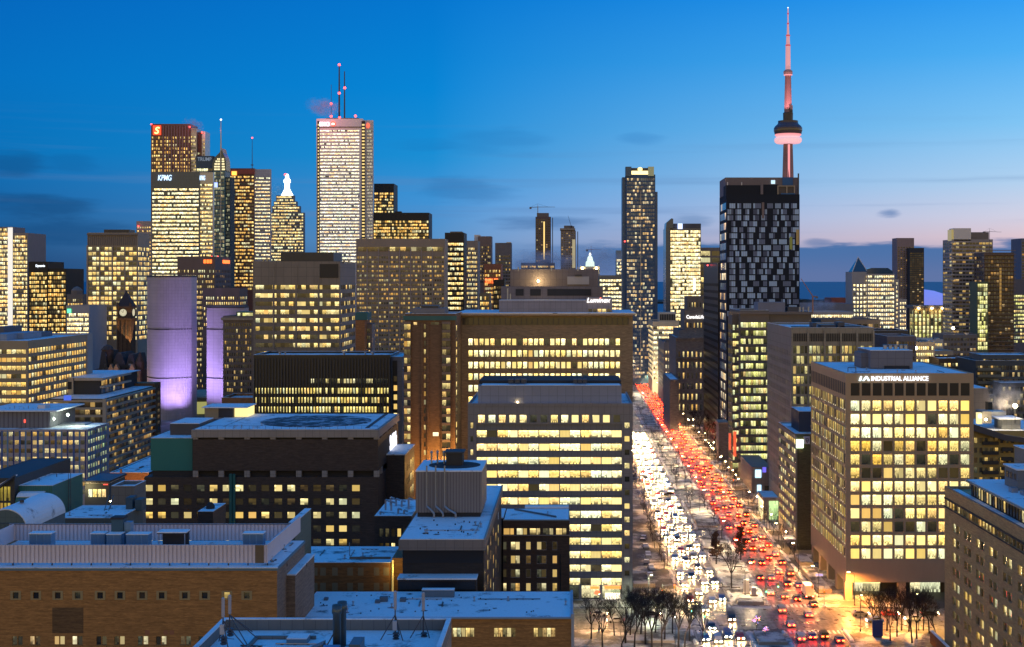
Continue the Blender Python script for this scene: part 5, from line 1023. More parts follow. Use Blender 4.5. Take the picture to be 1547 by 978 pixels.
# the wide block running out of the picture at the lower corner
B = Bld('office_building', 'long tan brick block with paired windows, glazed attic band and snowy set back roof', 'building'); Y = 330; TB = wallmat((.42, .30, .14), 'brick', scale=1.0)
X0 = wx(1427, Y); zt = wz(739, Y); Y0 = 215; D = Y - Y0; B.grow(X0, Y0, 0)
B.mb('wall', TB).box(X0 + .35, X0 + 45, Y0, Y, 0, zt)
W_PAIR = winmat('paired_glass', .36, (1., .66, .16), (1., .9, .45), .5, 1.3, grid=(3., 4.), blind=.4, dim=.12)
cols = []
yy = Y - 7
while yy > Y0 + 9:
    cols += [(yy - 2.5, yy), (yy - 5.6, yy - 3.1)]; yy -= 9.4
cols = cols[::-1]
rows = [(zt - 7.0 - i * 3.45 - 1.95, zt - 7.0 - i * 3.45) for i in range(10)]
B.facade('L', X0, Y0, Y, 0, zt - 4.6, rows, cols, .35, TB, 'ind', W_PAIR)
acol = [(Y0 + 1 + i * 2.35, Y0 + 1 + i * 2.35 + 2.1) for i in range(48)]
B.facade('L', X0, Y0, Y, zt - 4.6, zt, [(zt - 3.9, zt - 2.35)], [c_ for c_ in acol if c_[1] < Y - 1], .34, TB, 'ind', W_PAIR)
B.mb('attic_ledge', TAR).box(X0 - .12, X0 - .01, Y0, Y, zt - 4.25, zt - 3.95); B.mb('attic_ledge', TAR).box(X0 - .15, X0 - .01, Y0, Y, zt - 2.3, zt - 1.8)
B.mb('parapet', TB).box(X0, X0 + .4, Y0, Y, zt, zt + .7); B.mb('parapet', TB).box(X0 + .4, X0 + 45, Y - .4, Y, zt, zt + .7); B.mb('terrace_snow', SNR).box(X0 + .4, X0 + 3.2, Y0, Y - .4, zt - .02, zt + .1)
B.mb('parapet_coping', DKMET).box(X0 - .05, X0 + .45, Y0, Y, zt + .7, zt + .8)
x2 = X0 + 3.2; y2 = Y - 11; z2 = zt + 3.4
B.mb('attic_storey', TAR).box(x2 + .2, X0 + 45, Y0, y2, zt, z2)
acol = [(Y0 + 1 + i * 2.0, Y0 + 1 + i * 2.0 + 1.6) for i in range(51)]
B.facade('L', x2, Y0, y2, zt, z2, [(zt + .3, z2 - .6)], [c_ for c_ in acol if c_[1] < y2 - 1], .2, wallmat((.03, .03, .035)), 'ind', winmat('attic_glass', .42, (1., .68, .2), (1., .88, .45), .5, 1.2, grid=(3., 4.)))
B.mb('roof_edge', CONC).box(x2 - 1.3, X0 + 45, Y0, y2 + .8, z2, z2 + .35); B.mb('roof_snow', SNR).box(x2 - .9, X0 + 45, Y0, y2 + .4, z2 + .35, z2 + .5)
PG = wallmat((.20, .19, .18), 'panel', scale=1.5)
B.mb('penthouse', PG).box(X0 + 8.5, X0 + 22, y2 - 17, y2 - 8, z2 + .4, z2 + 5); B.mb('penthouse_snow', SNR).box(X0 + 8.2, X0 + 22.3, y2 - 17.3, y2 - 7.7, z2 + 5, z2 + 5.3)
B.mb('penthouse', PG).box(X0 + 13, X0 + 30, y2 - 7, y2 - 1, z2 + .4, z2 + 8.5); B.mb('penthouse_snow', SNR).box(X0 + 12.8, X0 + 30.2, y2 - 7.2, y2 - .8, z2 + 8.5, z2 + 8.7)
for i in range(3): B.mb('penthouse_window', wallmat((.03, .03, .04), 'plain', .2)).box(X0 + 8.42, X0 + 8.5, y2 - 16 + i * 2.6, y2 - 14.4 + i * 2.6, z2 + 2.6, z2 + 4)
B.mb('penthouse', TB).box(X0 + 12.5, X0 + 24, Y0 + 10, y2 - 26, z2 + .4, z2 + 5.5); B.mb('penthouse_snow', SNR).box(X0 + 12.3, X0 + 24.2, Y0 + 10, y2 - 25.8, z2 + 5.5, z2 + 5.7); B.mb('penthouse_window', W_FEW).box(X0 + 12.4, X0 + 12.5, y2 - 34, y2 - 32, z2 + 1.4, z2 + 4)
for dx, dy in ((6.2, 20), (7.4, 24)): B.mb('rooftop_unit', GALV).box(X0 + dx, X0 + dx + 1.4, y2 - dy, y2 - dy + 2.2, z2 + .5, z2 + 1.5)
B.mb('tar_patch', TAR).box(X0 + 6, X0 + 11, y2 - 38, y2 - 28, z2 + .5, z2 + .515)
B.mb('vent_stack', GALV).beam((X0 + 10.5, y2 - 36, z2 + .4), (X0 + 10.5, y2 - 36, z2 + 4.5), .08); B.finish()
# yellow flats with curved roof storey
B = Bld('apartment_building', 'yellow flats with dark rounded attic ledge and lit roof room behind the grid office', 'building'); Y = 470; YW = wallmat((.40, .29, .10)); xl = wx(1468, Y); xr = wx(1600, Y); zt = wz(652, Y); B.grow(xl, Y, 0)
W_YF = winmat('yellow_flat_glass', .30, (1., .55, .1), (1., .8, .3), .4, 1.0, dim=.08)
B.block(1468, 1600, 652, Y, YW, D=40, front=dict(top=2.2, fh=3.4, wh=1.8, cols=16, wf=.62, mode='ind', mat=W_YF, pb=740, ml=.5), roof='snow', par=.2)
for i, (a, b_) in enumerate(((1468, 1484), (1484, 1500), (1500, 1516), (1516, 1547), (1547, 1600))): B.mb('attic_ledge', wallmat((.09, .08, .085))).prism([(wx(a, Y), wz(640 + i * 5.4, Y)), (wx(b_, Y), wz(640 + (i + 1) * 5.4 if i < 3 else 661, Y)), (wx(b_, Y), wz(650 + (i + 1) * 5 if i < 3 else 668, Y)), (wx(a, Y), wz(650 + i * 5, Y))], 'y', Y - 2.4, Y + 2)
for i in range(5):
    B.mb('balcony', wallmat((.05, .045, .04))).box(wx(1512, Y), wx(1528, Y), Y - 1.6, Y - .02, wz(681 + i * 14.5, Y), wz(676 + i * 14.5, Y)); B.mb('balcony', wallmat((.05, .045, .04))).box(wx(1484, Y), wx(1508, Y), Y - .8, Y - .02, wz(672 + i * 14.8, Y), wz(667 + i * 14.8, Y))
B.pbox('roof_room', W_OFF, 1477, 1483.5, 624, 641, Y + 4, 2); B.pbox('roof_room', wallmat((.22, .2, .18)), 1484, 1498, 622, 640, Y + 6, 8); B.pbox('roof_room', wallmat((.30, .30, .27), 'panel'), 1514, 1542, 634, 655, Y + 5, 9); B.mb('roof_room_snow', SNR).box(wx(1508, Y + 5), wx(1544, Y + 5), Y + 4, Y + 16, wz(634, Y + 5), wz(634, Y + 5) + .4); B.pbox('rooftop_unit', GALV, 1498, 1520, 622, 632, Y + 14, 6)
for p, yy, r in ((1489.5, 634, .5), (1533.5, 613.5, .9)): B.mb('flood_lamp', emitmat('flood_lamp_light', (1, .82, .5), 40, sample=True)).lathe(wx(p, Y + 3), Y + 3, [(r * .4, wz(yy, Y + 3) - r * .7), (r, wz(yy, Y + 3)), (r * .4, wz(yy, Y + 3) + r * .7)], 10)
B.mb('lamp_pole', DKMET).beam((wx(1533.5, Y + 3), Y + 3, wz(640, Y + 3)), (wx(1533.5, Y + 3), Y + 3, wz(615, Y + 3)), .12)
root = B.finish()
for p, yy, e in ((1489.5, 634, 900), (1533.5, 615, 2600)):
    l = bpy.data.lights.new('flood_lamp_glow', 'POINT'); l.energy = e; l.color = (1, .8, .5); l.shadow_soft_size = .9; link('flood_lamp_glow', l, root, (wx(p, Y) - B.box0[0], 1.5, wz(yy, Y) + .5))
B = Bld('apartment_building', 'dark stepped flats with balconies and snowy terraces behind the yellow flats', 'building'); Y = 640; DG = wallmat((.075, .08, .08))
sp = dict(top=1.5, fh=3.1, wh=2.0, cols=20, wf=.85, mode='ind', mat=winmat('dark_flat_glass', .14, (1., .6, .15), (1., .9, .5), .4, 1.1), pb=640)
B.block(1474, 1560, 548, Y, DG, D=30, front=sp, roof='snow'); B.block(1483, 1560, 538, Y + 6, DG, D=20, roof='snow', par=.5, front=dict(sp, n=1)); B.block(1512, 1570, 580, Y - 12, wallmat((.13, .125, .13)), D=12, front=dict(sp, cols=12), roof='snow', par=.4)
for i in range(7): B.mb('balcony_rail_trim', wallmat((.10, .115, .11), 'plain', .3)).box(wx(1476, Y), wx(1511, Y), Y - 1.4, Y - .02, wz(560 + i * 10, Y), wz(556 + i * 10, Y))
B.finish()
B = Bld('office_building', 'windowless pale block with sloped shoulder beside the dark stepped flats', 'building'); Y = 560; B.grow(wx(1470, Y), Y, 0)
B.mb('wall', wallmat((.24, .2, .17), 'panel')).prism([(wx(1466, Y), 0), (wx(1498, Y), 0), (wx(1498, Y), wz(612, Y)), (wx(1492, Y), wz(587, Y)), (wx(1466, Y), wz(587, Y))], 'y', Y, Y + 18); B.mb('roof_snow', SNR).box(wx(1466, Y), wx(1492, Y), Y + .2, Y + 17.8, wz(587, Y), wz(587, Y) + .15); B.pbox('stair_room', W_GRN, 1493, 1499, 608, 622, Y - 8, 4); B.finish()
rr = random.Random(8)   # low roofs behind the grid office
for (x0, x1, tp, Yy, lab, wl, mt) in ((1322, 1372, 503, 700, 'low dark roof with ducts behind the long grey concrete office', DKMET, W_DARK), (1340, 1384, 512, 660, 'squat grey plant block nearest behind the brown grid office roof', PND, W_DARK), (1372, 1440, 533, 820, 'small lit shop block at the foot of the golden hotel', TAN, W_OFF2), (1400, 1425, 516, 900, 'pale corner house under the golden hotel piers', PALE, W_OFF2), (1425, 1476, 508, 960, 'brown parking block under the pale banded flats', CONC_D, W_DARK),
                               (1376, 1412, 520, 760, 'low hall with lit eaves and steaming roof behind the grid office', CONC, W_OFF), (1418, 1480, 545, 740, 'dark low row with yellow shop lamps before the dark stepped flats', DARKBRN, W_OFF2), (1240, 1330, 486, 760, 'flat grey roof strip above the long concrete office', CONC_D, W_DARK)):
    B, q = simple('low_building', lab, x0, x1, tp, Yy, wl, mt, D=30, pb=580, fh=3.6, wh=1.8, cols=10, wf=.7, topm=1.4, mode='ind', side=False, roof='snow', fin=False)
    for i in range(3):
        a = x0 + (x1 - x0) * (.1 + rr.random() * .7); B.pbox('rooftop_unit', DKMET if i % 2 else GALV, a, a + 4 + rr.random() * 5, tp - 2 - rr.random() * 4, tp, Yy + 6 + i * 6, 4)
    B.finish()
for p, yy, Yy, lab in ((1440, 496, 1000, 'tall lamp post blazing by the pale corner house'), (1383, 526, 740, 'lamp post glowing before the low steaming hall')):
    B = Bld('street_lamp', lab, 'street lamp'); B.grow(wx(p, Yy), Yy, 0); mast(B, 'pole', DKMET, p, yy, 640, Yy, .4); B.mb('lamp_head', emitmat('flood_lamp_light', (1, .82, .5), 40, sample=True)).lathe(wx(p, Yy), Yy, [(.4, wz(yy, Yy) - .9), (1.1, wz(yy, Yy)), (.4, wz(yy, Yy) + .9)], 8); root = B.finish()
    l = bpy.data.lights.new('lamp_glow', 'POINT'); l.energy = 9000; l.color = (1, .72, .35); l.shadow_soft_size = 1.2; link('lamp_glow', l, root, (0, -2, wz(yy, Yy) + 1))
# ------------------------------------------------------------------ hospital quarter, west to centre foreground
B = Bld('office_building', 'long concrete office with orange lit window strips and blank end wall', 'building'); Y = 575; CO = wallmat((.37, .29, .19))
W_ORG = winmat('orange_office_glass', .93, (1.0, .58, .12), (1.0, .78, .30), .6, 1.25)
B.block(-30, 42, 517, Y, CO, far=131, front=dict(top=3.2, fh=3.45, wh=1.75, cols=9, wf=.95, mode='ind', mat=W_ORG, pb=620), side=dict(top=3.0, fh=3.45, wh=1.9, cols=22, wf=.86, mode='ind', mat=W_ORG, pb=640, ml=.6, mr=.5), roof='snow', par=.5)
Y1 = wx(42, Y) * F / (131 - VX); Y2 = wx(42, Y) * F / (139 - VX); B.mb('end_wall', wallmat((.40, .35, .30))).box(wx(-30, Y), wx(42, Y) + .3, Y1 + .02, Y2, 0, wz(517, Y) + .8)
PBL = wallmat((.24, .30, .38), 'panel', .5, .06)
B.pbox('penthouse', PBL, -20, 10, 505, 517, Y + 10, 30); B.pbox('penthouse', PBL, 10, 36, 503, 514, Y + 22, 20); B.pbox('penthouse', wallmat((.12, .13, .16)), -10, 6, 494, 508, Y + 30, 20); B.pbox('penthouse', wallmat((.12, .13, .16)), 38, 54, 503, 510, Y + 40, 20); B.finish()
# balcony flats
B = Bld('apartment_building', 'stepped flats with long framed balconies and a broad snowy roof', 'building'); Y = 600; AP = wallmat((.48, .40, .31)); XB = wx(161, Y)
W_AP = winmat('balcony_glass', .20, (1., .52, .10), (1., .8, .35), .4, 1.2, dim=.10)
zt = wz(603, Y); D = XB * F / (241 - VX) - Y
B.grow(XB, Y, 0); B.mb('wall', wallmat((.035, .033, .034), 'plain', .3)).box(wx(40, Y), XB - 1.4, Y + .4, Y + D, 0, zt)
fl = 2.95; SD = Y + D - 6
for i in range(14):
    z_ = zt - .5 - i * fl
    B.mb('balcony_slab_trim', AP).box(XB - 1.4, XB, Y, SD, z_ - .9, z_)
    if i % 2 == 1: B.mb('balcony_frame', AP).box(XB - 1.4, XB, Y, Y + .8, z_ - fl, z_ - .9) if i < 13 else None
    for j in range(13):
        ya = Y + 1.2 + j * (SD - Y - 1.5) / 13; B.wins.append(('R', XB - 1.4, ya, ya + (SD - Y - 1.5) / 13 - .35, z_ - fl + .05, z_ - .95, 2, .02, W_AP))
B.mb('balcony_frame', AP).box(XB - 1.4, XB + .1, Y - 1.2, Y - .02, zt - 12 * fl, zt + .1)
for i in range(9): B.mb('front_slab_trim', AP).box(wx(60, Y), XB - 1.42, Y - .5, Y + .39, zt - .4 - i * 3.3 - 1.0, zt - .4 - i * 3.3); [B.wins.append(('F', Y + .4, wx(64 + j * 8, Y), wx(71 + j * 8, Y), zt - .4 - i * 3.3 - 3.1, zt - 1.5 - i * 3.3, 1, .02, W_AP)) for j in range(11)]
B.mb('end_bay', BRICK_W).box(XB - 12, XB - .6, SD + .02, SD + 10, 0, zt + 1.5)
for i in range(11): B.wins.append(('R', XB - .6, SD + 5, SD + 8, zt - 1.5 - i * fl, zt + .1 - i * fl, 1, .02, W_AP))
B.mb('roof_snow', snowmat('snow_roof', .12, 3)).box(wx(40, Y), XB - 1.6, Y + .4, Y + D, zt, zt + .15)
# upper set back storeys
za = zt + 7.5; xa = XB - 10
B.mb('upper_storey', wallmat((.05, .046, .045))).box(wx(30, Y), xa - .5, Y + 22, Y + D - 2, zt, za)
for i in range(2):
    B.mb('balcony_slab_trim', AP).box(xa - .5, xa + 1.2, Y + 22, Y + D - 16, za - .9 - i * 3.6, za - i * 3.6)
    for j in range(6): B.wins.append(('R', xa - .5, Y + 24 + j * 5.4, Y + 28.5 + j * 5.4, za - 3.4 - i * 3.6, za - 1.0 - i * 3.6, 2, .02, W_AP))
B.mb('upper_frame', AP).box(wx(25, Y), wx(84, Y), Y + 21, Y + 21.98, zt, za + .4); B.mb('upper_opening', TAR).box(wx(27, Y), wx(82, Y), Y + 20.9, Y + 20.98, zt + 2.6, za - 1.5)
B.mb('upper_frame', AP).box(wx(86, Y), xa + 1.2, Y + 21, Y + 21.98, za - 1.0, za + .2); B.mb('roof_snow', snowmat('snow_roof', .12, 3)).box(wx(30, Y), xa + 1.2, Y + 22, Y + D - 2, za + .01, za + .25)
B.mb('blue_lit_room', emitmat('blue_roof_glow', (.06, .16, .9), .7)).box(wx(97, Y), wx(108, Y), Y - .6, Y - .2, zt - .6, zt + 1.6); B.finish()
# blue striped hospital block
B = Bld('hospital_building', 'white and blue striped hospital block with snowy roof terrace and grey roof room', 'building'); Y = 500; HB = wallmat((.42, .37, .38))
Z = lambda py: wz(py, Y)
cols_ = [(wx(-5 + i * 9.05, Y) , wx(-5 + i * 9.05 + 6.2, Y)) for i in range(15)]
x1 = wx(132, Y); D = x1 * F / (165 - VX) - Y
B.grow(x1, Y, 0); B.mb('wall', HB).box(wx(-40, Y), x1 - .3, Y + .3, Y + D, 0, Z(650))
W_HB = winmat('hospital_glass', .42, (1., .6, .14), (1., .9, .5), .4, 1.25, dim=.12)
rows_ = [(Z(653 + i * 12.5 + 6.4), Z(653 + i * 12.5)) for i in range(8)]
B.facade('F', Y, wx(-40, Y), x1, 0, Z(650), rows_, cols_, .3, HB, 'ind', W_HB)
for i in range(15):
    bl = wallmat(((.035, .12, .36), (.10, .25, .46), (.02, .05, .22))[i % 3], 'plain', .4); a = wx(-5 + i * 9.05 + 6.35, Y); B.mb('blue_stripe', bl).box(a, a + .5 + .25 * (i % 3 == 0), Y - .06, Y - .01, 0, Z(651))
W_HG = winmat('hospital_flank_glass', .75, (.55, .85, .40), (.9, 1., .7), .25, .9)
B.facade('R', x1, Y + .3, Y + D, 0, Z(650), rows_, [(Y + 1 + i * 2.6, Y + 2.9 + i * 2.6) for i in range(int((D - 1.5) / 2.6))], .3, HB, 'ind', W_HG)
for i in range(int((D - 1.5) / 5.2)): B.mb('blue_stripe', wallmat((.08, .25, .50), 'plain', .4)).box(x1 + .01, x1 + .08, Y + 2.95 + i * 5.2, Y + 3.55 + i * 5.2, 0, Z(651))
B.mb('roof_snow', snowmat('snow_roof', .3, 6)).box(wx(-40, Y), x1 - .3, Y + .3, Y + D, Z(650), Z(650) + .15); B.mb('parapet', HB).box(wx(-40, Y), x1, Y, Y + .3, Z(650), Z(649)); B.mb('parapet', HB).box(x1 - .3, x1, Y + .3, Y + D, Z(650), Z(649))
B.pbox('roof_room', wallmat((.20, .19, .20), 'rib', scale=1.6), -40, 75, 622, 648, Y + 6, 26); B.mb('roof_room_snow', snowmat('snow_roof', .12, 3)).box(wx(-40, Y), wx(78, Y), Y + 5, Y + 34, wz(622, Y + 6), wz(622, Y + 6) + .5)
B.pbox('rooftop_unit', WHITE_ST, 57, 68, 612, 620, Y + 12, 5); B.pbox('rooftop_unit', GALV, 78, 128, 641, 647, Y + 14, 8)
for i in range(8): B.mb('rooftop_pipe', GALV).beam((wx(8 + i * 7, Y + 12), Y + 12, wz(622, Y + 6)), (wx(8 + i * 7, Y + 12), Y + 12, wz(617 - (i % 3) * 2, Y + 12)), .15)
for p, yy in ((102.5, 627), (81, 633)): B.mb('flood_lamp', emitmat('cool_flood_lamp', (.8, 1., .8), 14)).lathe(wx(p, Y + 10), Y + 10, [(.2, wz(yy, Y + 10) - .5), (.55, wz(yy, Y + 10)), (.2, wz(yy, Y + 10) + .5)], 8)
B.pbox('red_light', emitmat('small_red_light', (1, .08, .05), 1.5), 36, 38.5, 634, 639, Y + 5.8, .1)
root = B.finish(); l = bpy.data.lights.new('flood_lamp_glow', 'POINT'); l.energy = 2500; l.color = (.85, 1, .8); l.shadow_soft_size = .6; link('flood_lamp_glow', l, root, (wx(100, Y) - B.box0[0], 12, wz(630, Y)))
# dark windowed hospital slab with lit sign
B = Bld('hospital_building', 'dark brown brick hospital with bulky blank top storey, round helipad and white side sign', 'building'); Y = 390; Z = lambda py: wz(py, Y)
HBK = wallmat((.075, .052, .042), 'brick', scale=1.5); CFA = wallmat((.32, .285, .26), 'panel', scale=1.3); X1 = wx(571, Y); D = 46; XA = wx(291, Y); XLL = wx(218, Y)
B.grow(XA, Y, 0); zt = Z(649.5)
B.mb('upper_wall', HBK).box(XA, X1, Y, Y + D, Z(711.5), Z(664)); B.mb('fascia', CFA).box(XA - .3, X1 + .3, Y - .3, Y + D, Z(661), zt); B.mb('recess', TAR).box(XA + .6, X1 - .6, Y + .9, Y + D - .5, Z(664), Z(661)); B.mb('recess', TAR).box(XLL + 2, X1 - .8, Y + 1.2, Y + D - .5, Z(721), Z(711.5))
for i in range(8):
    for a, b_ in ((660.9, 664.1), (711.4, 721)): B.mb('bracket', CFA).box(wx(291 + i * 39.1, Y) + (0 if i else .1), wx(291 + i * 39.1 + 8, Y), Y - .12, Y + 1.1, Z(b_), Z(a))
for i in range(4):
    for a, b_ in ((660.9, 664.1), (711.4, 721)): B.mb('bracket', CFA).box(X1 - 1, X1 + .12, Y + 7 + i * 11, Y + 9 + i * 11, Z(b_), Z(a))
W_H2 = winmat('ward_glass', .52, (1., .66, .16), (1., .9, .45), .6, 1.5, dim=.07, grid=(2., 3.), blind=.6)
B.mb('wall', HBK).box(XLL, X1 - .3, Y + .3, Y + D + 2, 0, Z(721))
cols_ = [(wx(219 + i * 19.55, Y), wx(219 + i * 19.55 + 11.6, Y)) for i in range(18)]; rows_ = [(Z(733 + i * 20.4 + 9.4), Z(733 + i * 20.4)) for i in range(6)]
B.facade('F', Y, XLL, X1, 0, Z(721), rows_, cols_, .3, HBK, 'ind', W_H2, skip=lambda r, c_: c_ in (17,))
B.mb('downpipe', TEAL).beam((wx(349, Y), Y - .3, 0), (wx(349, Y), Y - .3, Z(716)), .5, n=8); B.mb('downpipe', TEAL).beam((wx(354, Y), Y - .3, 0), (wx(354, Y), Y - .3, Z(716)), .4, n=8)
B.mb('flank', HBK).box(X1 - .3, X1 - .02, Y + .3, Y + D, 0, Z(721))
B.mb('roof_snow', snowmat('snow_roof', .16, 8)).box(XA + .5, X1 - .5, Y + .5, Y + D - .5, zt, zt + .12); cxh, cyh = wx(478, Y + 22), Y + 22
B.mb('helipad', snowmat('swept_helipad', .52, 4.0, (.5, .55, .6), (.035, .035, .04), .35)).lathe(cxh, cyh, [(16.5, zt + .13), (16.5, zt + .3)], 48)
B.mb('roof_strip', wallmat((.10, .06, .055))).box(X1 - 4.2, X1 - 3.1, Y + 3, Y + D - 1, zt + .13, zt + .2)
for i in range(24): B.mb('guard_rail', DKMET).beam((XA + i * 2.3, Y + .6, zt), (XA + i * 2.3, Y + .6, zt + 1.1), .04)
B.mb('guard_rail', DKMET).beam((XA, Y + .6, zt + 1.1), (X1, Y + .6, zt + 1.1), .04)
B.mb('roof_room', wallmat((.30, .25, .17))).box(wx(309, Y + 34), wx(330, Y + 34), Y + 34, Y + 45, zt, zt + 3.1); B.mb('roof_room', wallmat((.04, .04, .05))).box(wx(330, Y + 34), wx(352, Y + 34), Y + 34, Y + 45, zt, zt + 3.1); B.mb('roof_room_snow', SNR).box(wx(306, Y + 34), wx(374, Y + 34), Y + 33, Y + 46, zt + 3.1, zt + 3.4)
B.bands.append(('F', Y + 34, wx(310, Y + 34), wx(329, Y + 34), zt + .4, zt + 2.8, 2, .05, W_OFF2)); B.mb('roof_room', W_OFF).box(wx(352, Y + 34), wx(372, Y + 34), Y + 36, Y + 45, zt, zt + 3.1)
# side sign
me = B.text('SickKids', 592, 693, Y, 15, emitmat('white_side_sign', (.88, .88, 1.0), 1.5), side='R', plane=X1 + .05)
part, mesh_, sd_, pl_, _ = B.objs[-1]; hs = max(v.co.z for v in mesh_.vertices); ws = max(v.co.x for v in mesh_.vertices)
for v in mesh_.vertices: v.co.x *= 15.5 / ws; v.co.z *= 4.6 / hs
B.objs[-1] = (part, mesh_, 'R', X1 + .05, (Y + 25.5, Z(698)))
# annexe on the flank
B.mb('annexe', HBK).box(X1 - 2, wx(600, Y), Y + 18, Y + D - 3, 0, Z(700)); B.mb('annexe_snow', SNR).box(X1 - 1.9, wx(600, Y) + .2, Y + 17.8, Y + D - 2.8, Z(700), Z(700) + .3)
for i in range(3):
    for j in range(4): B.wins.append(('R', wx(600, Y), Y + 23 + j * 5, Y + 25 + j * 5, Z(700) - 5.5 - i * 4.2, Z(700) - 3.4 - i * 4.2, 1, .03, W_HALF))
# teal plant block on its west end
B.mb('plant_block', wallmat((.008, .17, .16), 'plain', .5, .06)).box(wx(226, Y), XA - .32, Y + 1, Y + 28, Z(712), Z(663)); B.mb('plant_snow', SNR).box(wx(226, Y), XA - .33, Y + 1, Y + 28, Z(663), Z(663) + .15); B.mb('plant_room', DKMET).box(wx(257, Y + 8), XA - .33, Y + 8, Y + 24, Z(663) + .15, Z(645))
B.mb('plant_room_snow', SNR).box(wx(257, Y + 8), XA - .33, Y + 8, Y + 24, Z(645), Z(645) + .2)
B.finish()
# orange brick block and little roofs in the yard
B = Bld('brick_building', 'orange lit brick block with cluttered snowy roof beside the teal plant block', 'building'); Y = 410
B.block(166, 225, 716, Y, BRICK_R, D=40, roof='snow', par=.3)
for a in (182, 187): B.mb('downpipe', BRICK_R).box(wx(a, Y), wx(a + 2.5, Y), Y - .5, Y - .01, 0, wz(709 if a == 182 else 715, Y))
for i in range(8): B.pbox('rooftop_unit', GALV if i % 2 else DKMET, 172 + i * 6.3, 175 + i * 6.3, 706 + (i % 3) * 2, 714, Y + 6 + (i * 5) % 25, 3)
root = B.finish(); l = bpy.data.lights.new('yard_lamp', 'POINT'); l.energy = 2200; l.color = (1, .5, .15); l.shadow_soft_size = .3; link('yard_lamp', l, root, (4, -9, wz(738, Y)))
B = Bld('glass_stair_room', 'small lit glass roof room with dark flat lid between the teal shed and orange brick', 'building'); Y = 345
B.block(128, 165, 731, Y, wallmat((.09, .10, .10)), D=12, front=dict(top=1.4, fh=3, wh=2.0, cols=4, wf=.9, mode='ind', mat=W_OFF, n=1), roof='snow', par=.1); B.mb('lid', DKMET).box(wx(127, Y), wx(167, Y), Y - .8, Y + 12.5, wz(730.5, Y) + .3, wz(729, Y) + .5)
B.pbox('red_light', emitmat('small_red_light', (1, .08, .05), 1.5), 156, 163, 731.5, 733, Y - .85, .04); root = B.finish(); l = bpy.data.lights.new('wall_lamp', 'POINT'); l.energy = 300; l.color = (1, .75, .35); link('wall_lamp', l, root, (-2.2, -2, wz(735, Y)))
B = Bld('low_building', 'low grey roofed annexe with open plant yard beneath the orange brick', 'building'); Y = 330; B.block(168, 203, 741, Y, wallmat((.20, .19, .17), 'panel'), D=9, roof='snow', par=1.0); B.pbox('rooftop_unit', WHITE_ST, 171, 180, 736, 741, Y + 4, 4); B.pbox('rooftop_unit', CONC, 182, 196, 735, 740, Y + 12, 6); B.finish()
# teal shed
B = Bld('plant_shed', 'teal metal plant shed with snowy roof and curved hooded intake', 'building'); Y = 270; TE = wallmat((.012, .15, .14), 'rib', .55, .06, scale=.35)
q = B.block(26, 79, 735, Y, TE, far=125, roof='snow', par=.12, z0=0)
xi0, xi1, zi = wx(31, Y), wx(70, Y), wz(787, Y)
B.mb('intake_hood', TE).prism([(Y - .02, zi - 6), (Y - 2.6, zi - 6), (Y - 2.6, wz(757, Y)), (Y - 2.3, wz(749, Y)), (Y - 1.5, wz(745, Y)), (Y - .02, wz(743.5, Y))], 'x', xi0, xi1)
B.mb('intake_snow', SNR).prism([(Y - .1, wz(743.3, Y)), (Y - 1.5, wz(744.8, Y)), (Y - 2.3, wz(748.8, Y)), (Y - 2.32, wz(747.8, Y)), (Y - 1.4, wz(743.4, Y)), (Y - .1, wz(742, Y))], 'x', xi0 + .1, xi1 - .1)
for a in (8, 9.2): B.mb('ladder_rail', DKMET).beam((q['X1'] + .25, Y + a, wz(790, Y)), (q['X1'] + .25, Y + a, q['Z1'] + 1.4), .06)
for i in range(12): B.mb('ladder_rung_grille', DKMET).beam((q['X1'] + .25, Y + 8, q['Z1'] - .4 - i * .7), (q['X1'] + .25, Y + 9.2, q['Z1'] - .4 - i * .7), .05)
for i in range(5): B.mb('rooftop_pipe', DKMET).beam((q['X0'] + 2 + i * 1.3, Y + 6 + i * 6, q['Z1']), (q['X0'] + 2 + i * 1.3, Y + 6 + i * 6, q['Z1'] + .8), .08)
B.finish()
B = Bld('glass_atrium', 'yellow lit glazed atrium roof end beside the teal shed', 'building'); Y = 268; x1 = wx(25, Y)
B.block(-40, 22, 724, Y, wallmat((.05, .05, .05)), D=30, front=dict(top=1.5, fh=3.2, wh=2.8, cols=9, wf=.86, mode='ind', mat=winmat('atrium_glass', .9, (.55, .42, .06), (.7, .55, .1), .25, .6)), roof='dark', par=.2)
B.mb('roof_rib', DKMET).beam((wx(-6, Y), Y - .6, wz(741, Y)), (x1, Y - .6, wz(718, Y)), .3); B.mb('roof_snow', SNR).prism([(wx(-40, Y), wz(757, Y)), (x1, wz(719, Y)), (x1, wz(717, Y)), (wx(-40, Y), wz(754, Y))], 'y', Y - .2, Y + .4); B.finish()
B = Bld('barrel_roof_building', 'low hall with snow covered barrel roof beside the white ribbed screen', 'building'); Y = 236; cx_ = wx(8, Y); B.grow(cx_, Y, 0); r_ = wx(41, Y) - cx_; zb_ = wz(801, Y)
arc = [(cx_ + r_ * math.cos(a * math.pi / 16), zb_ + (wz(769, Y) - zb_) * math.sin(a * math.pi / 16)) for a in range(17)]
B.mb('barrel_roof', SNR).prism(arc, 'y', Y, Y + 18); B.mb('wall', wallmat((.12, .16, .17))).box(cx_ - r_ + .05, cx_ + r_ - .05, Y + .1, Y + 17.9, 0, zb_ - .01); B.mb('end_wall', wallmat((.10, .15, .16), 'panel', scale=.6)).prism([(cx_ + (a - cx_) * .96, zb_ + (b_ - zb_) * .95) for a, b_ in arc], 'y', Y - .06, Y - .004); B.mb('roof_vent', DKMET).lathe(wx(12, Y), Y + 6, [(.4, wz(768, Y)), (.4, wz(764, Y)), (.7, wz(763.5, Y)), (.2, wz(762.5, Y))], 8)
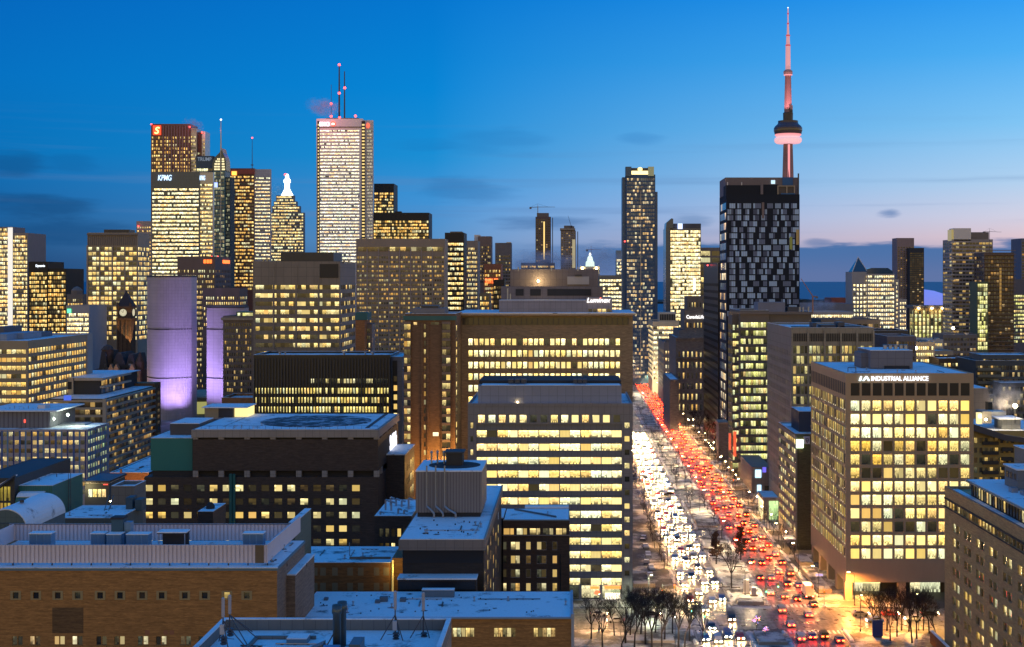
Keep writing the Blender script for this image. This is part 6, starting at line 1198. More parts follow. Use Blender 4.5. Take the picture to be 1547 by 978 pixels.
for i in range(7): B.mb('guard_rail', DKMET).beam((wx(2 + i * 6, Y), Y - .5, wz(799, Y)), (wx(2 + i * 6, Y), Y - .5, wz(790, Y)), .03)
B.mb('guard_rail', DKMET).beam((wx(-5, Y), Y - .5, wz(790, Y)), (wx(40, Y), Y - .5, wz(790, Y)), .03); B.finish()
B = Bld('low_building', 'low hall with broad snowy roof and ladder frame behind the white ribbed screen', 'building'); Y = 262
q = B.block(84, 180, 784, Y, wallmat((.10, .12, .11)), far=216, roof='snow', par=.1)
for p, h_ in ((190, 3.2), (204, 2.6)): B.pbox('rooftop_unit', wallmat((.05, .09, .11)), p, p + 10, 768 - h_ * 5, 772, Y + 10, 3)
for a in (0, 1.1): B.mb('roof_ladder', DKMET).beam((wx(157 + a * 6, Y + 8), Y + 8, q['Z1']), (wx(165 + a * 6, Y + 16), Y + 16, q['Z1'] + 2.0), .08)
B.mb('roof_lamp', WARM_L).lathe(wx(167, Y + 24), Y + 24, [(.06, wz(758.5, Y + 24)), (.2, wz(757.5, Y + 24)), (.06, wz(756.5, Y + 24))], 8); B.finish()
# small chimney house in front of the dark hospital
B = Bld('stair_house', 'small brick stair house with snowy lid and round vent before the dark hospital wards', 'building'); Y = 300; B.block(299, 322, 774, Y, HBK, far=341, roof='snow', par=.1); B.mb('round_vent', TAR).lathe(wx(318, Y + 4), Y + 4, [(1.0, wz(772, Y + 4)), (.95, wz(764, Y + 4)), (.5, wz(760, Y + 4)), (.3, wz(759, Y + 4))], 14); B.finish()
B = Bld('plant_shed', 'grey green metal shed with snowy lid behind the white ribbed screen end', 'building'); Y = 226; B.block(436, 446, 791, Y, wallmat((.10, .14, .12), 'panel', scale=.6), far=470, roof='snow', par=.08, z0=0); B.finish()

# tan brick block with white ribbed roof screen
B = Bld('brick_building', 'wide tan brick block with small square windows and white ribbed roof screen', 'building'); Y = 200; X1 = wx(418.3, Y); X0 = wx(-60, Y); zt = wz(859.7, Y); D = 21; B.grow(X1, Y, 0)
B.mb('wall', BRICK).box(X0, X1 - .25, Y + .25, Y + D, 0, zt); B.mb('flank', wallmat((.25, .18, .13), 'brick')).box(X1 - .25, X1, Y + .25, Y + D, 0, zt)
Z = lambda py: wz(py, Y)
W_B1 = winmat('small_square_glass', .12, (1., .62, .14), (1., .8, .3), .25, .8, dim=.03, grid=(2., 2.)); W_B2 = winmat('double_window_glass', .28, (1., .78, .35), (1., .92, .6), .5, 1.15, dim=.10, grid=(2., 4.), blind=.8)
sq = [(23.8 - 3.6 + i * 31.9 + (-1 if i % 2 else 1), 0) for i in range(12)]
sx = [19.5, 50, 83, 113, 147, 177, 210.5, 240, 275, 305, 338.5, 368.5]
c1 = [(wx(p, Y), wx(p + 8.6, Y)) for p in sx]
B.facade('F', Y, X0, X1, Z(915), zt, [(Z(904.5), Z(895))], c1, .25, BRICK, 'ind', W_B1)
dx_ = [18, 44.5, 81.5, 108.5, 145, 172, 207.5, 235, 272, 299, 338, 365]
c2 = [(wx(p, Y), wx(p + 16.8, Y)) for p in dx_]; c2 = [(a + (b_ - a) * k_ / 2 + .06, a + (b_ - a) * (k_ + 1) / 2 - .06) for a, b_ in c2 for k_ in range(2)]
B.facade('F', Y, X0, X1, 0, Z(915), [(Z(974), Z(961.5))], c2, .25, BRICK, 'ind', W_B2)
FRM = wallmat((.36, .27, .13)); 
for a, b_ in c1:
    f_ = B.mb('window_frame', FRM); e = .36; zz0, zz1 = Z(904.5), Z(895)
    f_.box(a - e, a, Y - .05, Y - .004, zz0 - .2, zz1 + .2); f_.box(b_, b_ + e, Y - .05, Y - .004, zz0 - .2, zz1 + .2); f_.box(a, b_, Y - .05, Y - .004, zz1, zz1 + .2); f_.box(a, b_, Y - .05, Y - .004, zz0 - .2, zz0)
for a, b_ in c2: B.mb('window_frame', wallmat((.22, .15, .07))).box(a - .06, b_ + .06, Y - .07, Y - .004, Z(974) - .14, Z(974))
for p in (219, 247, 256): B.mb('brick_patch', wallmat((.33, .14, .07))).box(wx(p, Y), wx(p + 7, Y), Y - .012, Y - .004, Z(959), Z(952.5))
B.mb('brick_patch', wallmat((.17, .095, .04), 'brick')).box(wx(79, Y), wx(126, Y), Y - .010, Y - .004, Z(957), Z(918))
sr = snowmat('snow_roof', .12, 7); B.mb('roof_snow', sr).box(X0, X1 - .1, Y + .1, Y + D, zt, zt + .14); B.mb('roof_edge', wallmat((.12, .2, .24))).box(X0, X1 + .12, Y - .12, Y + .08, zt - .25, zt + .1); B.mb('roof_edge', wallmat((.12, .2, .24))).box(X1 - .1, X1 + .12, Y + .08, Y + D, zt - .25, zt + .1)
B.mb('roof_edge_snow', sr).box(X0, X1 + .1, Y - .1, Y + .3, zt + .1, zt + .22)
SCR = wallmat((.66, .58, .60), 'plain', .6, .08); SX1 = wx(402, 202); SX0 = wx(-60, 202) ; s0, s1 = zt + .45, wz(823.5, 202); YB = 219.6
def ribwall(side, plane, u0, u1, zz0, zz1, step=.62):
    mb = B.mb('screen_cladding', SCR)
    B.fbox(mb, side, plane, u0, u1, .10, .18, zz0, zz1)
    u = u0
    while u < u1 - .2:
        B.fbox(mb, side, plane, u, u + step * .62, -.06, .098, zz0, zz1); u += step
ribwall('F', 202, SX0, SX1, s0, s1); ribwall('R', SX1 + .1, 202.2, YB, s0, s1, 40); ribwall('F', YB, SX0, SX1, s0, s1)
B.mb('screen_rail', DKMET).box(SX0, SX1, 202.2, 202.35, s1 - .1, s1); B.mb('screen_rail', DKMET).box(SX0, SX1, YB - .2, YB - .12, s1 - .1, s1)
xl_ = wx(20, 219); B.mb('screen_cladding', SCR).box(xl_ - .15, xl_, 203, YB - .3, s0, s1)
for i in range(18): B.mb('screen_post', DKMET).box(SX0 + 2 + i * 2.9, SX0 + 2.12 + i * 2.9, 201.7, 202, zt, s0)
B.mb('stain_patch', wallmat((.16, .11, .06))).box(SX1 - 1.6, SX1 - .3, 201.9, 201.935, s0, s1)
# step with lower roof
Ys = 207; xs1 = wx(446, Ys); zs = wz(869.5, Ys)
B.mb('step_wall', wallmat((.25, .18, .13), 'brick')).box(X1 + .02, xs1, Ys, 222.5, 0, zs); B.mb('step_snow', sr).box(X1 + .02, xs1 + .1, Ys - .1, 222.6, zs, zs + .2)
B.finish()
# roof plant inside the screen
UNIT = wallmat((.14, .27, .40), 'panel', .45, .08, scale=.6)
k_ = 0
for (px0, px1, tp, Yu, lab) in ((44, 77, 807, 208, 'long louvred cooling unit under snow at the screen end, with a red pilot lamp'), (137, 158, 807, 210, 'small square air unit standing before the dark duct inside the screen'), (161, 182, 808, 209, 'square air unit touching the dark duct inside the screen'), (191, 224, 808, 209, 'wide air unit right after the dark duct inside the screen'), (367, 397, 807, 208, 'air unit tucked into the far corner of the ribbed screen')):
    U = Bld('cooling_unit', lab, 'air unit', 'cooling units inside the ribbed roof screen'); x0, x1, z1 = wx(px0, Yu), wx(px1, Yu), wz(tp, Yu); U.grow((x0 + x1) / 2, Yu, zt + .14)
    U.mb('casing', UNIT).box(x0, x1, Yu, Yu + 1.8, zt + .4, z1); U.mb('lid_snow', sr).box(x0 - .1, x1 + .1, Yu - .1, Yu + 1.9, z1, z1 + .12); U.mb('base_rail', DKMET).box(x0 + .1, x1 - .1, Yu + .2, Yu + 1.6, zt + .14, zt + .4)
    n_ = max(2, int((x1 - x0) / 1.0))
    for i in range(n_): U.mb('door_panel', wallmat((.09, .18, .28))).box(x0 + .12 + i * (x1 - x0) / n_, x0 + (i + 1) * (x1 - x0) / n_ - .08, Yu - .04, Yu - .005, zt + .5, z1 - .15)
    if px0 == 44: U.mb('pilot_lamp', RED_L).box(x0 + .7, x0 + .85, Yu - .1, Yu - .05, zt + 1.1, zt + 1.25)
    U.finish()
U = Bld('exhaust_duct', 'dark square exhaust duct with snowy hood rising inside the ribbed screen', 'duct'); Yu = 211; x0 = wx(168, Yu); U.grow(x0, Yu, zt + .14); U.mb('casing', wallmat((.04, .10, .14))).box(x0, x0 + 1.8, Yu, Yu + 2, zt + .14, wz(785, Yu)); U.mb('cowl', TAR).box(x0 - .1, x0 + 1.9, Yu - .1, Yu + 2.1, wz(785, Yu), wz(782, Yu)); U.mb('side_duct', UNIT).box(x0 + 1.85, x0 + 2.9, Yu + .4, Yu + 1.8, zt + .14, wz(790, Yu)); U.finish()
U = Bld('plant_shelter', 'open plant shelter with flat snowy lid on posts inside the ribbed screen', 'shelter'); Yu = 209; x0, x1 = wx(237, Yu), wx(281, Yu); U.grow(x0, Yu, zt + .14); U.mb('lid', DKMET).box(x0, x1, Yu, Yu + 2.4, wz(807, Yu), wz(805.5, Yu)); U.mb('lid_snow', sr).box(x0, x1, Yu, Yu + 2.4, wz(805.5, Yu), wz(804, Yu)); U.mb('back_panel', TAR).box(x0 + .4, x1 - .1, Yu + 1.6, Yu + 2.2, zt + .14, wz(807, Yu))
for a in (x0 + .2, x1 - .3): U.mb('post', GALV).box(a, a + .12, Yu + .1, Yu + .22, zt + .14, wz(807, Yu))
U.finish()
# low brick wing
B = Bld('brick_building', 'low brown brick wing with narrow windows, snowy roof and yellow lit downpipe', 'building'); Y = 250; W_N = winmat('narrow_glass', .45, (1., .6, .12), (1., .85, .3), .3, 1.1, dim=.12)
q = B.block(440, 590, 850, Y, BRICK_W, D=15, roof='snow', par=.05, ztop=wz(851, Y)); Z = lambda py: wz(py, Y)
for i, p in enumerate((472, 484.5, 502.5, 525.5, 541.5, 565.5, 580)):
    for j in range(2): B.wins.append(('F', Y, wx(p, Y), wx(p + 7, Y), Z(869 + j * 23), Z(858.5 + j * 23), 1, .03, W_N)); B.mb('window_frame', wallmat((.24, .18, .10))).box(wx(p - .7, Y), wx(p + 7.7, Y), Y - .02, Y - .003, Z(869.8 + j * 23), Z(857.7 + j * 23))
B.mb('end_bay', BRICK_W).box(wx(590, Y) + .02, wx(606, Y), Y + 2.2, Y + 15, 0, Z(847)); B.mb('downpipe', emitmat('lit_downpipe', (1., .7, .2), .25, base=(.6, .45, .2))).beam((wx(593.5, Y), Y - .2, Z(900)), (wx(593.5, Y), Y - .2, Z(846)), .18, n=8)  # yellow lamplight on the downpipe is put into its own glow
B.mb('vent_stack', GALV).beam((wx(528, Y + 6), Y + 6, q['Z1']), (wx(528, Y + 6), Y + 6, q['Z1'] + 2.6), .09); B.mb('roof_duct', wallmat((.17, .13, .10))).box(wx(528, Y + 3), wx(590, Y + 3), Y + 3, Y + 3.4, q['Z1'] + .15, q['Z1'] + .5); root = B.finish()
l = bpy.data.lights.new('wall_lamp', 'POINT'); l.energy = 260; l.color = (1, .7, .2); link('wall_lamp', l, root, (wx(600, Y) - B.box0[0], -1.5, Z(858)))
# dark tower with snowy roof and metal penthouse
B = Bld('hospital_building', 'dark brick tower with broad snowy roof, beige fascia and metal plant room with pipes', 'building'); Y = 236; zt = wz(816, Y); x0, x1 = wx(602, Y), wx(733, Y); D = 62; B.grow(x0, Y, 0); DKB = wallmat((.030, .024, .022), 'brick')
B.mb('wall', DKB).box(x0 + .6, x1 - .3, Y + 1.0, Y + D, 0, zt - 1.7); B.mb('fascia', wallmat((.21, .17, .14), 'panel')).box(x0, x1, Y, Y + D, zt - 1.8, zt); B.mb('roof_snow', sr).box(x0 + .25, x1 - .25, Y + .15, Y + D - .2, zt, zt + .14); B.mb('roof_edge', wallmat((.30, .27, .25))).box(x1 - .25, x1 + .05, Y, Y + D, zt, zt + .3)
B.mb('window_recess', wallmat((.010, .010, .012), 'plain', .3)).box(x0 + .7, x1 - .4, Y + .9, Y + .99, zt - 4.2, zt - 1.8); B.mb('lower_step', DKB).box(x0 + .2, wx(721, Y), Y - 2.6, Y + .98, 0, zt - 6.3); B.mb('lower_step_snow', sr).box(x0 + .1, wx(721, Y) + .1, Y - 2.7, Y + .98, zt - 6.3, zt - 6.05); B.mb('step_window', wallmat((.008, .008, .01), 'plain', .3)).box(x0 + .4, wx(721, Y) - .2, Y - 2.66, Y - 2.62, zt - 8.4, zt - 6.6)
for i in range(6):
    for j in range(5):
        if (i * 7 + j * 3) % 4: B.wins.append(('R', x1 - .3, Y + 3 + i * 9, Y + 4.2 + i * 9, zt - 5 - j * 2.7, zt - 3.4 - j * 2.7, 1, .02, W_N))
Yp = 258; xp0, xp1 = wx(628, Yp), wx(735, Yp) - .9; zp = wz(713, Yp)
B.mb('plant_room', wallmat((.20, .18, .175), 'rib', .5, .06, scale=.55)).box(xp0, xp1, Yp, Yp + 15, zt + 1.0, zp); B.mb('plant_room_base', TAR).box(xp0 + .3, xp1 - .3, Yp + .3, Yp + 14.7, zt + .14, zt + 1.0); B.mb('plant_room_coping', sr).box(xp0 - .05, xp1 + .05, Yp - .05, Yp + 15, zp, zp + .25)
cxp, cyp = (xp0 + xp1) / 2 + .5, Yp + 7.5; B.mb('plant_well', TAR).lathe(cxp, cyp, [(5.0, zp + .2), (5.0, zp + .32)], 36); B.mb('fan_house', wallmat((.03, .032, .036))).box(cxp - 1.6, cxp + 1.6, cyp - 1, cyp + 3, zp + .3, zp + 2.7); B.mb('fan_house_lid', wallmat((.05, .055, .06))).box(cxp - 1.9, cxp + 1.9, cyp - 1.3, cyp + 3.3, zp + 2.7, zp + 3.0)
for i, p in enumerate((645, 658.5, 672)):
    xx = wx(p, Yp); pm = B.mb('steam_pipe', GALV); pm.beam((xx, Yp - .35, zt + 2.2), (xx, Yp - .35, zp + 1.2), .15, n=8); pm.beam((xx, Yp - .35, zt + 2.2), (xx + .8, Yp - .5, zt + 1.6), .2, n=8); pm.beam((xx + .8, Yp - .5, zt + 1.6), (xx + 1.4 + (i == 2) * .7, Yp - .6, zt + .9), .2, n=8); pm.beam((xx + 1.4 + (i == 2) * .7, Yp - .6, zt + .9), (xx + 1.4 + (i == 2) * .7, Yp - .6, zt + .14), .2, n=8)
for p in (652, 661, 671): B.mb('vent_stack', GALV).lathe(wx(p, Yp + 9), Yp + 9, [(.16, zp), (.16, zp + 2.4), (.28, zp + 2.5), (.1, zp + 2.9)], 8)
rr = random.Random(4)
for i in range(14): B.mb('roof_vent', TAR).lathe(x0 + 2 + rr.random() * 11, Y + 3 + rr.random() * 16, [(.12, zt + .1), (.12, zt + .4)], 6)
B.finish()
# plant roof between hospital and tower
B = Bld('low_building', 'small plant roof crowded with bent steel pipes beside the dark brick tower', 'building'); Y = 300; q = B.block(566, 622, 781, Y, HBK, D=22, roof='snow', par=.15, front=dict(top=2.6, fh=3.2, wh=1.8, cols=5, wf=.6, mode='ind', mat=W_H2, n=3))
for i in range(9):
    xx = q['X0'] + 1 + (i * 1.7) % 6.5; yy = Y + 2 + (i * 5.3) % 15; h_ = .8 + (i * 37 % 10) * .2; B.mb('rooftop_pipe', GALV).beam((xx, yy, q['Z1']), (xx, yy, q['Z1'] + h_), .22, n=8); B.mb('rooftop_pipe', GALV).beam((xx, yy, q['Z1'] + h_), (xx + .9, yy, q['Z1'] + h_ - .3), .22, n=8)
B.finish()
# dark brick flats
B = Bld('brick_building', 'dark brown brick ward block with paired sash windows and snowy roof', 'building'); Y = 300; Z = lambda py: wz(py, Y); DB = wallmat((.085, .052, .038), 'brick', scale=1.1); x0, x1 = wx(760, Y), wx(860.5, Y); B.grow(x0, Y, 0); zt = Z(787)
B.mb('wall', DB).box(x0, x1, Y + .25, Y + 15, 0, zt); W_D = winmat('sash_glass', .52, (1., .68, .2), (1., .92, .55), .45, 1.25, dim=.10, grid=(2., 3.), blind=.6)
cp = [(760.5, 765), (772, 778.3), (778.9, 785), (795, 801.5), (811.5, 817.8), (818.4, 825), (835, 841.3)]
cols_ = [(wx(a, Y), wx(b_, Y)) for a, b_ in cp]; rows_ = [(Z(830.5 + i * 20.8), Z(819 + i * 20.8)) for i in range(4)]
acols = [(wx(761 + i * 9.9, Y), wx(761 + i * 9.9 + 5.3 if i % 2 else 761 + i * 9.9 + 8.9, Y)) for i in range(10)]
B.facade('F', Y, x0, x1, 0, Z(812), rows_, cols_, .25, DB, 'ind', W_D); B.facade('F', Y, x0, x1, Z(812), zt, [(Z(808), Z(798.5))], acols, .25, DB, 'ind', W_D)
WF = wallmat((.30, .25, .23))
for a, b_ in ((772, 785), (811.5, 825), (795, 801.5), (835, 841.3)):
    for z0_, z1_ in rows_: f_ = B.mb('window_frame', WF); f_.box(wx(a, Y) - .08, wx(b_, Y) + .08, Y - .05, Y - .004, z0_ - .14, z0_); f_.box(wx(a, Y) - .08, wx(b_, Y) + .08, Y - .03, Y - .004, z1_, z1_ + .08); f_.box(wx(a, Y) - .08, wx(a, Y), Y - .03, Y - .004, z0_, z1_); f_.box(wx(b_, Y), wx(b_, Y) + .08, Y - .03, Y - .004, z0_, z1_)
B.mb('ledge', WF).box(x0 - .1, x1 + .1, Y - .18, Y - .055, Z(809.5), Z(808.2)); B.mb('roof_snow', sr).box(x0 + .2, x1 - .2, Y + .2, Y + 14.8, zt, zt + .15); B.mb('roof_edge', wallmat((.25, .28, .30))).box(x0, x1, Y + 0, Y + .2, zt, zt + .25); B.mb('roof_duct', wallmat((.14, .15, .16))).beam((x0 + 2, Y + 13, zt + .4), (x1 - 3, Y + 3, zt + .4), .2)
B.mb('roof_snow', sr).box(wx(793, Y + 15), x1 - .2, Y + 14.9, Y + 17, zt + .2, zt + .7); B.mb('vent_stack', GALV).beam((wx(827, Y), Y + 5, zt), (wx(827, Y), Y + 5, zt + 1.3), .1); B.mb('downpipe', TAR).beam((wx(847, Y), Y - .15, Z(897)), (wx(847, Y), Y - .15, Z(838)), .12); B.mb('party_wall', wallmat((.04, .03, .028), 'brick')).box(x0 - 3.4, x0 - .05, Y + 2, Y + 14, 0, zt + .2); B.mb('party_snow', sr).box(x0 - 3.4, x0 - .05, Y + 2, Y + 14, zt + .2, zt + .4); B.finish()
# front low roof
B = Bld('brick_building', 'low tan brick wing with long speckled snow roof and five-pane lit windows', 'building'); Y = 215; x0, x1 = wx(447, Y), wx(863, Y); zt = wz(933, Y); D = 17.5; B.grow(x0, Y, 0); Z = lambda py: wz(py, Y)
B.mb('wall', BRICK).box(x0, x1 - .25, Y + .25, Y + D, 0, zt - .2); W_5 = winmat('five_pane_glass', .8, (1., .72, .25), (1., .88, .45), .35, .95, grid=(3., 4.), dim=.15)
cols_ = [(wx(683.5 + i * 6.6, Y) + .05, wx(683.5 + (i + 1) * 6.6, Y) - .03) for i in range(5)] + [(wx(746 + i * 6.6, Y) + .05, wx(746 + (i + 1) * 6.6, Y) - .03) for i in range(5)] + [(wx(806 + i * 6.6, Y) + .05, wx(806 + (i + 1) * 6.6, Y) - .03) for i in range(5)]
B.facade('F', Y, x0, x1, 0, zt - .2, [(Z(962.5), Z(949))], cols_, .25, BRICK, 'ind', W_5)
B.mb('roof_edge', wallmat((.24, .34, .42))).box(x0, x1 + .2, Y - .25, Y + .1, zt - .2, zt + .05); B.mb('roof_edge', wallmat((.34, .36, .42))).box(x1 - .1, x1 + .3, Y + .1, Y + D, zt - .2, zt + .35); B.mb('roof_snow', snowmat('snow_roof', .15, 12)).box(x0, x1 - .1, Y + .1, Y + D, zt - .05, zt + .08); B.mb('end_pier', wallmat((.4, .42, .46))).box(x1 + .02, x1 + .45, Y - .2, Y + .4, 0, zt + .6)
rr = random.Random(9)
for i in range(26): B.mb('roof_vent', TAR).lathe(x0 + 2 + rr.random() * 39, Y + 2 + rr.random() * 14, [(.10, zt), (.10, zt + .25)], 6)
for a, yy, s_ in ((554, 4, .5), (560, 5, .8), (592, 5, .6), (470, 6, .4)): B.mb('rooftop_unit', wallmat((.10, .14, .18))).box(wx(a, Y), wx(a, Y) + s_ * 1.6, Y + yy + 5, Y + yy + 6, zt + .05, zt + .05 + s_)
B.mb('skylight', wallmat((.10, .16, .22))).box(wx(637, Y + 13), wx(686, Y + 13), Y + 13.2, Y + 14.4, zt + .05, zt + 1.3); B.mb('skylight_snow', SNR).box(wx(637, Y + 13), wx(686, Y + 13), Y + 13.1, Y + 14.5, zt + 1.3, zt + 1.4); B.finish()
# nearest roof
B = Bld('building_roof', 'nearest flat roof with snowy parapet rim and equipment', 'building'); x0, x1, y1, y0 = wx(337, 150), wx(682, 150), 150, 104; zt = wz(935, 150); B.grow(x0, y1, 0); PR = wallmat((.16, .17, .165), 'panel', scale=.8)
B.mb('wall', wallmat((.3, .25, .2), 'brick')).box(x0, x1, y0, y1, 0, zt - 1.3)
pm = B.mb('parapet', PR); pm.box(x0, x1, y1 - .5, y1, zt - 1.3, zt); pm.box(x0, x0 + .5, y0, y1 - .5, zt - 1.3, zt); pm.box(x1 - .5, x1, y0, y1 - .5, zt - 1.3, zt)
pm = B.mb('parapet_snow', sr); pm.box(x0, x1, y1 - .5, y1, zt, zt + .13); pm.box(x0, x0 + .5, y0, y1 - .5, zt, zt + .13); pm.box(x1 - .5, x1, y0, y1 - .5, zt, zt + .13)
B.mb('roof_snow', snowmat('snow_roof', .15, 14)).box(x0 + .5, x1 - .5, y0, y1 - .5, zt - 1.3, zt - 1.15); zr = zt - 1.15
B.mb('inner_kerb', PR).box(x0 + 4.5, x0 + 4.8, y0, y1 - 4, zr, zr + .35); B.mb('inner_kerb', PR).box(x0 + 4.8, x0 + 11, y1 - 4.3, y1 - 4, zr, zr + .35); B.mb('hatch', wallmat((.10, .20, .28))).box(wx(440, 146), wx(470, 146), 143.5, 145.5, zr, zr + .6); B.mb('hatch_snow', sr).box(wx(440, 146), wx(470, 146), 143.5, 145.5, zr + .6, zr + .7); root_roof = B.finish()
zr_ = zr
def antenna(label, px, py, pyt, Y, spread, cyl):
    U = Bld('antenna_tripod', label, 'antenna', 'antenna tripods on the nearest roofs'); x = wx(px, Y); zb = wz(py, Y); U.grow(x, Y, zb)
    zt_ = wz(pyt, Y); zm = zb + (zt_ - zb) * .52
    U.mb('pole', DKMET).beam((x, Y, zb), (x, Y, zt_ - .8), .07, n=6)
    for dx, dy in spread: U.mb('leg', DKMET).beam((x, Y, zm), (x + dx, Y + dy, zb), .055, n=6)
    U.mb('brace', DKMET).beam((x, Y, zb + .7), (x + spread[0][0] * .5, Y + spread[0][1] * .5, zb + .7), .03)
    U.mb('antenna_panel', wallmat((.34, .34, .37), 'plain', .4)).lathe(x, Y, [(.13, zt_ - 2.0), (.17, zt_ - 1.9), (.17, zt_ - .1), (.1, zt_)], 10)
    if cyl: U.mb('radio_box', wallmat((.4, .42, .45))).box(x - .22, x + .22, Y - .5, Y - .15, zb + 1.2, zb + 2.2)
    for i in range(3): U.mb('cable_coil', DKMET).lathe(x + .1, Y - .1, [(.3, zb + .1 + i * .3), (.38, zb + .2 + i * .3), (.3, zb + .3 + i * .3)], 10)
    U.finish()
antenna('slim antenna tripod at the roof rim nearest the tan brick windows', 337, 975, 903, 138, [(2.4, -.6), (-.8, 1.5), (1.2, -2.5)], True)
antenna('taller antenna tripod leaning cables beside the slim one', 347, 962, 899, 143, [(2.9, -.4), (1.9, 2.0), (2.6, -3.2)], False)
antenna('antenna tripod with grey radio box beside the twin chimneys', 597, 968, 893, 146, [(-1.6, -.6), (1.0, -.9), (.3, 1.6)], True)
antenna('antenna tripod on the roof corner over the speckled snow roof', 639.5, 968, 895, 147, [(-1.6, -.8), (.9, -.9), (-.2, 1.4)], False)
U = Bld('air_handler', 'steel air handling plant with twin round stacks and bent duct on the nearest roof', 'air unit'); Yu = 138; x = wx(512, Yu); U.grow(x, Yu, zr_); GM = wallmat((.08, .115, .13), 'plain', .4, .12, .4)
for px, tp, dy in ((509, 914, 0), (517, 909, 1.6)):
    xx = wx(px, Yu + dy); U.mb('stack', GM).lathe(xx, Yu + dy, [(.42, zr_), (.42, wz(tp + 14, Yu + dy)), (.52, wz(tp + 12, Yu + dy)), (.48, wz(tp, Yu + dy)), (.40, wz(tp, Yu + dy) - .05), (.3, wz(tp, Yu + dy) - .6)], 18); U.smooth.add('stack')
U.mb('casing', GM).box(x - 1.2, x + 2.6, Yu - 5, Yu + .4, zr_, zr_ + 1.3); U.mb('casing', GM).box(x + 1.5, x + 2.6, Yu - 3, Yu, zr_ + 1.3, zr_ + 2.3); U.mb('duct', GM).prism([(x - 1.2, zr_ + 1.0), (x - 3.2, zr_ + .3), (x - 4.4, zr_ + .3), (x - 4.4, zr_ + 1.3), (x - 3.0, zr_ + 1.4), (x - 1.2, zr_ + 2.2)], 'y', Yu - 2.6, Yu - .8)
U.mb('fan_drum', wallmat((.10, .25, .42), 'plain', .35, .1, .4)).prism([(Yu - 3 + .8 * math.cos(i * .5236), zr_ + 1.5 + .8 * math.sin(i * .5236)) for i in range(12)], 'x', x - 1.0, x + .6); U.mb('lid_snow', sr).box(x + .7, x + 1.45, Yu - 4.8, Yu - .2, zr_ + 1.3, zr_ + 1.38); U.mb('stay', DKMET).beam((x - 2.0, Yu - .5, zr_), (x - .2, Yu - .2, zr_ + 3.2), .06); U.finish()

# small clutter on the near roofs: cable runs, melted drains, curbs
rr = random.Random(61); MELT = wallmat((.05, .05, .055), 'plain', .35)
def clutter(label, x0, x1, y0, y1, z, n, cables):
    U = Bld('roof_conduit', label, 'roof piping'); U.grow((x0 + x1) / 2, y0, z)
    for i in range(cables):
        a = Vector((rr.uniform(x0, x1), rr.uniform(y0, y1), z + .12)); e = Vector((rr.uniform(x0, x1), a.y + rr.uniform(-.4, .4), z + .12)) if i % 2 else Vector((a.x + rr.uniform(-.3, .3), rr.uniform(y0, y1), z + .12))
        U.mb('conduit#%d' % i, GALV if i % 3 else DKMET).beam(a, e, .07, n=6)
        for k_ in range(4): p = a.lerp(e, (k_ + .5) / 4); U.mb('conduit_support_grating', DKMET).box(p.x - .15, p.x + .15, p.y - .1, p.y + .1, z, z + .09)
    for i in range(n):
        px_, py_ = rr.uniform(x0, x1), rr.uniform(y0, y1); r_ = rr.uniform(.25, .6)
        U.mb('drain#%d' % i, MELT).prism([(px_ + r_ * (1 + .35 * math.sin(j * 2.1 + i)) * math.cos(j * .5236), py_ + r_ * (1 + .3 * math.cos(j * 1.7 + i)) * math.sin(j * .5236)) for j in range(12)], 'z', z + .0, z + .012)
        if i % 2: U.mb('vent#%d' % i, GALV).lathe(px_, py_, [(.1, z), (.1, z + .5), (.2, z + .55), (.2, z + .7), (.05, z + .78)], 8)
    U.finish()
z_ = wz(933, 215); clutter('grey conduits and melted drains on the long speckled snow roof', wx(470, 215), wx(855, 215), 217, 231, z_ + .085, 12, 4)
z_ = wz(816, 236); clutter('thin conduits and vents on the snow before the metal plant room', wx(610, 236), wx(725, 236), 238, 254, z_ + .145, 8, 3)
z_ = wz(859.7, 200); clutter('dark conduits along the brick ledge beside the ribbed screen end', wx(404, 203), wx(416, 203), 203, 220, z_ + .145, 4, 3)
z_ = wz(851, 250); clutter('conduits and drains on the low brown brick wing roof', wx(470, 251), wx(585, 251), 252, 263, z_ + .145, 6, 3)
clutter('cables and drains scattered on the nearest snowy roof', wx(360, 146), wx(670, 146), 128, 147, zr_ + .005, 9, 5)
z_ = wz(649.5, 390); clutter('conduits and vents on the roof beside the round helipad', wx(300, 392), wx(395, 392), 393, 425, z_ + .125, 6, 3)
z_ = wz(566, 383); clutter('conduits and vents on the brown grid office roof', wx(1290, 385), wx(1440, 385), 386, 404, z_ + .125, 9, 4)
z_ = wz(784, 262); clutter('conduits on the broad snowy hall roof behind the ribbed screen', wx(95, 262), wx(175, 262), 264, 276, z_ + .145, 5, 3)
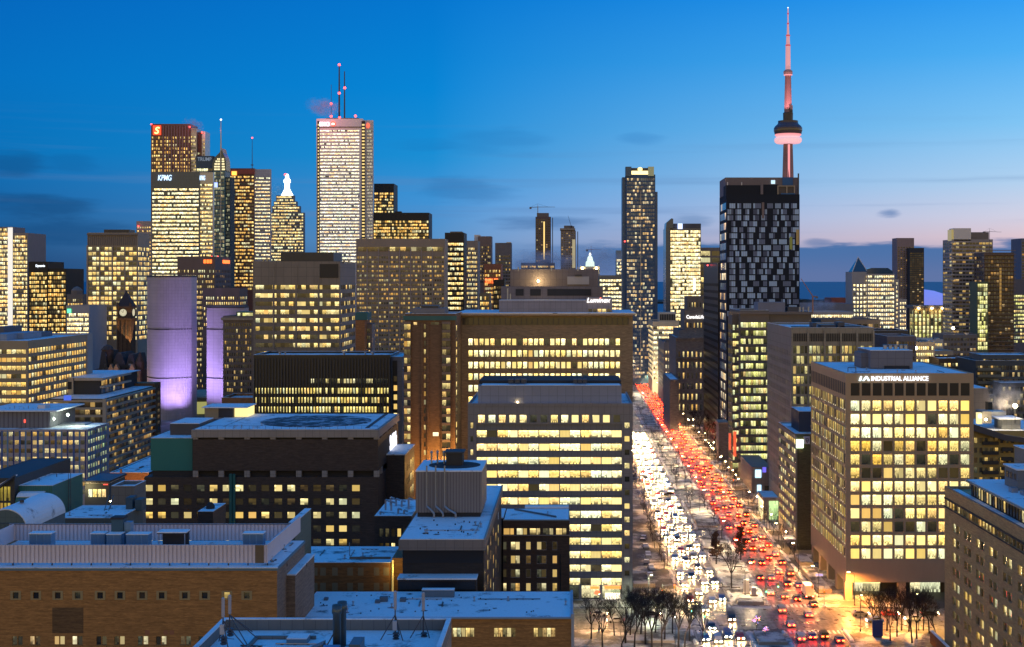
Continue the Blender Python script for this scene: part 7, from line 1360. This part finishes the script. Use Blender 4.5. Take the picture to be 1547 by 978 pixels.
# ------------------------------------------------------------------ trees
def tree_meshes(seed, h, trunk_h, spread, depth=5, r0=.22, col=(.035, .026, .02), twig=1.0):
    rr = random.Random(seed); tr = MB(); cr = MB()
    def grow(p, d, L, r, lev):
        q = p + d * L; e = q + Vector((rr.uniform(-.1, .1), rr.uniform(-.1, .1), 0)) * L
        (tr if lev < 2 else cr).beam(p, e, r, r * .68, 5 if lev < 2 else 3)
        if lev >= depth: return
        n = rr.choice((2, 3, 3)) if lev else 4
        for i in range(n):
            a = rr.uniform(0, 6.283); s_ = rr.uniform(.45, .95) * spread
            nd = (d + Vector((math.cos(a) * s_, math.sin(a) * s_, rr.uniform(-.05, .35)))).normalized()
            grow(e if i or lev == 0 else p + (e - p) * rr.uniform(.55, .95), nd, L * rr.uniform(.62, .82), max(r * rr.uniform(.5, .66), .018 * twig), lev + 1)
    grow(Vector((0, 0, 0)), Vector((rr.uniform(-.05, .05), rr.uniform(-.05, .05), 1)).normalized(), trunk_h, r0, 0)
    zm = max(v[2] for v in cr.v); k = h / zm
    for b in (tr, cr): b.v = [(a * k, b_ * k, c_ * k) for a, b_, c_ in b.v]
    bark = wallmat(col, 'plain', .9)
    return tr.mesh('trunk', bark), cr.mesh('crown', bark)
TREES = [tree_meshes(21 + i, 1.0, .26, .85, 5 + (i < 2), r0=.016, twig=.07) for i in range(4)]
def tree(x, y, h, label, group=None, v=0, z=.15, rz=0.0, extra=None):
    root = link('bare_tree', None, loc=(x, y, z), rz=rz); root.scale = (h, h, h); tag(root, label, 'tree', group)
    tr, cr = TREES[v]; link('trunk', tr, root); link('crown', cr, root)
    return root
rr = random.Random(77)
for i, (px, Y, h) in enumerate([(893, 342, 11), (928, 345, 10.5), (945, 338, 13.5), (958, 330, 14.5), (985, 331, 15), (1004, 339, 14), (1025, 333, 14.5), (968, 346, 13), (1042, 340, 12), (990, 348, 12.5), (1016, 347, 12), (952, 343, 12), (975, 337, 14), (1000, 331, 14), (910, 333, 12), (1034, 330, 14), (962, 349, 11), (938, 322, 13), (1062, 336, 10.5)]):
    tree(wx(px, Y), Y, h, 'bare black branched tree on the snowy plaza corner below the blue-grey office', 'bare trees on the plaza corner', i % 2, rz=rr.random() * 6)
for i, (px, Y, h) in enumerate([(1318, 351, 11), (1332, 346, 12), (1355, 344, 12.5), (1373, 349, 13), (1385, 342, 12.5), (1404, 347, 12), (1345, 340, 10), (1414, 338, 11), (1362, 350, 12), (1395, 350, 11.5), (1340, 350, 11), (1378, 338, 13)]):
    tree(wx(px, Y), Y - (0 if Y < 351 else 1), h, 'bare tree in the orange light under the brown grid office columns', 'bare trees under the grid office', i % 2, rz=rr.random() * 6)
for a, q in med[1:]:
    yy = a + 9
    while yy < q - 4:
        for x0 in (NB1 + 2.4, SB0 - 2.6):
            if rr.random() < (.62 if yy > 480 else .3) and not (380 < yy < 445): tree(x0 + rr.uniform(-.8, .8), yy + rr.uniform(-2, 2), rr.uniform(5.5, 8.5), 'small bare tree on the snowy median of the avenue', 'bare trees on the median', 2 + rr.randrange(2), rz=rr.random() * 6)
        yy += 11 if yy < 800 else 18
yy = 392
while yy < 1180:
    if not any(a - 5 < yy < q + 5 for a, q in CROSS):
        if yy > 430: tree(SB1 + 2.6 + rr.uniform(-.4, .4), yy, rr.uniform(5, 8.5), 'bare street tree along the shop side pavement of the avenue', 'bare trees on the shop side pavement', 2 + rr.randrange(2), rz=rr.random() * 6)
        if yy > 420: tree(NB0 - 3.2 + rr.uniform(-.6, .6), yy, rr.uniform(5.5, 8), 'bare street tree along the hospital side pavement of the avenue', 'bare trees on the hospital side pavement', 2 + rr.randrange(2), rz=rr.random() * 6)
    yy += 11 if yy < 800 else 16
for i in range(14):
    Y = 700 + i * 24; tree(wx(1010 + i * 1.5, Y) + rr.uniform(-3, 3) if Y > 840 else 76 + rr.uniform(-2, 2), Y, rr.uniform(12, 17), 'tall dark bare tree in the shade before the stone tower building', 'dark bare trees before the stone tower', i % 2, rz=rr.random() * 6)
big = tree(wx(1105, 398), 398, 13.5, 'broad round bare tree with dense twigs on the median lawn', None, 0, rz=1.0)
# two trees that kept their brown leaves
def leafy(px, Y, h, w_, label, seed):
    root = link('oak_tree', None, loc=(wx(px, Y), Y, .15)); tag(root, label, 'tree'); r_ = random.Random(seed)
    tb = MB(); tb.beam((0, 0, 0), (.1, 0, h * .85), .22, .05, 6); cb = MB(); lb = MB()
    for i in range(46):
        z_ = h * r_.uniform(.16, .92); a = r_.uniform(0, 6.28); L = w_ * (1.05 - z_ / h) * r_.uniform(.6, 1.15) + .3; e = Vector((math.cos(a) * L, math.sin(a) * L, z_ + L * .7)); tb.beam((0, 0, z_), e, .05, .015, 3)
        for j in range(34):
            c_ = Vector((0, 0, z_)).lerp(e, r_.uniform(.35, 1.05)) + Vector((r_.gauss(0, .28), r_.gauss(0, .28), r_.gauss(0, .28))); u = Vector((r_.gauss(0, 1), r_.gauss(0, 1), r_.gauss(0, 1))).normalized() * .17; v = u.orthogonal().normalized() * .12; cb.poly([c_ - u - v, c_ + u - v, c_ + u + v, c_ - u + v])
    m_, t_, b_ = newmat('brown_leaves'); n_ = t_.noise(t_.n.new('ShaderNodeNewGeometry').outputs['Position'], 1.4, 3.0); t_.l.new(t_.mix(t_.mr(n_, .3, .7), (.05, .022, .010), (.16, .075, .03)), b_.inputs['Base Color']); b_.inputs['Roughness'].default_value = .8
    link('trunk', tb.mesh('trunk', wallmat((.035, .026, .02), 'plain', .9)), root); link('crown', cb.mesh('crown', m_), root)
leafy(1082, 432, 10.6, 2.6, 'brown leaved tree with narrow crown on the median, thinner and nearer the white headlights', 5)
leafy(1119, 436, 11.6, 2.8, 'brown leaved pointed tree on the median beside the red tail lights', 9)
# shrubs wrapped in fairy lights
for px, Y, h, lab in ((1142, 362.5 - 14, 4.6, 'small bare tree wrapped in coloured fairy lights at the median nose'), (1155, 341, 3.6, 'lower shrub with coloured fairy lights behind the median nose planter')):
    x = wx(px, Y); root = tree(x, Y, h, lab, None, 2); r_ = random.Random(int(px)); tr, cr = TREES[2]; vs = cr.vertices
    for cname, c_ in (('red', (1, .08, .05)), ('blue', (.15, .25, 1)), ('gold', (1, .6, .15)), ('violet', (.8, .3, 1))):
        b = MB()
        for i in range(14):
            v = vs[r_.randrange(len(vs))].co; b.lathe(v.x, v.y, [(.006, v.z - .012), (.017, v.z), (.006, v.z + .012)], 6)
        link('fairy_light_string_pattern', b.mesh('fairy_lights', emitmat(cname + '_fairy_light', c_, 5.0)), root)

# ------------------------------------------------------------------ street lamps, signals and furniture
def lamp_mesh():
    p = MB(); p.beam((0, 0, 0), (0, 0, 8.6), .11, .07, 8); p.beam((0, 0, 8.6), (1.5, 0, 9.1), .06, .05, 6); p.lathe(0, 0, [(.2, 0), (.2, .5), (.12, .55)], 8)
    h = MB(); h.box(1.3, 2.1, -.16, .16, 9.06, 9.2); g = MB(); g.box(1.32, 2.08, -.14, .14, 8.98, 9.055)
    return p.mesh('pole', DKMET), h.mesh('lamp_head', DKMET), g.mesh('lamp_lens', emitmat('street_lamp_lens', (1., .74, .36), 60))
LP, LH, LG = lamp_mesh()
def lamp(x, y, rz, label, group=None, e=3500, col=(1., .50, .15)):
    root = link('street_lamp', None, loc=(x, y, .15), rz=rz); tag(root, label, 'street lamp', group)
    link('pole', LP, root); link('lamp_head', LH, root); link('lamp_lens', LG, root)
    l = bpy.data.lights.new('lamp_glow', 'SPOT'); l.energy = e; l.color = col; l.shadow_soft_size = .25; l.spot_size = RAD(168); l.spot_blend = .7; link('lamp_glow', l, root, (1.7, 0, 8.9))
yy = 386
while yy < 1200:
    if not any(a - 3 < yy < q + 3 for a, q in CROSS):
        e = 10500 * (1.0 if yy < 700 else 1.6)
        lamp(SB1 + 1.2, yy, math.pi, 'dark street lamp with short arm on the shop side pavement', 'lamps on the shop side pavement', e)
        lamp(NB0 - 1.3, yy + 9, 0, 'dark street lamp with short arm on the hospital side pavement', 'lamps on the hospital side pavement', e * .8)
        if yy < 800 and not 470 < yy < 500: lamp((NB1 + SB0) / 2, yy + 4, .3, 'dark street lamp standing in the middle of the snowy median', 'lamps on the median', e * .9, (1., .72, .40))
    yy += 34 if yy < 800 else 50
lamp(wx(1291, 377), 377, 2.6, 'bright orange street lamp at the corner column of the brown grid office', None, 45000, (1., .36, .07))
lamp(wx(1300, 349), 349, 1.2, 'orange street lamp across the crossing from the brown grid office', None, 34000, (1., .36, .07))
lamp(wx(980, 376), 376, -1.2, 'added lamp standing in for shop light at the plaza edge beside the blue-grey office corner', None, 12000, (.9, 1., .6))  # greenish lamp added in place of the light from the shop front
lamp(wx(905, 350), 350, 1.5, 'street lamp over the cross street before the shop front of the blue-grey office', None, 12000, (1., .55, .22))
lamp(wx(1020, 326), 326, 1.5, 'street lamp among the bare trees on the plaza corner', None, 7000, (1., .75, .55))
lamp(wx(1385, 352), 350, 1.5, 'street lamp behind the bare trees under the grid office', None, 30000, (1., .5, .12))
for yy in (300, 268): lamp(84.5, yy, 0, 'added unseen amber lamp lighting the long tan brick block', 'added amber lamps lighting the tan brick block', 26000, (1., .55, .16))  # unseen lamps added below the view to light the brick flank
def signal(x, y, rz, label, red=True):
    B = Bld('traffic_signal', label, 'traffic light'); B.grow(x, y, .15); dx, dy = math.cos(rz), math.sin(rz)
    B.mb('pole', GALV).beam((x, y, .15), (x, y, 6.2), .1, .08, 8); B.mb('arm', GALV).beam((x, y, 5.8), (x + dx * 3.4, y + dy * 3.4, 6.1), .06)
    for k_ in (0.0, 3.3):
        cx_, cy_ = x + dx * k_, y + dy * k_; z_ = 5.0 if k_ else 3.6
        B.mb('signal_head', wallmat((.55, .36, .04))).box(cx_ - .22, cx_ + .22, cy_ - .36, cy_ - .1, z_, z_ + 1.15)
        B.mb('signal_lamp', emitmat('signal_red' if red else 'signal_green', (1, .06, .03) if red else (.1, 1, .5), 9)).box(cx_ - .13, cx_ + .13, cy_ - .41, cy_ - .365, z_ + (.8 if red else .1), z_ + (1.05 if red else .35))
    B.finish()
signal(wx(1001, 376), 376.5, 0, 'traffic signal at the corner of the blue-grey office pavement', True); signal(wx(1064, 350), 350, math.pi, 'traffic signal on the median nose beside the white headlights', False)
signal(SB1 + 1.0, 376.5, math.pi, 'traffic signal with red lamp at the truck by the grid office corner', True); signal(SB0 - 1.2, 378, 0, 'traffic signal on the far median edge beside the stone pylons', False)
signal(SB1 + 1.0, 585.5, math.pi, 'traffic signal at the glass pavilion crossing', True); signal(NB0 - 1.0, 585.5, 0, 'traffic signal at the far crossing by the hospital side', True); signal(SB0 - 1.0, 586.8, 0, 'traffic signal on the median at the far crossing', False)
B = Bld('street_sign', 'blue street sign board on a slim post by the truck', 'street sign'); B.grow(wx(1233, 388), 388, .15); x = wx(1233, 388); B.mb('post', GALV).beam((x, 388, .15), (x, 388, 7), .07); B.mb('board', emitmat('blue_street_sign', (.08, .2, .9), .6)).box(x - .2, x + 1.9, 387.8, 387.9, 5.9, 6.6); B.finish()
B = Bld('information_pillar', 'blue information pillar on the snowy corner among the bare trees', 'sign'); Y = 343; x = wx(1326, Y); B.grow(x, Y, .15); B.mb('panel', wallmat((.02, .05, .22), 'plain', .3)).box(x - 1.3, x + 1.3, Y, Y + .3, .5, 4.6); B.mb('foot', DKMET).box(x - 1.0, x + 1.0, Y + .05, Y + .25, .15, .5); B.finish()
for k_, (px, hh) in enumerate(((1127.5, 4.0), (1139, 2.4))):
    B = Bld('stone_pylon', ('tall pale stone pylon on the median near its nose', 'short pale stone pylon beside the tall one on the median')[k_], 'monument'); Y = 391 - k_ * 3; x = wx(px, Y); B.grow(x, Y, .16); B.mb('shaft', PALE).box(x - .8 + k_ * .2, x + .8 - k_ * .2, Y, Y + .9, .5, hh); B.mb('plinth', CONC).box(x - 1.0, x + 1.0, Y - .2, Y + 1.1, .16, .5); B.mb('cap_snow', SNR).box(x - .8 + k_ * .2, x + .8 - k_ * .2, Y, Y + .9, hh, hh + .15); B.finish()
benches = [(1077, 441), (1082, 436), (1097, 396), (1112, 395), (1115, 424), (1128, 402), (1068, 452)]
bm = None
for px, Y in benches:
    x = wx(px, Y)
    if bm is None:
        s_ = MB(); s_.box(-1.2, 1.2, -.25, .25, .42, .5); k_ = MB(); k_.box(-1.2, 1.2, .25, .31, .5, .95); sn = MB(); sn.box(-1.15, 1.15, -.22, .2, .5, .58); lg = MB(); lg.box(-.06, .06, -.22, .25, 0, .42); bm = (s_.mesh('seat', DARKBRN), k_.mesh('backrest', DARKBRN), sn.mesh('seat_snow', SNR), lg.mesh('leg', DKMET))
    root = link('park_bench', None, loc=(x, Y, .16)); tag(root, 'dark park bench dusted with snow on the median lawn', 'bench', 'benches on the median lawn')
    for n_, me_ in zip(('seat', 'backrest', 'seat_snow'), bm): link(n_, me_, root)
    for dx in (-1, 1): link('leg', bm[3], root, (dx, 0, 0))
for (x0, x1, y0, y1, h_, lab) in ((71.5, 75.3, 392, 424, 1.0, 'long low snow topped planter wall beside the grid office arcade'), (72.5, 76.5, 428, 442, 1.3, 'short snow topped ramp wall before the olive office'), (18.6, 25, 399, 403, 1.0, 'low round cornered snow planter by the blue-grey office corner'), (46.4, 53.8, 496, 548, .6, 'snow covered long bed kerb on the median past the turning lane'), (46.4, 53.8, 377.3, 382, .8, 'snow heap bed at the median nose under the pylons'), (46.6, 53.6, 336, 347, .7, 'near median planter box below the fairy light tree'), (14, 26, 338, 344, .5, 'low plaza bed between the bare trees')):
    B = Bld('planter', lab, 'planter'); B.grow(x0, y0, .15); B.mb('wall', CONC).box(x0, x1, y0, y1, .15, .15 + h_); B.mb('snow_cap', SNOW_G).box(x0 + .15, x1 - .15, y0 + .15, y1 - .15, .15 + h_, .3 + h_); B.finish()
B = Bld('boundary_wall', 'low brick boundary wall with snowy coping before the tan brick block', 'wall'); B.grow(wx(1405, 338), 338, .15); B.mb('wall', BRICK_W).box(wx(1405, 338), wx(1405, 338) + .5, 300, 338, .15, 3.2); B.mb('coping_snow', SNR).box(wx(1405, 338) - .1, wx(1405, 338) + .6, 300, 338, 3.2, 3.4); B.finish()

gl = MB(); gl.beam((0, 0, 0), (0, 0, 3.4), .06, .05, 6); gh = MB(); gh.lathe(0, 0, [(.08, 3.35), (.24, 3.5), (.27, 3.65), (.2, 3.85), (.05, 3.95)], 10); GP, GH = gl.mesh('post', DKMET), gh.mesh('globe', emitmat('globe_lamp_glass', (1., .74, .38), 34))
rr = random.Random(51); yy = 470
while yy < 1100:
    if not any(a - 2 < yy < q + 2 for a, q in CROSS):
        for x0 in ((SB1 + 4.6, SB1 + 7.2) if yy > 560 else (SB1 + 5.0,)):
            if rr.random() < .75:
                root = link('globe_lamp', None, loc=(x0 + rr.uniform(-.5, .5), yy + rr.uniform(-3, 3), .15)); tag(root, 'small round globe lamp along the shop fronts of the avenue', 'globe lamp', 'globe lamps along the shop fronts'); link('post', GP, root); link('globe', GH, root)
    yy += 15
# ------------------------------------------------------------------ traffic
BODY = {'white': (.62, .62, .60), 'silver': (.38, .39, .41), 'black': (.015, .015, .018), 'red': (.35, .03, .02), 'blue': (.03, .07, .22), 'grey': (.14, .14, .15), 'yellow': (.6, .34, .03)}
CG_ = wallmat((.012, .014, .018), 'plain', .08); TYRE = wallmat((.012, .012, .012), 'plain', .8)
def carbody(van):
    b = MB(); g = MB()
    if van:
        prof = [(-2.3, .35), (2.3, .35), (2.35, .9), (1.7, 1.15), (1.0, 1.85), (-2.2, 1.9), (-2.35, 1.0)]; win = [(-2.0, 1.15), (1.5, 1.15), (.9, 1.78), (-2.0, 1.8)]
    else:
        prof = [(-2.2, .32), (2.2, .32), (2.25, .62), (2.1, .82), (1.05, .95), (.35, 1.42), (-1.15, 1.44), (-1.85, 1.0), (-2.25, .92)]; win = [(-1.6, 1.0), (.92, .98), (.32, 1.38), (-1.12, 1.4)]
    b.prism(prof, 'x', -.88, .88); g.prism(win, 'x', -.885, .885)
    k_ = 1.02
    g.poly([(-.72, win[1][0] + .03, win[1][1]), (.72, win[1][0] + .03, win[1][1]), (.66, win[2][0] + .05, win[2][1]), (-.66, win[2][0] + .05, win[2][1])]); g.poly([(-.72, win[0][0] - .16, win[0][1] + .02), (-.66, win[3][0] - .12, win[3][1]), (.66, win[3][0] - .12, win[3][1]), (.72, win[0][0] - .16, win[0][1] + .02)])
    return b, g
def lightmesh(col, s, w_, h_, name, sample=True):
    b = MB(); b.box(-w_ / 2, w_ / 2, -.04, .01, -h_ / 2, h_ / 2); return b.mesh(name, emitmat(name + '_glow' + str(int(s)), col, s, sample=sample))
HLN = lightmesh((1., .60, .24), 420, .42, .24, 'headlight'); HLS = lightmesh((1., .45, .20), 170, .36, .2, 'headlight'); TLS = lightmesh((1., .030, .006), 44, .56, .30, 'taillight'); TLN = lightmesh((1., .03, .01), 6, .3, .16, 'taillight')
wb = MB(); wb.prism([(.33 * math.cos(i * .5236), .33 + .33 * math.sin(i * .5236)) for i in range(12)], 'x', -.11, .11); WHEEL = wb.mesh('wheel', TYRE)
CB = {}
def car(x, y, north, colour, label, group, van=False, near=True, z=.012, rz=0.0, lights=True, snow=False, hs=None):
    """a car whose nose is at +y in its own frame; north = it comes towards the photograph"""
    key = (colour, van)
    if key not in CB:
        b, g = carbody(van); m_, t_, bs = newmat(colour + '_car_paint'); bs.inputs['Base Color'].default_value = BODY[colour] + (1,); bs.inputs['Roughness'].default_value = .3; bs.inputs['Coat Weight'].default_value = .5
        CB[key] = (b.mesh('body', m_), g.mesh('window_glass', CG_))
    root = link('car', None, loc=(x, y, z), rz=(math.pi if north else 0.0) + rz); tag(root, label, 'car', group)
    link('body', CB[key][0], root); link('window_glass', CB[key][1], root); zt = .62 if not van else .8
    if lights:
        for sx in (-.6, .6):
            o = link('headlight', (HLN if north else HLS) if hs is None else hs, root, (sx, 2.24 if not van else 2.33, zt), math.pi)
            link('taillight', TLN if north else TLS, root, (sx, -2.27 if not van else -2.35, zt + .18))
    if near:
        for sx in (-.82, .82):
            for sy in (-1.4, 1.4): link('wheel', WHEEL, root, (sx, sy, 0))
    if snow: 
        if 'snow' not in CB: b = MB(); b.box(-.75, .75, -1.3, .5, 1.44, 1.56); b.prism([(1.1, .96), (2.1, .84), (2.1, .92), (1.1, 1.04)], 'x', -.8, .8); CB['snow'] = b.mesh('roof_snow', SNR)
        link('roof_snow', CB['snow'], root)
rr = random.Random(33); cols = ['white', 'silver', 'black', 'grey', 'blue', 'red', 'silver', 'black']
queue = []
for k_ in range(4):
    for north in (True, False):
        x = (NB0 + 1.75 + k_ * 3.05) if north else (SB0 + 1.9 + k_ * 3.25); yy = 338 + rr.uniform(0, 6)
        while yy < (810 if north else 1235):
            if not (356 < yy < 370) or (k_ % 2 == 0) != north: queue.append((yy, x + rr.uniform(-.2, .2), north, rr.choice(cols), rr.random() < .25))
            yy += rr.uniform(13, 24) if yy < 760 else rr.uniform(11, 17)
queue.sort(); mass = {}
for n_, (yy, x, north, c_, van) in enumerate(queue):
    if n_ < 278:
        if north: car(x, yy, True, c_, f'{c_} {"van" if van else "car"} with glaring white headlights coming up the avenue', 'oncoming cars with white headlights', van, yy < 560)
        else: car(x, yy, False, c_, f'{c_} {"van" if van else "car"} with red tail lights driving away down the avenue', 'departing cars with red tail lights', van, yy < 560)
    else:
        b, g = carbody(van); s_ = -1 if north else 1; zl = .8 if van else .62
        for src, mt in ((b, 0), (g, 1)):
            mb = mass.setdefault(mt, MB()); k0 = len(mb.v); mb.v += [(x + s_ * p[0], yy + s_ * p[1], p[2] + .012) for p in src.v]; mb.f += [tuple(q + k0 for q in f_) for f_ in src.f]
        for sx in (-.6, .6):
            hy, ty = yy + s_ * 2.3, yy - s_ * 2.3
            mass.setdefault(2 if north else 3, MB()).box(x + sx - .2, x + sx + .2, hy - .05, hy + .05, zl - .12, zl + .12); mass.setdefault(5 if north else 4, MB()).box(x + sx - .23, x + sx + .23, ty - .05, ty + .05, zl + .06, zl + .3)
mts = {0: wallmat((.12, .12, .13), 'plain', .3), 1: CG_, 2: HLN.materials[0], 3: HLS.materials[0], 4: TLS.materials[0], 5: TLN.materials[0]}
allm = MB(); idx = []
for k_, mb in mass.items(): k0 = len(allm.v); allm.v += mb.v; allm.f += [tuple(q + k0 for q in f_) for f_ in mb.f]; idx += [k_] * len(mb.f)
me_ = allm.mesh('far_traffic', None)
for k_ in range(6): me_.materials.append(mts[k_])
for p, k_ in zip(me_.polygons, idx): p.material_index = k_
tag(link('far_traffic', me_), kind='stuff')
for i, (px, Y, nr) in enumerate(((905, 366, 1), (930, 359, 0), (985, 366, 1), (1300, 366, 1), (1322, 359, 0), (1345, 366, 1), (1380, 361, 0), (1405, 366, 1))):
    car(wx(px, Y), Y, True, cols[i], f'{cols[i]} car crossing the avenue on the side street', 'cars on the side street', near=True, rz=(math.pi / 2 if nr else -math.pi / 2), hs=HLS)
for i, (px, Y) in enumerate(((1175, 574), (1195, 568), (1010, 571), (1085, 575))): car(wx(px, Y), Y, True, cols[i], f'{cols[i]} car on the far crossing street', 'cars on the far crossing street', near=False, rz=math.pi / 2 * (1 if i % 2 else -1), hs=HLS)
for i, (px, Y) in enumerate(((972, 472), (975, 458), (979, 444), (977, 432), (984, 424), (982, 413))): car(wx(px, Y), Y, i % 2 == 0, ['black', 'white', 'silver', 'grey', 'white', 'silver'][i], f'parked {["black", "white", "silver", "grey", "white", "silver"][i]} car under snow beside the blue-grey office', 'snowed in cars beside the blue-grey office', near=True, z=.16, rz=rr.uniform(-.25, .25), lights=False, snow=True)
# box truck at the kerb
B = Bld('box_truck', 'white box truck stopped at the kerb before the brown grid office', 'truck'); Y = 385; x = SB1 - 1.5; B.grow(x, Y, .012); WT = wallmat((.62, .56, .50), 'plain', .5)
B.mb('cargo_box', WT).box(x - 1.2, x + 1.2, Y, Y + 5.6, .9, 3.7); B.mb('cargo_snow', SNR).box(x - 1.2, x + 1.2, Y, Y + 5.6, 3.7, 3.8); B.mb('cab', WT).prism([(Y + 5.7, .5), (Y + 7.8, .5), (Y + 7.8, 1.5), (Y + 7.3, 2.5), (Y + 5.7, 2.6)], 'x', x - 1.1, x + 1.1); B.mb('chassis', DKMET).box(x - .9, x + .9, Y + .1, Y + 7.4, .45, .9); B.mb('roll_door', wallmat((.5, .46, .42))).box(x - 1.05, x + 1.05, Y - .05, Y - .005, 1.0, 3.5); B.mb('window_glass', CG_).box(x - 1.12, x + 1.12, Y + 6.3, Y + 7.0, 1.6, 2.3)
for sx in (-1.05, .75):
    B.mb('taillight', emitmat('taillight_glow_truck', (1, .06, .03), 60, sample=True)).box(x + sx, x + sx + .3, Y - .08, Y - .052, .7, .9)
root = B.finish()
for sx in (-1.0, 1.0):
    for sy in (1.2, 6.4): o = link('wheel', WHEEL, root, (sx, sy, 0)); o.scale = (1.6, 1.45, 1.45)

# ------------------------------------------------------------------ steam drifting off the roofs
def steam(label_part, px, py, rx, ry, Y, col, dens, lean=0.0, scale=1.0):
    k = Y / F; c0 = Vector((wx(px, Y), Y, wz(py, Y))); b = MB(); n, m_ = 16, 9
    for j in range(m_ + 1):
        th = math.pi * j / m_
        for i in range(n):
            a = 2 * math.pi * i / n; b.v.append((c0.x + rx * k * math.sin(th) * math.cos(a) + lean * k * math.cos(th), c0.y + rx * k * .8 * math.sin(th) * math.sin(a), c0.z + ry * k * math.cos(th)))
    for j in range(m_):
        for i in range(n): b.f.append((j * n + i, (j + 1) * n + i, (j + 1) * n + (i + 1) % n, j * n + (i + 1) % n))
    m = bpy.data.materials.new('steam'); m.use_nodes = True; t = NT(m.node_tree); t.n.clear()
    g = t.vm('DIVIDE', t.vm('SUBTRACT', t.n.new('ShaderNodeNewGeometry').outputs['Position'], tuple(c0)), (rx * k, rx * k * .8, ry * k))
    gx, gy, gz = t.sep(g)[:3]; gx = t.m('SUBTRACT', gx, t.m('MULTIPLY', gz, lean / rx))
    r2 = t.m('ADD', t.m('ADD', t.m('MULTIPLY', gx, gx), t.m('MULTIPLY', gy, gy)), t.m('MULTIPLY', gz, gz))
    ns = t.noise(t.comb(t.m('MULTIPLY', gx, 1.3), gy, t.m('MULTIPLY', gz, 1.0)), 1.7 * scale, 4.0, .6)
    d = t.m('MULTIPLY', t.mr(r2, 1.0, .0), t.mr(ns, .36, .72)); d = t.m('MULTIPLY', d, dens / k)
    v = t.n.new('ShaderNodeVolumePrincipled'); v.inputs['Color'].default_value = col + (1,); t.l.new(d, v.inputs['Density']); o = t.n.new('ShaderNodeOutputMaterial'); t.l.new(v.outputs[0], o.inputs['Volume'])
    tag(link('steam', b.mesh('steam', m)), kind='stuff')
steam('', 488, 162, 30, 17, 1690, (1.0, .80, .90), .06, -6); steam('', 292, 189, 18, 13, 1500, (1.0, .80, .90), .07, -6)  # pink light of the beacons is put into the steam's own colour
steam('', 815, 396, 62, 24, 1440, (.95, .9, 1.0), .035); steam('', 905, 392, 50, 26, 1640, (.95, .9, 1.0), .03)
steam('', 1516, 600, 34, 30, 556, (1.0, .95, .9), .05); steam('', 1236, 462, 32, 14, 1230, (.95, .92, 1.0), .05); steam('', 420, 292, 22, 22, 1850, (.75, 1.0, .9), .03)

for px, py, Y, e, c_ in ((486, 172, 1658, 20000, (1, .3, .4)), (292, 194, 1470, 7000, (1, .3, .4)), (1520, 614, 553, 2500, (1, .8, .55)),):  # lights without fixtures, added to brighten the steam plumes
    l = bpy.data.lights.new('steam_fill_light', 'POINT'); l.energy = e; l.color = c_; l.shadow_soft_size = 1.0; link('steam_fill_light', l, None, (wx(px, Y), Y, wz(py, Y)))
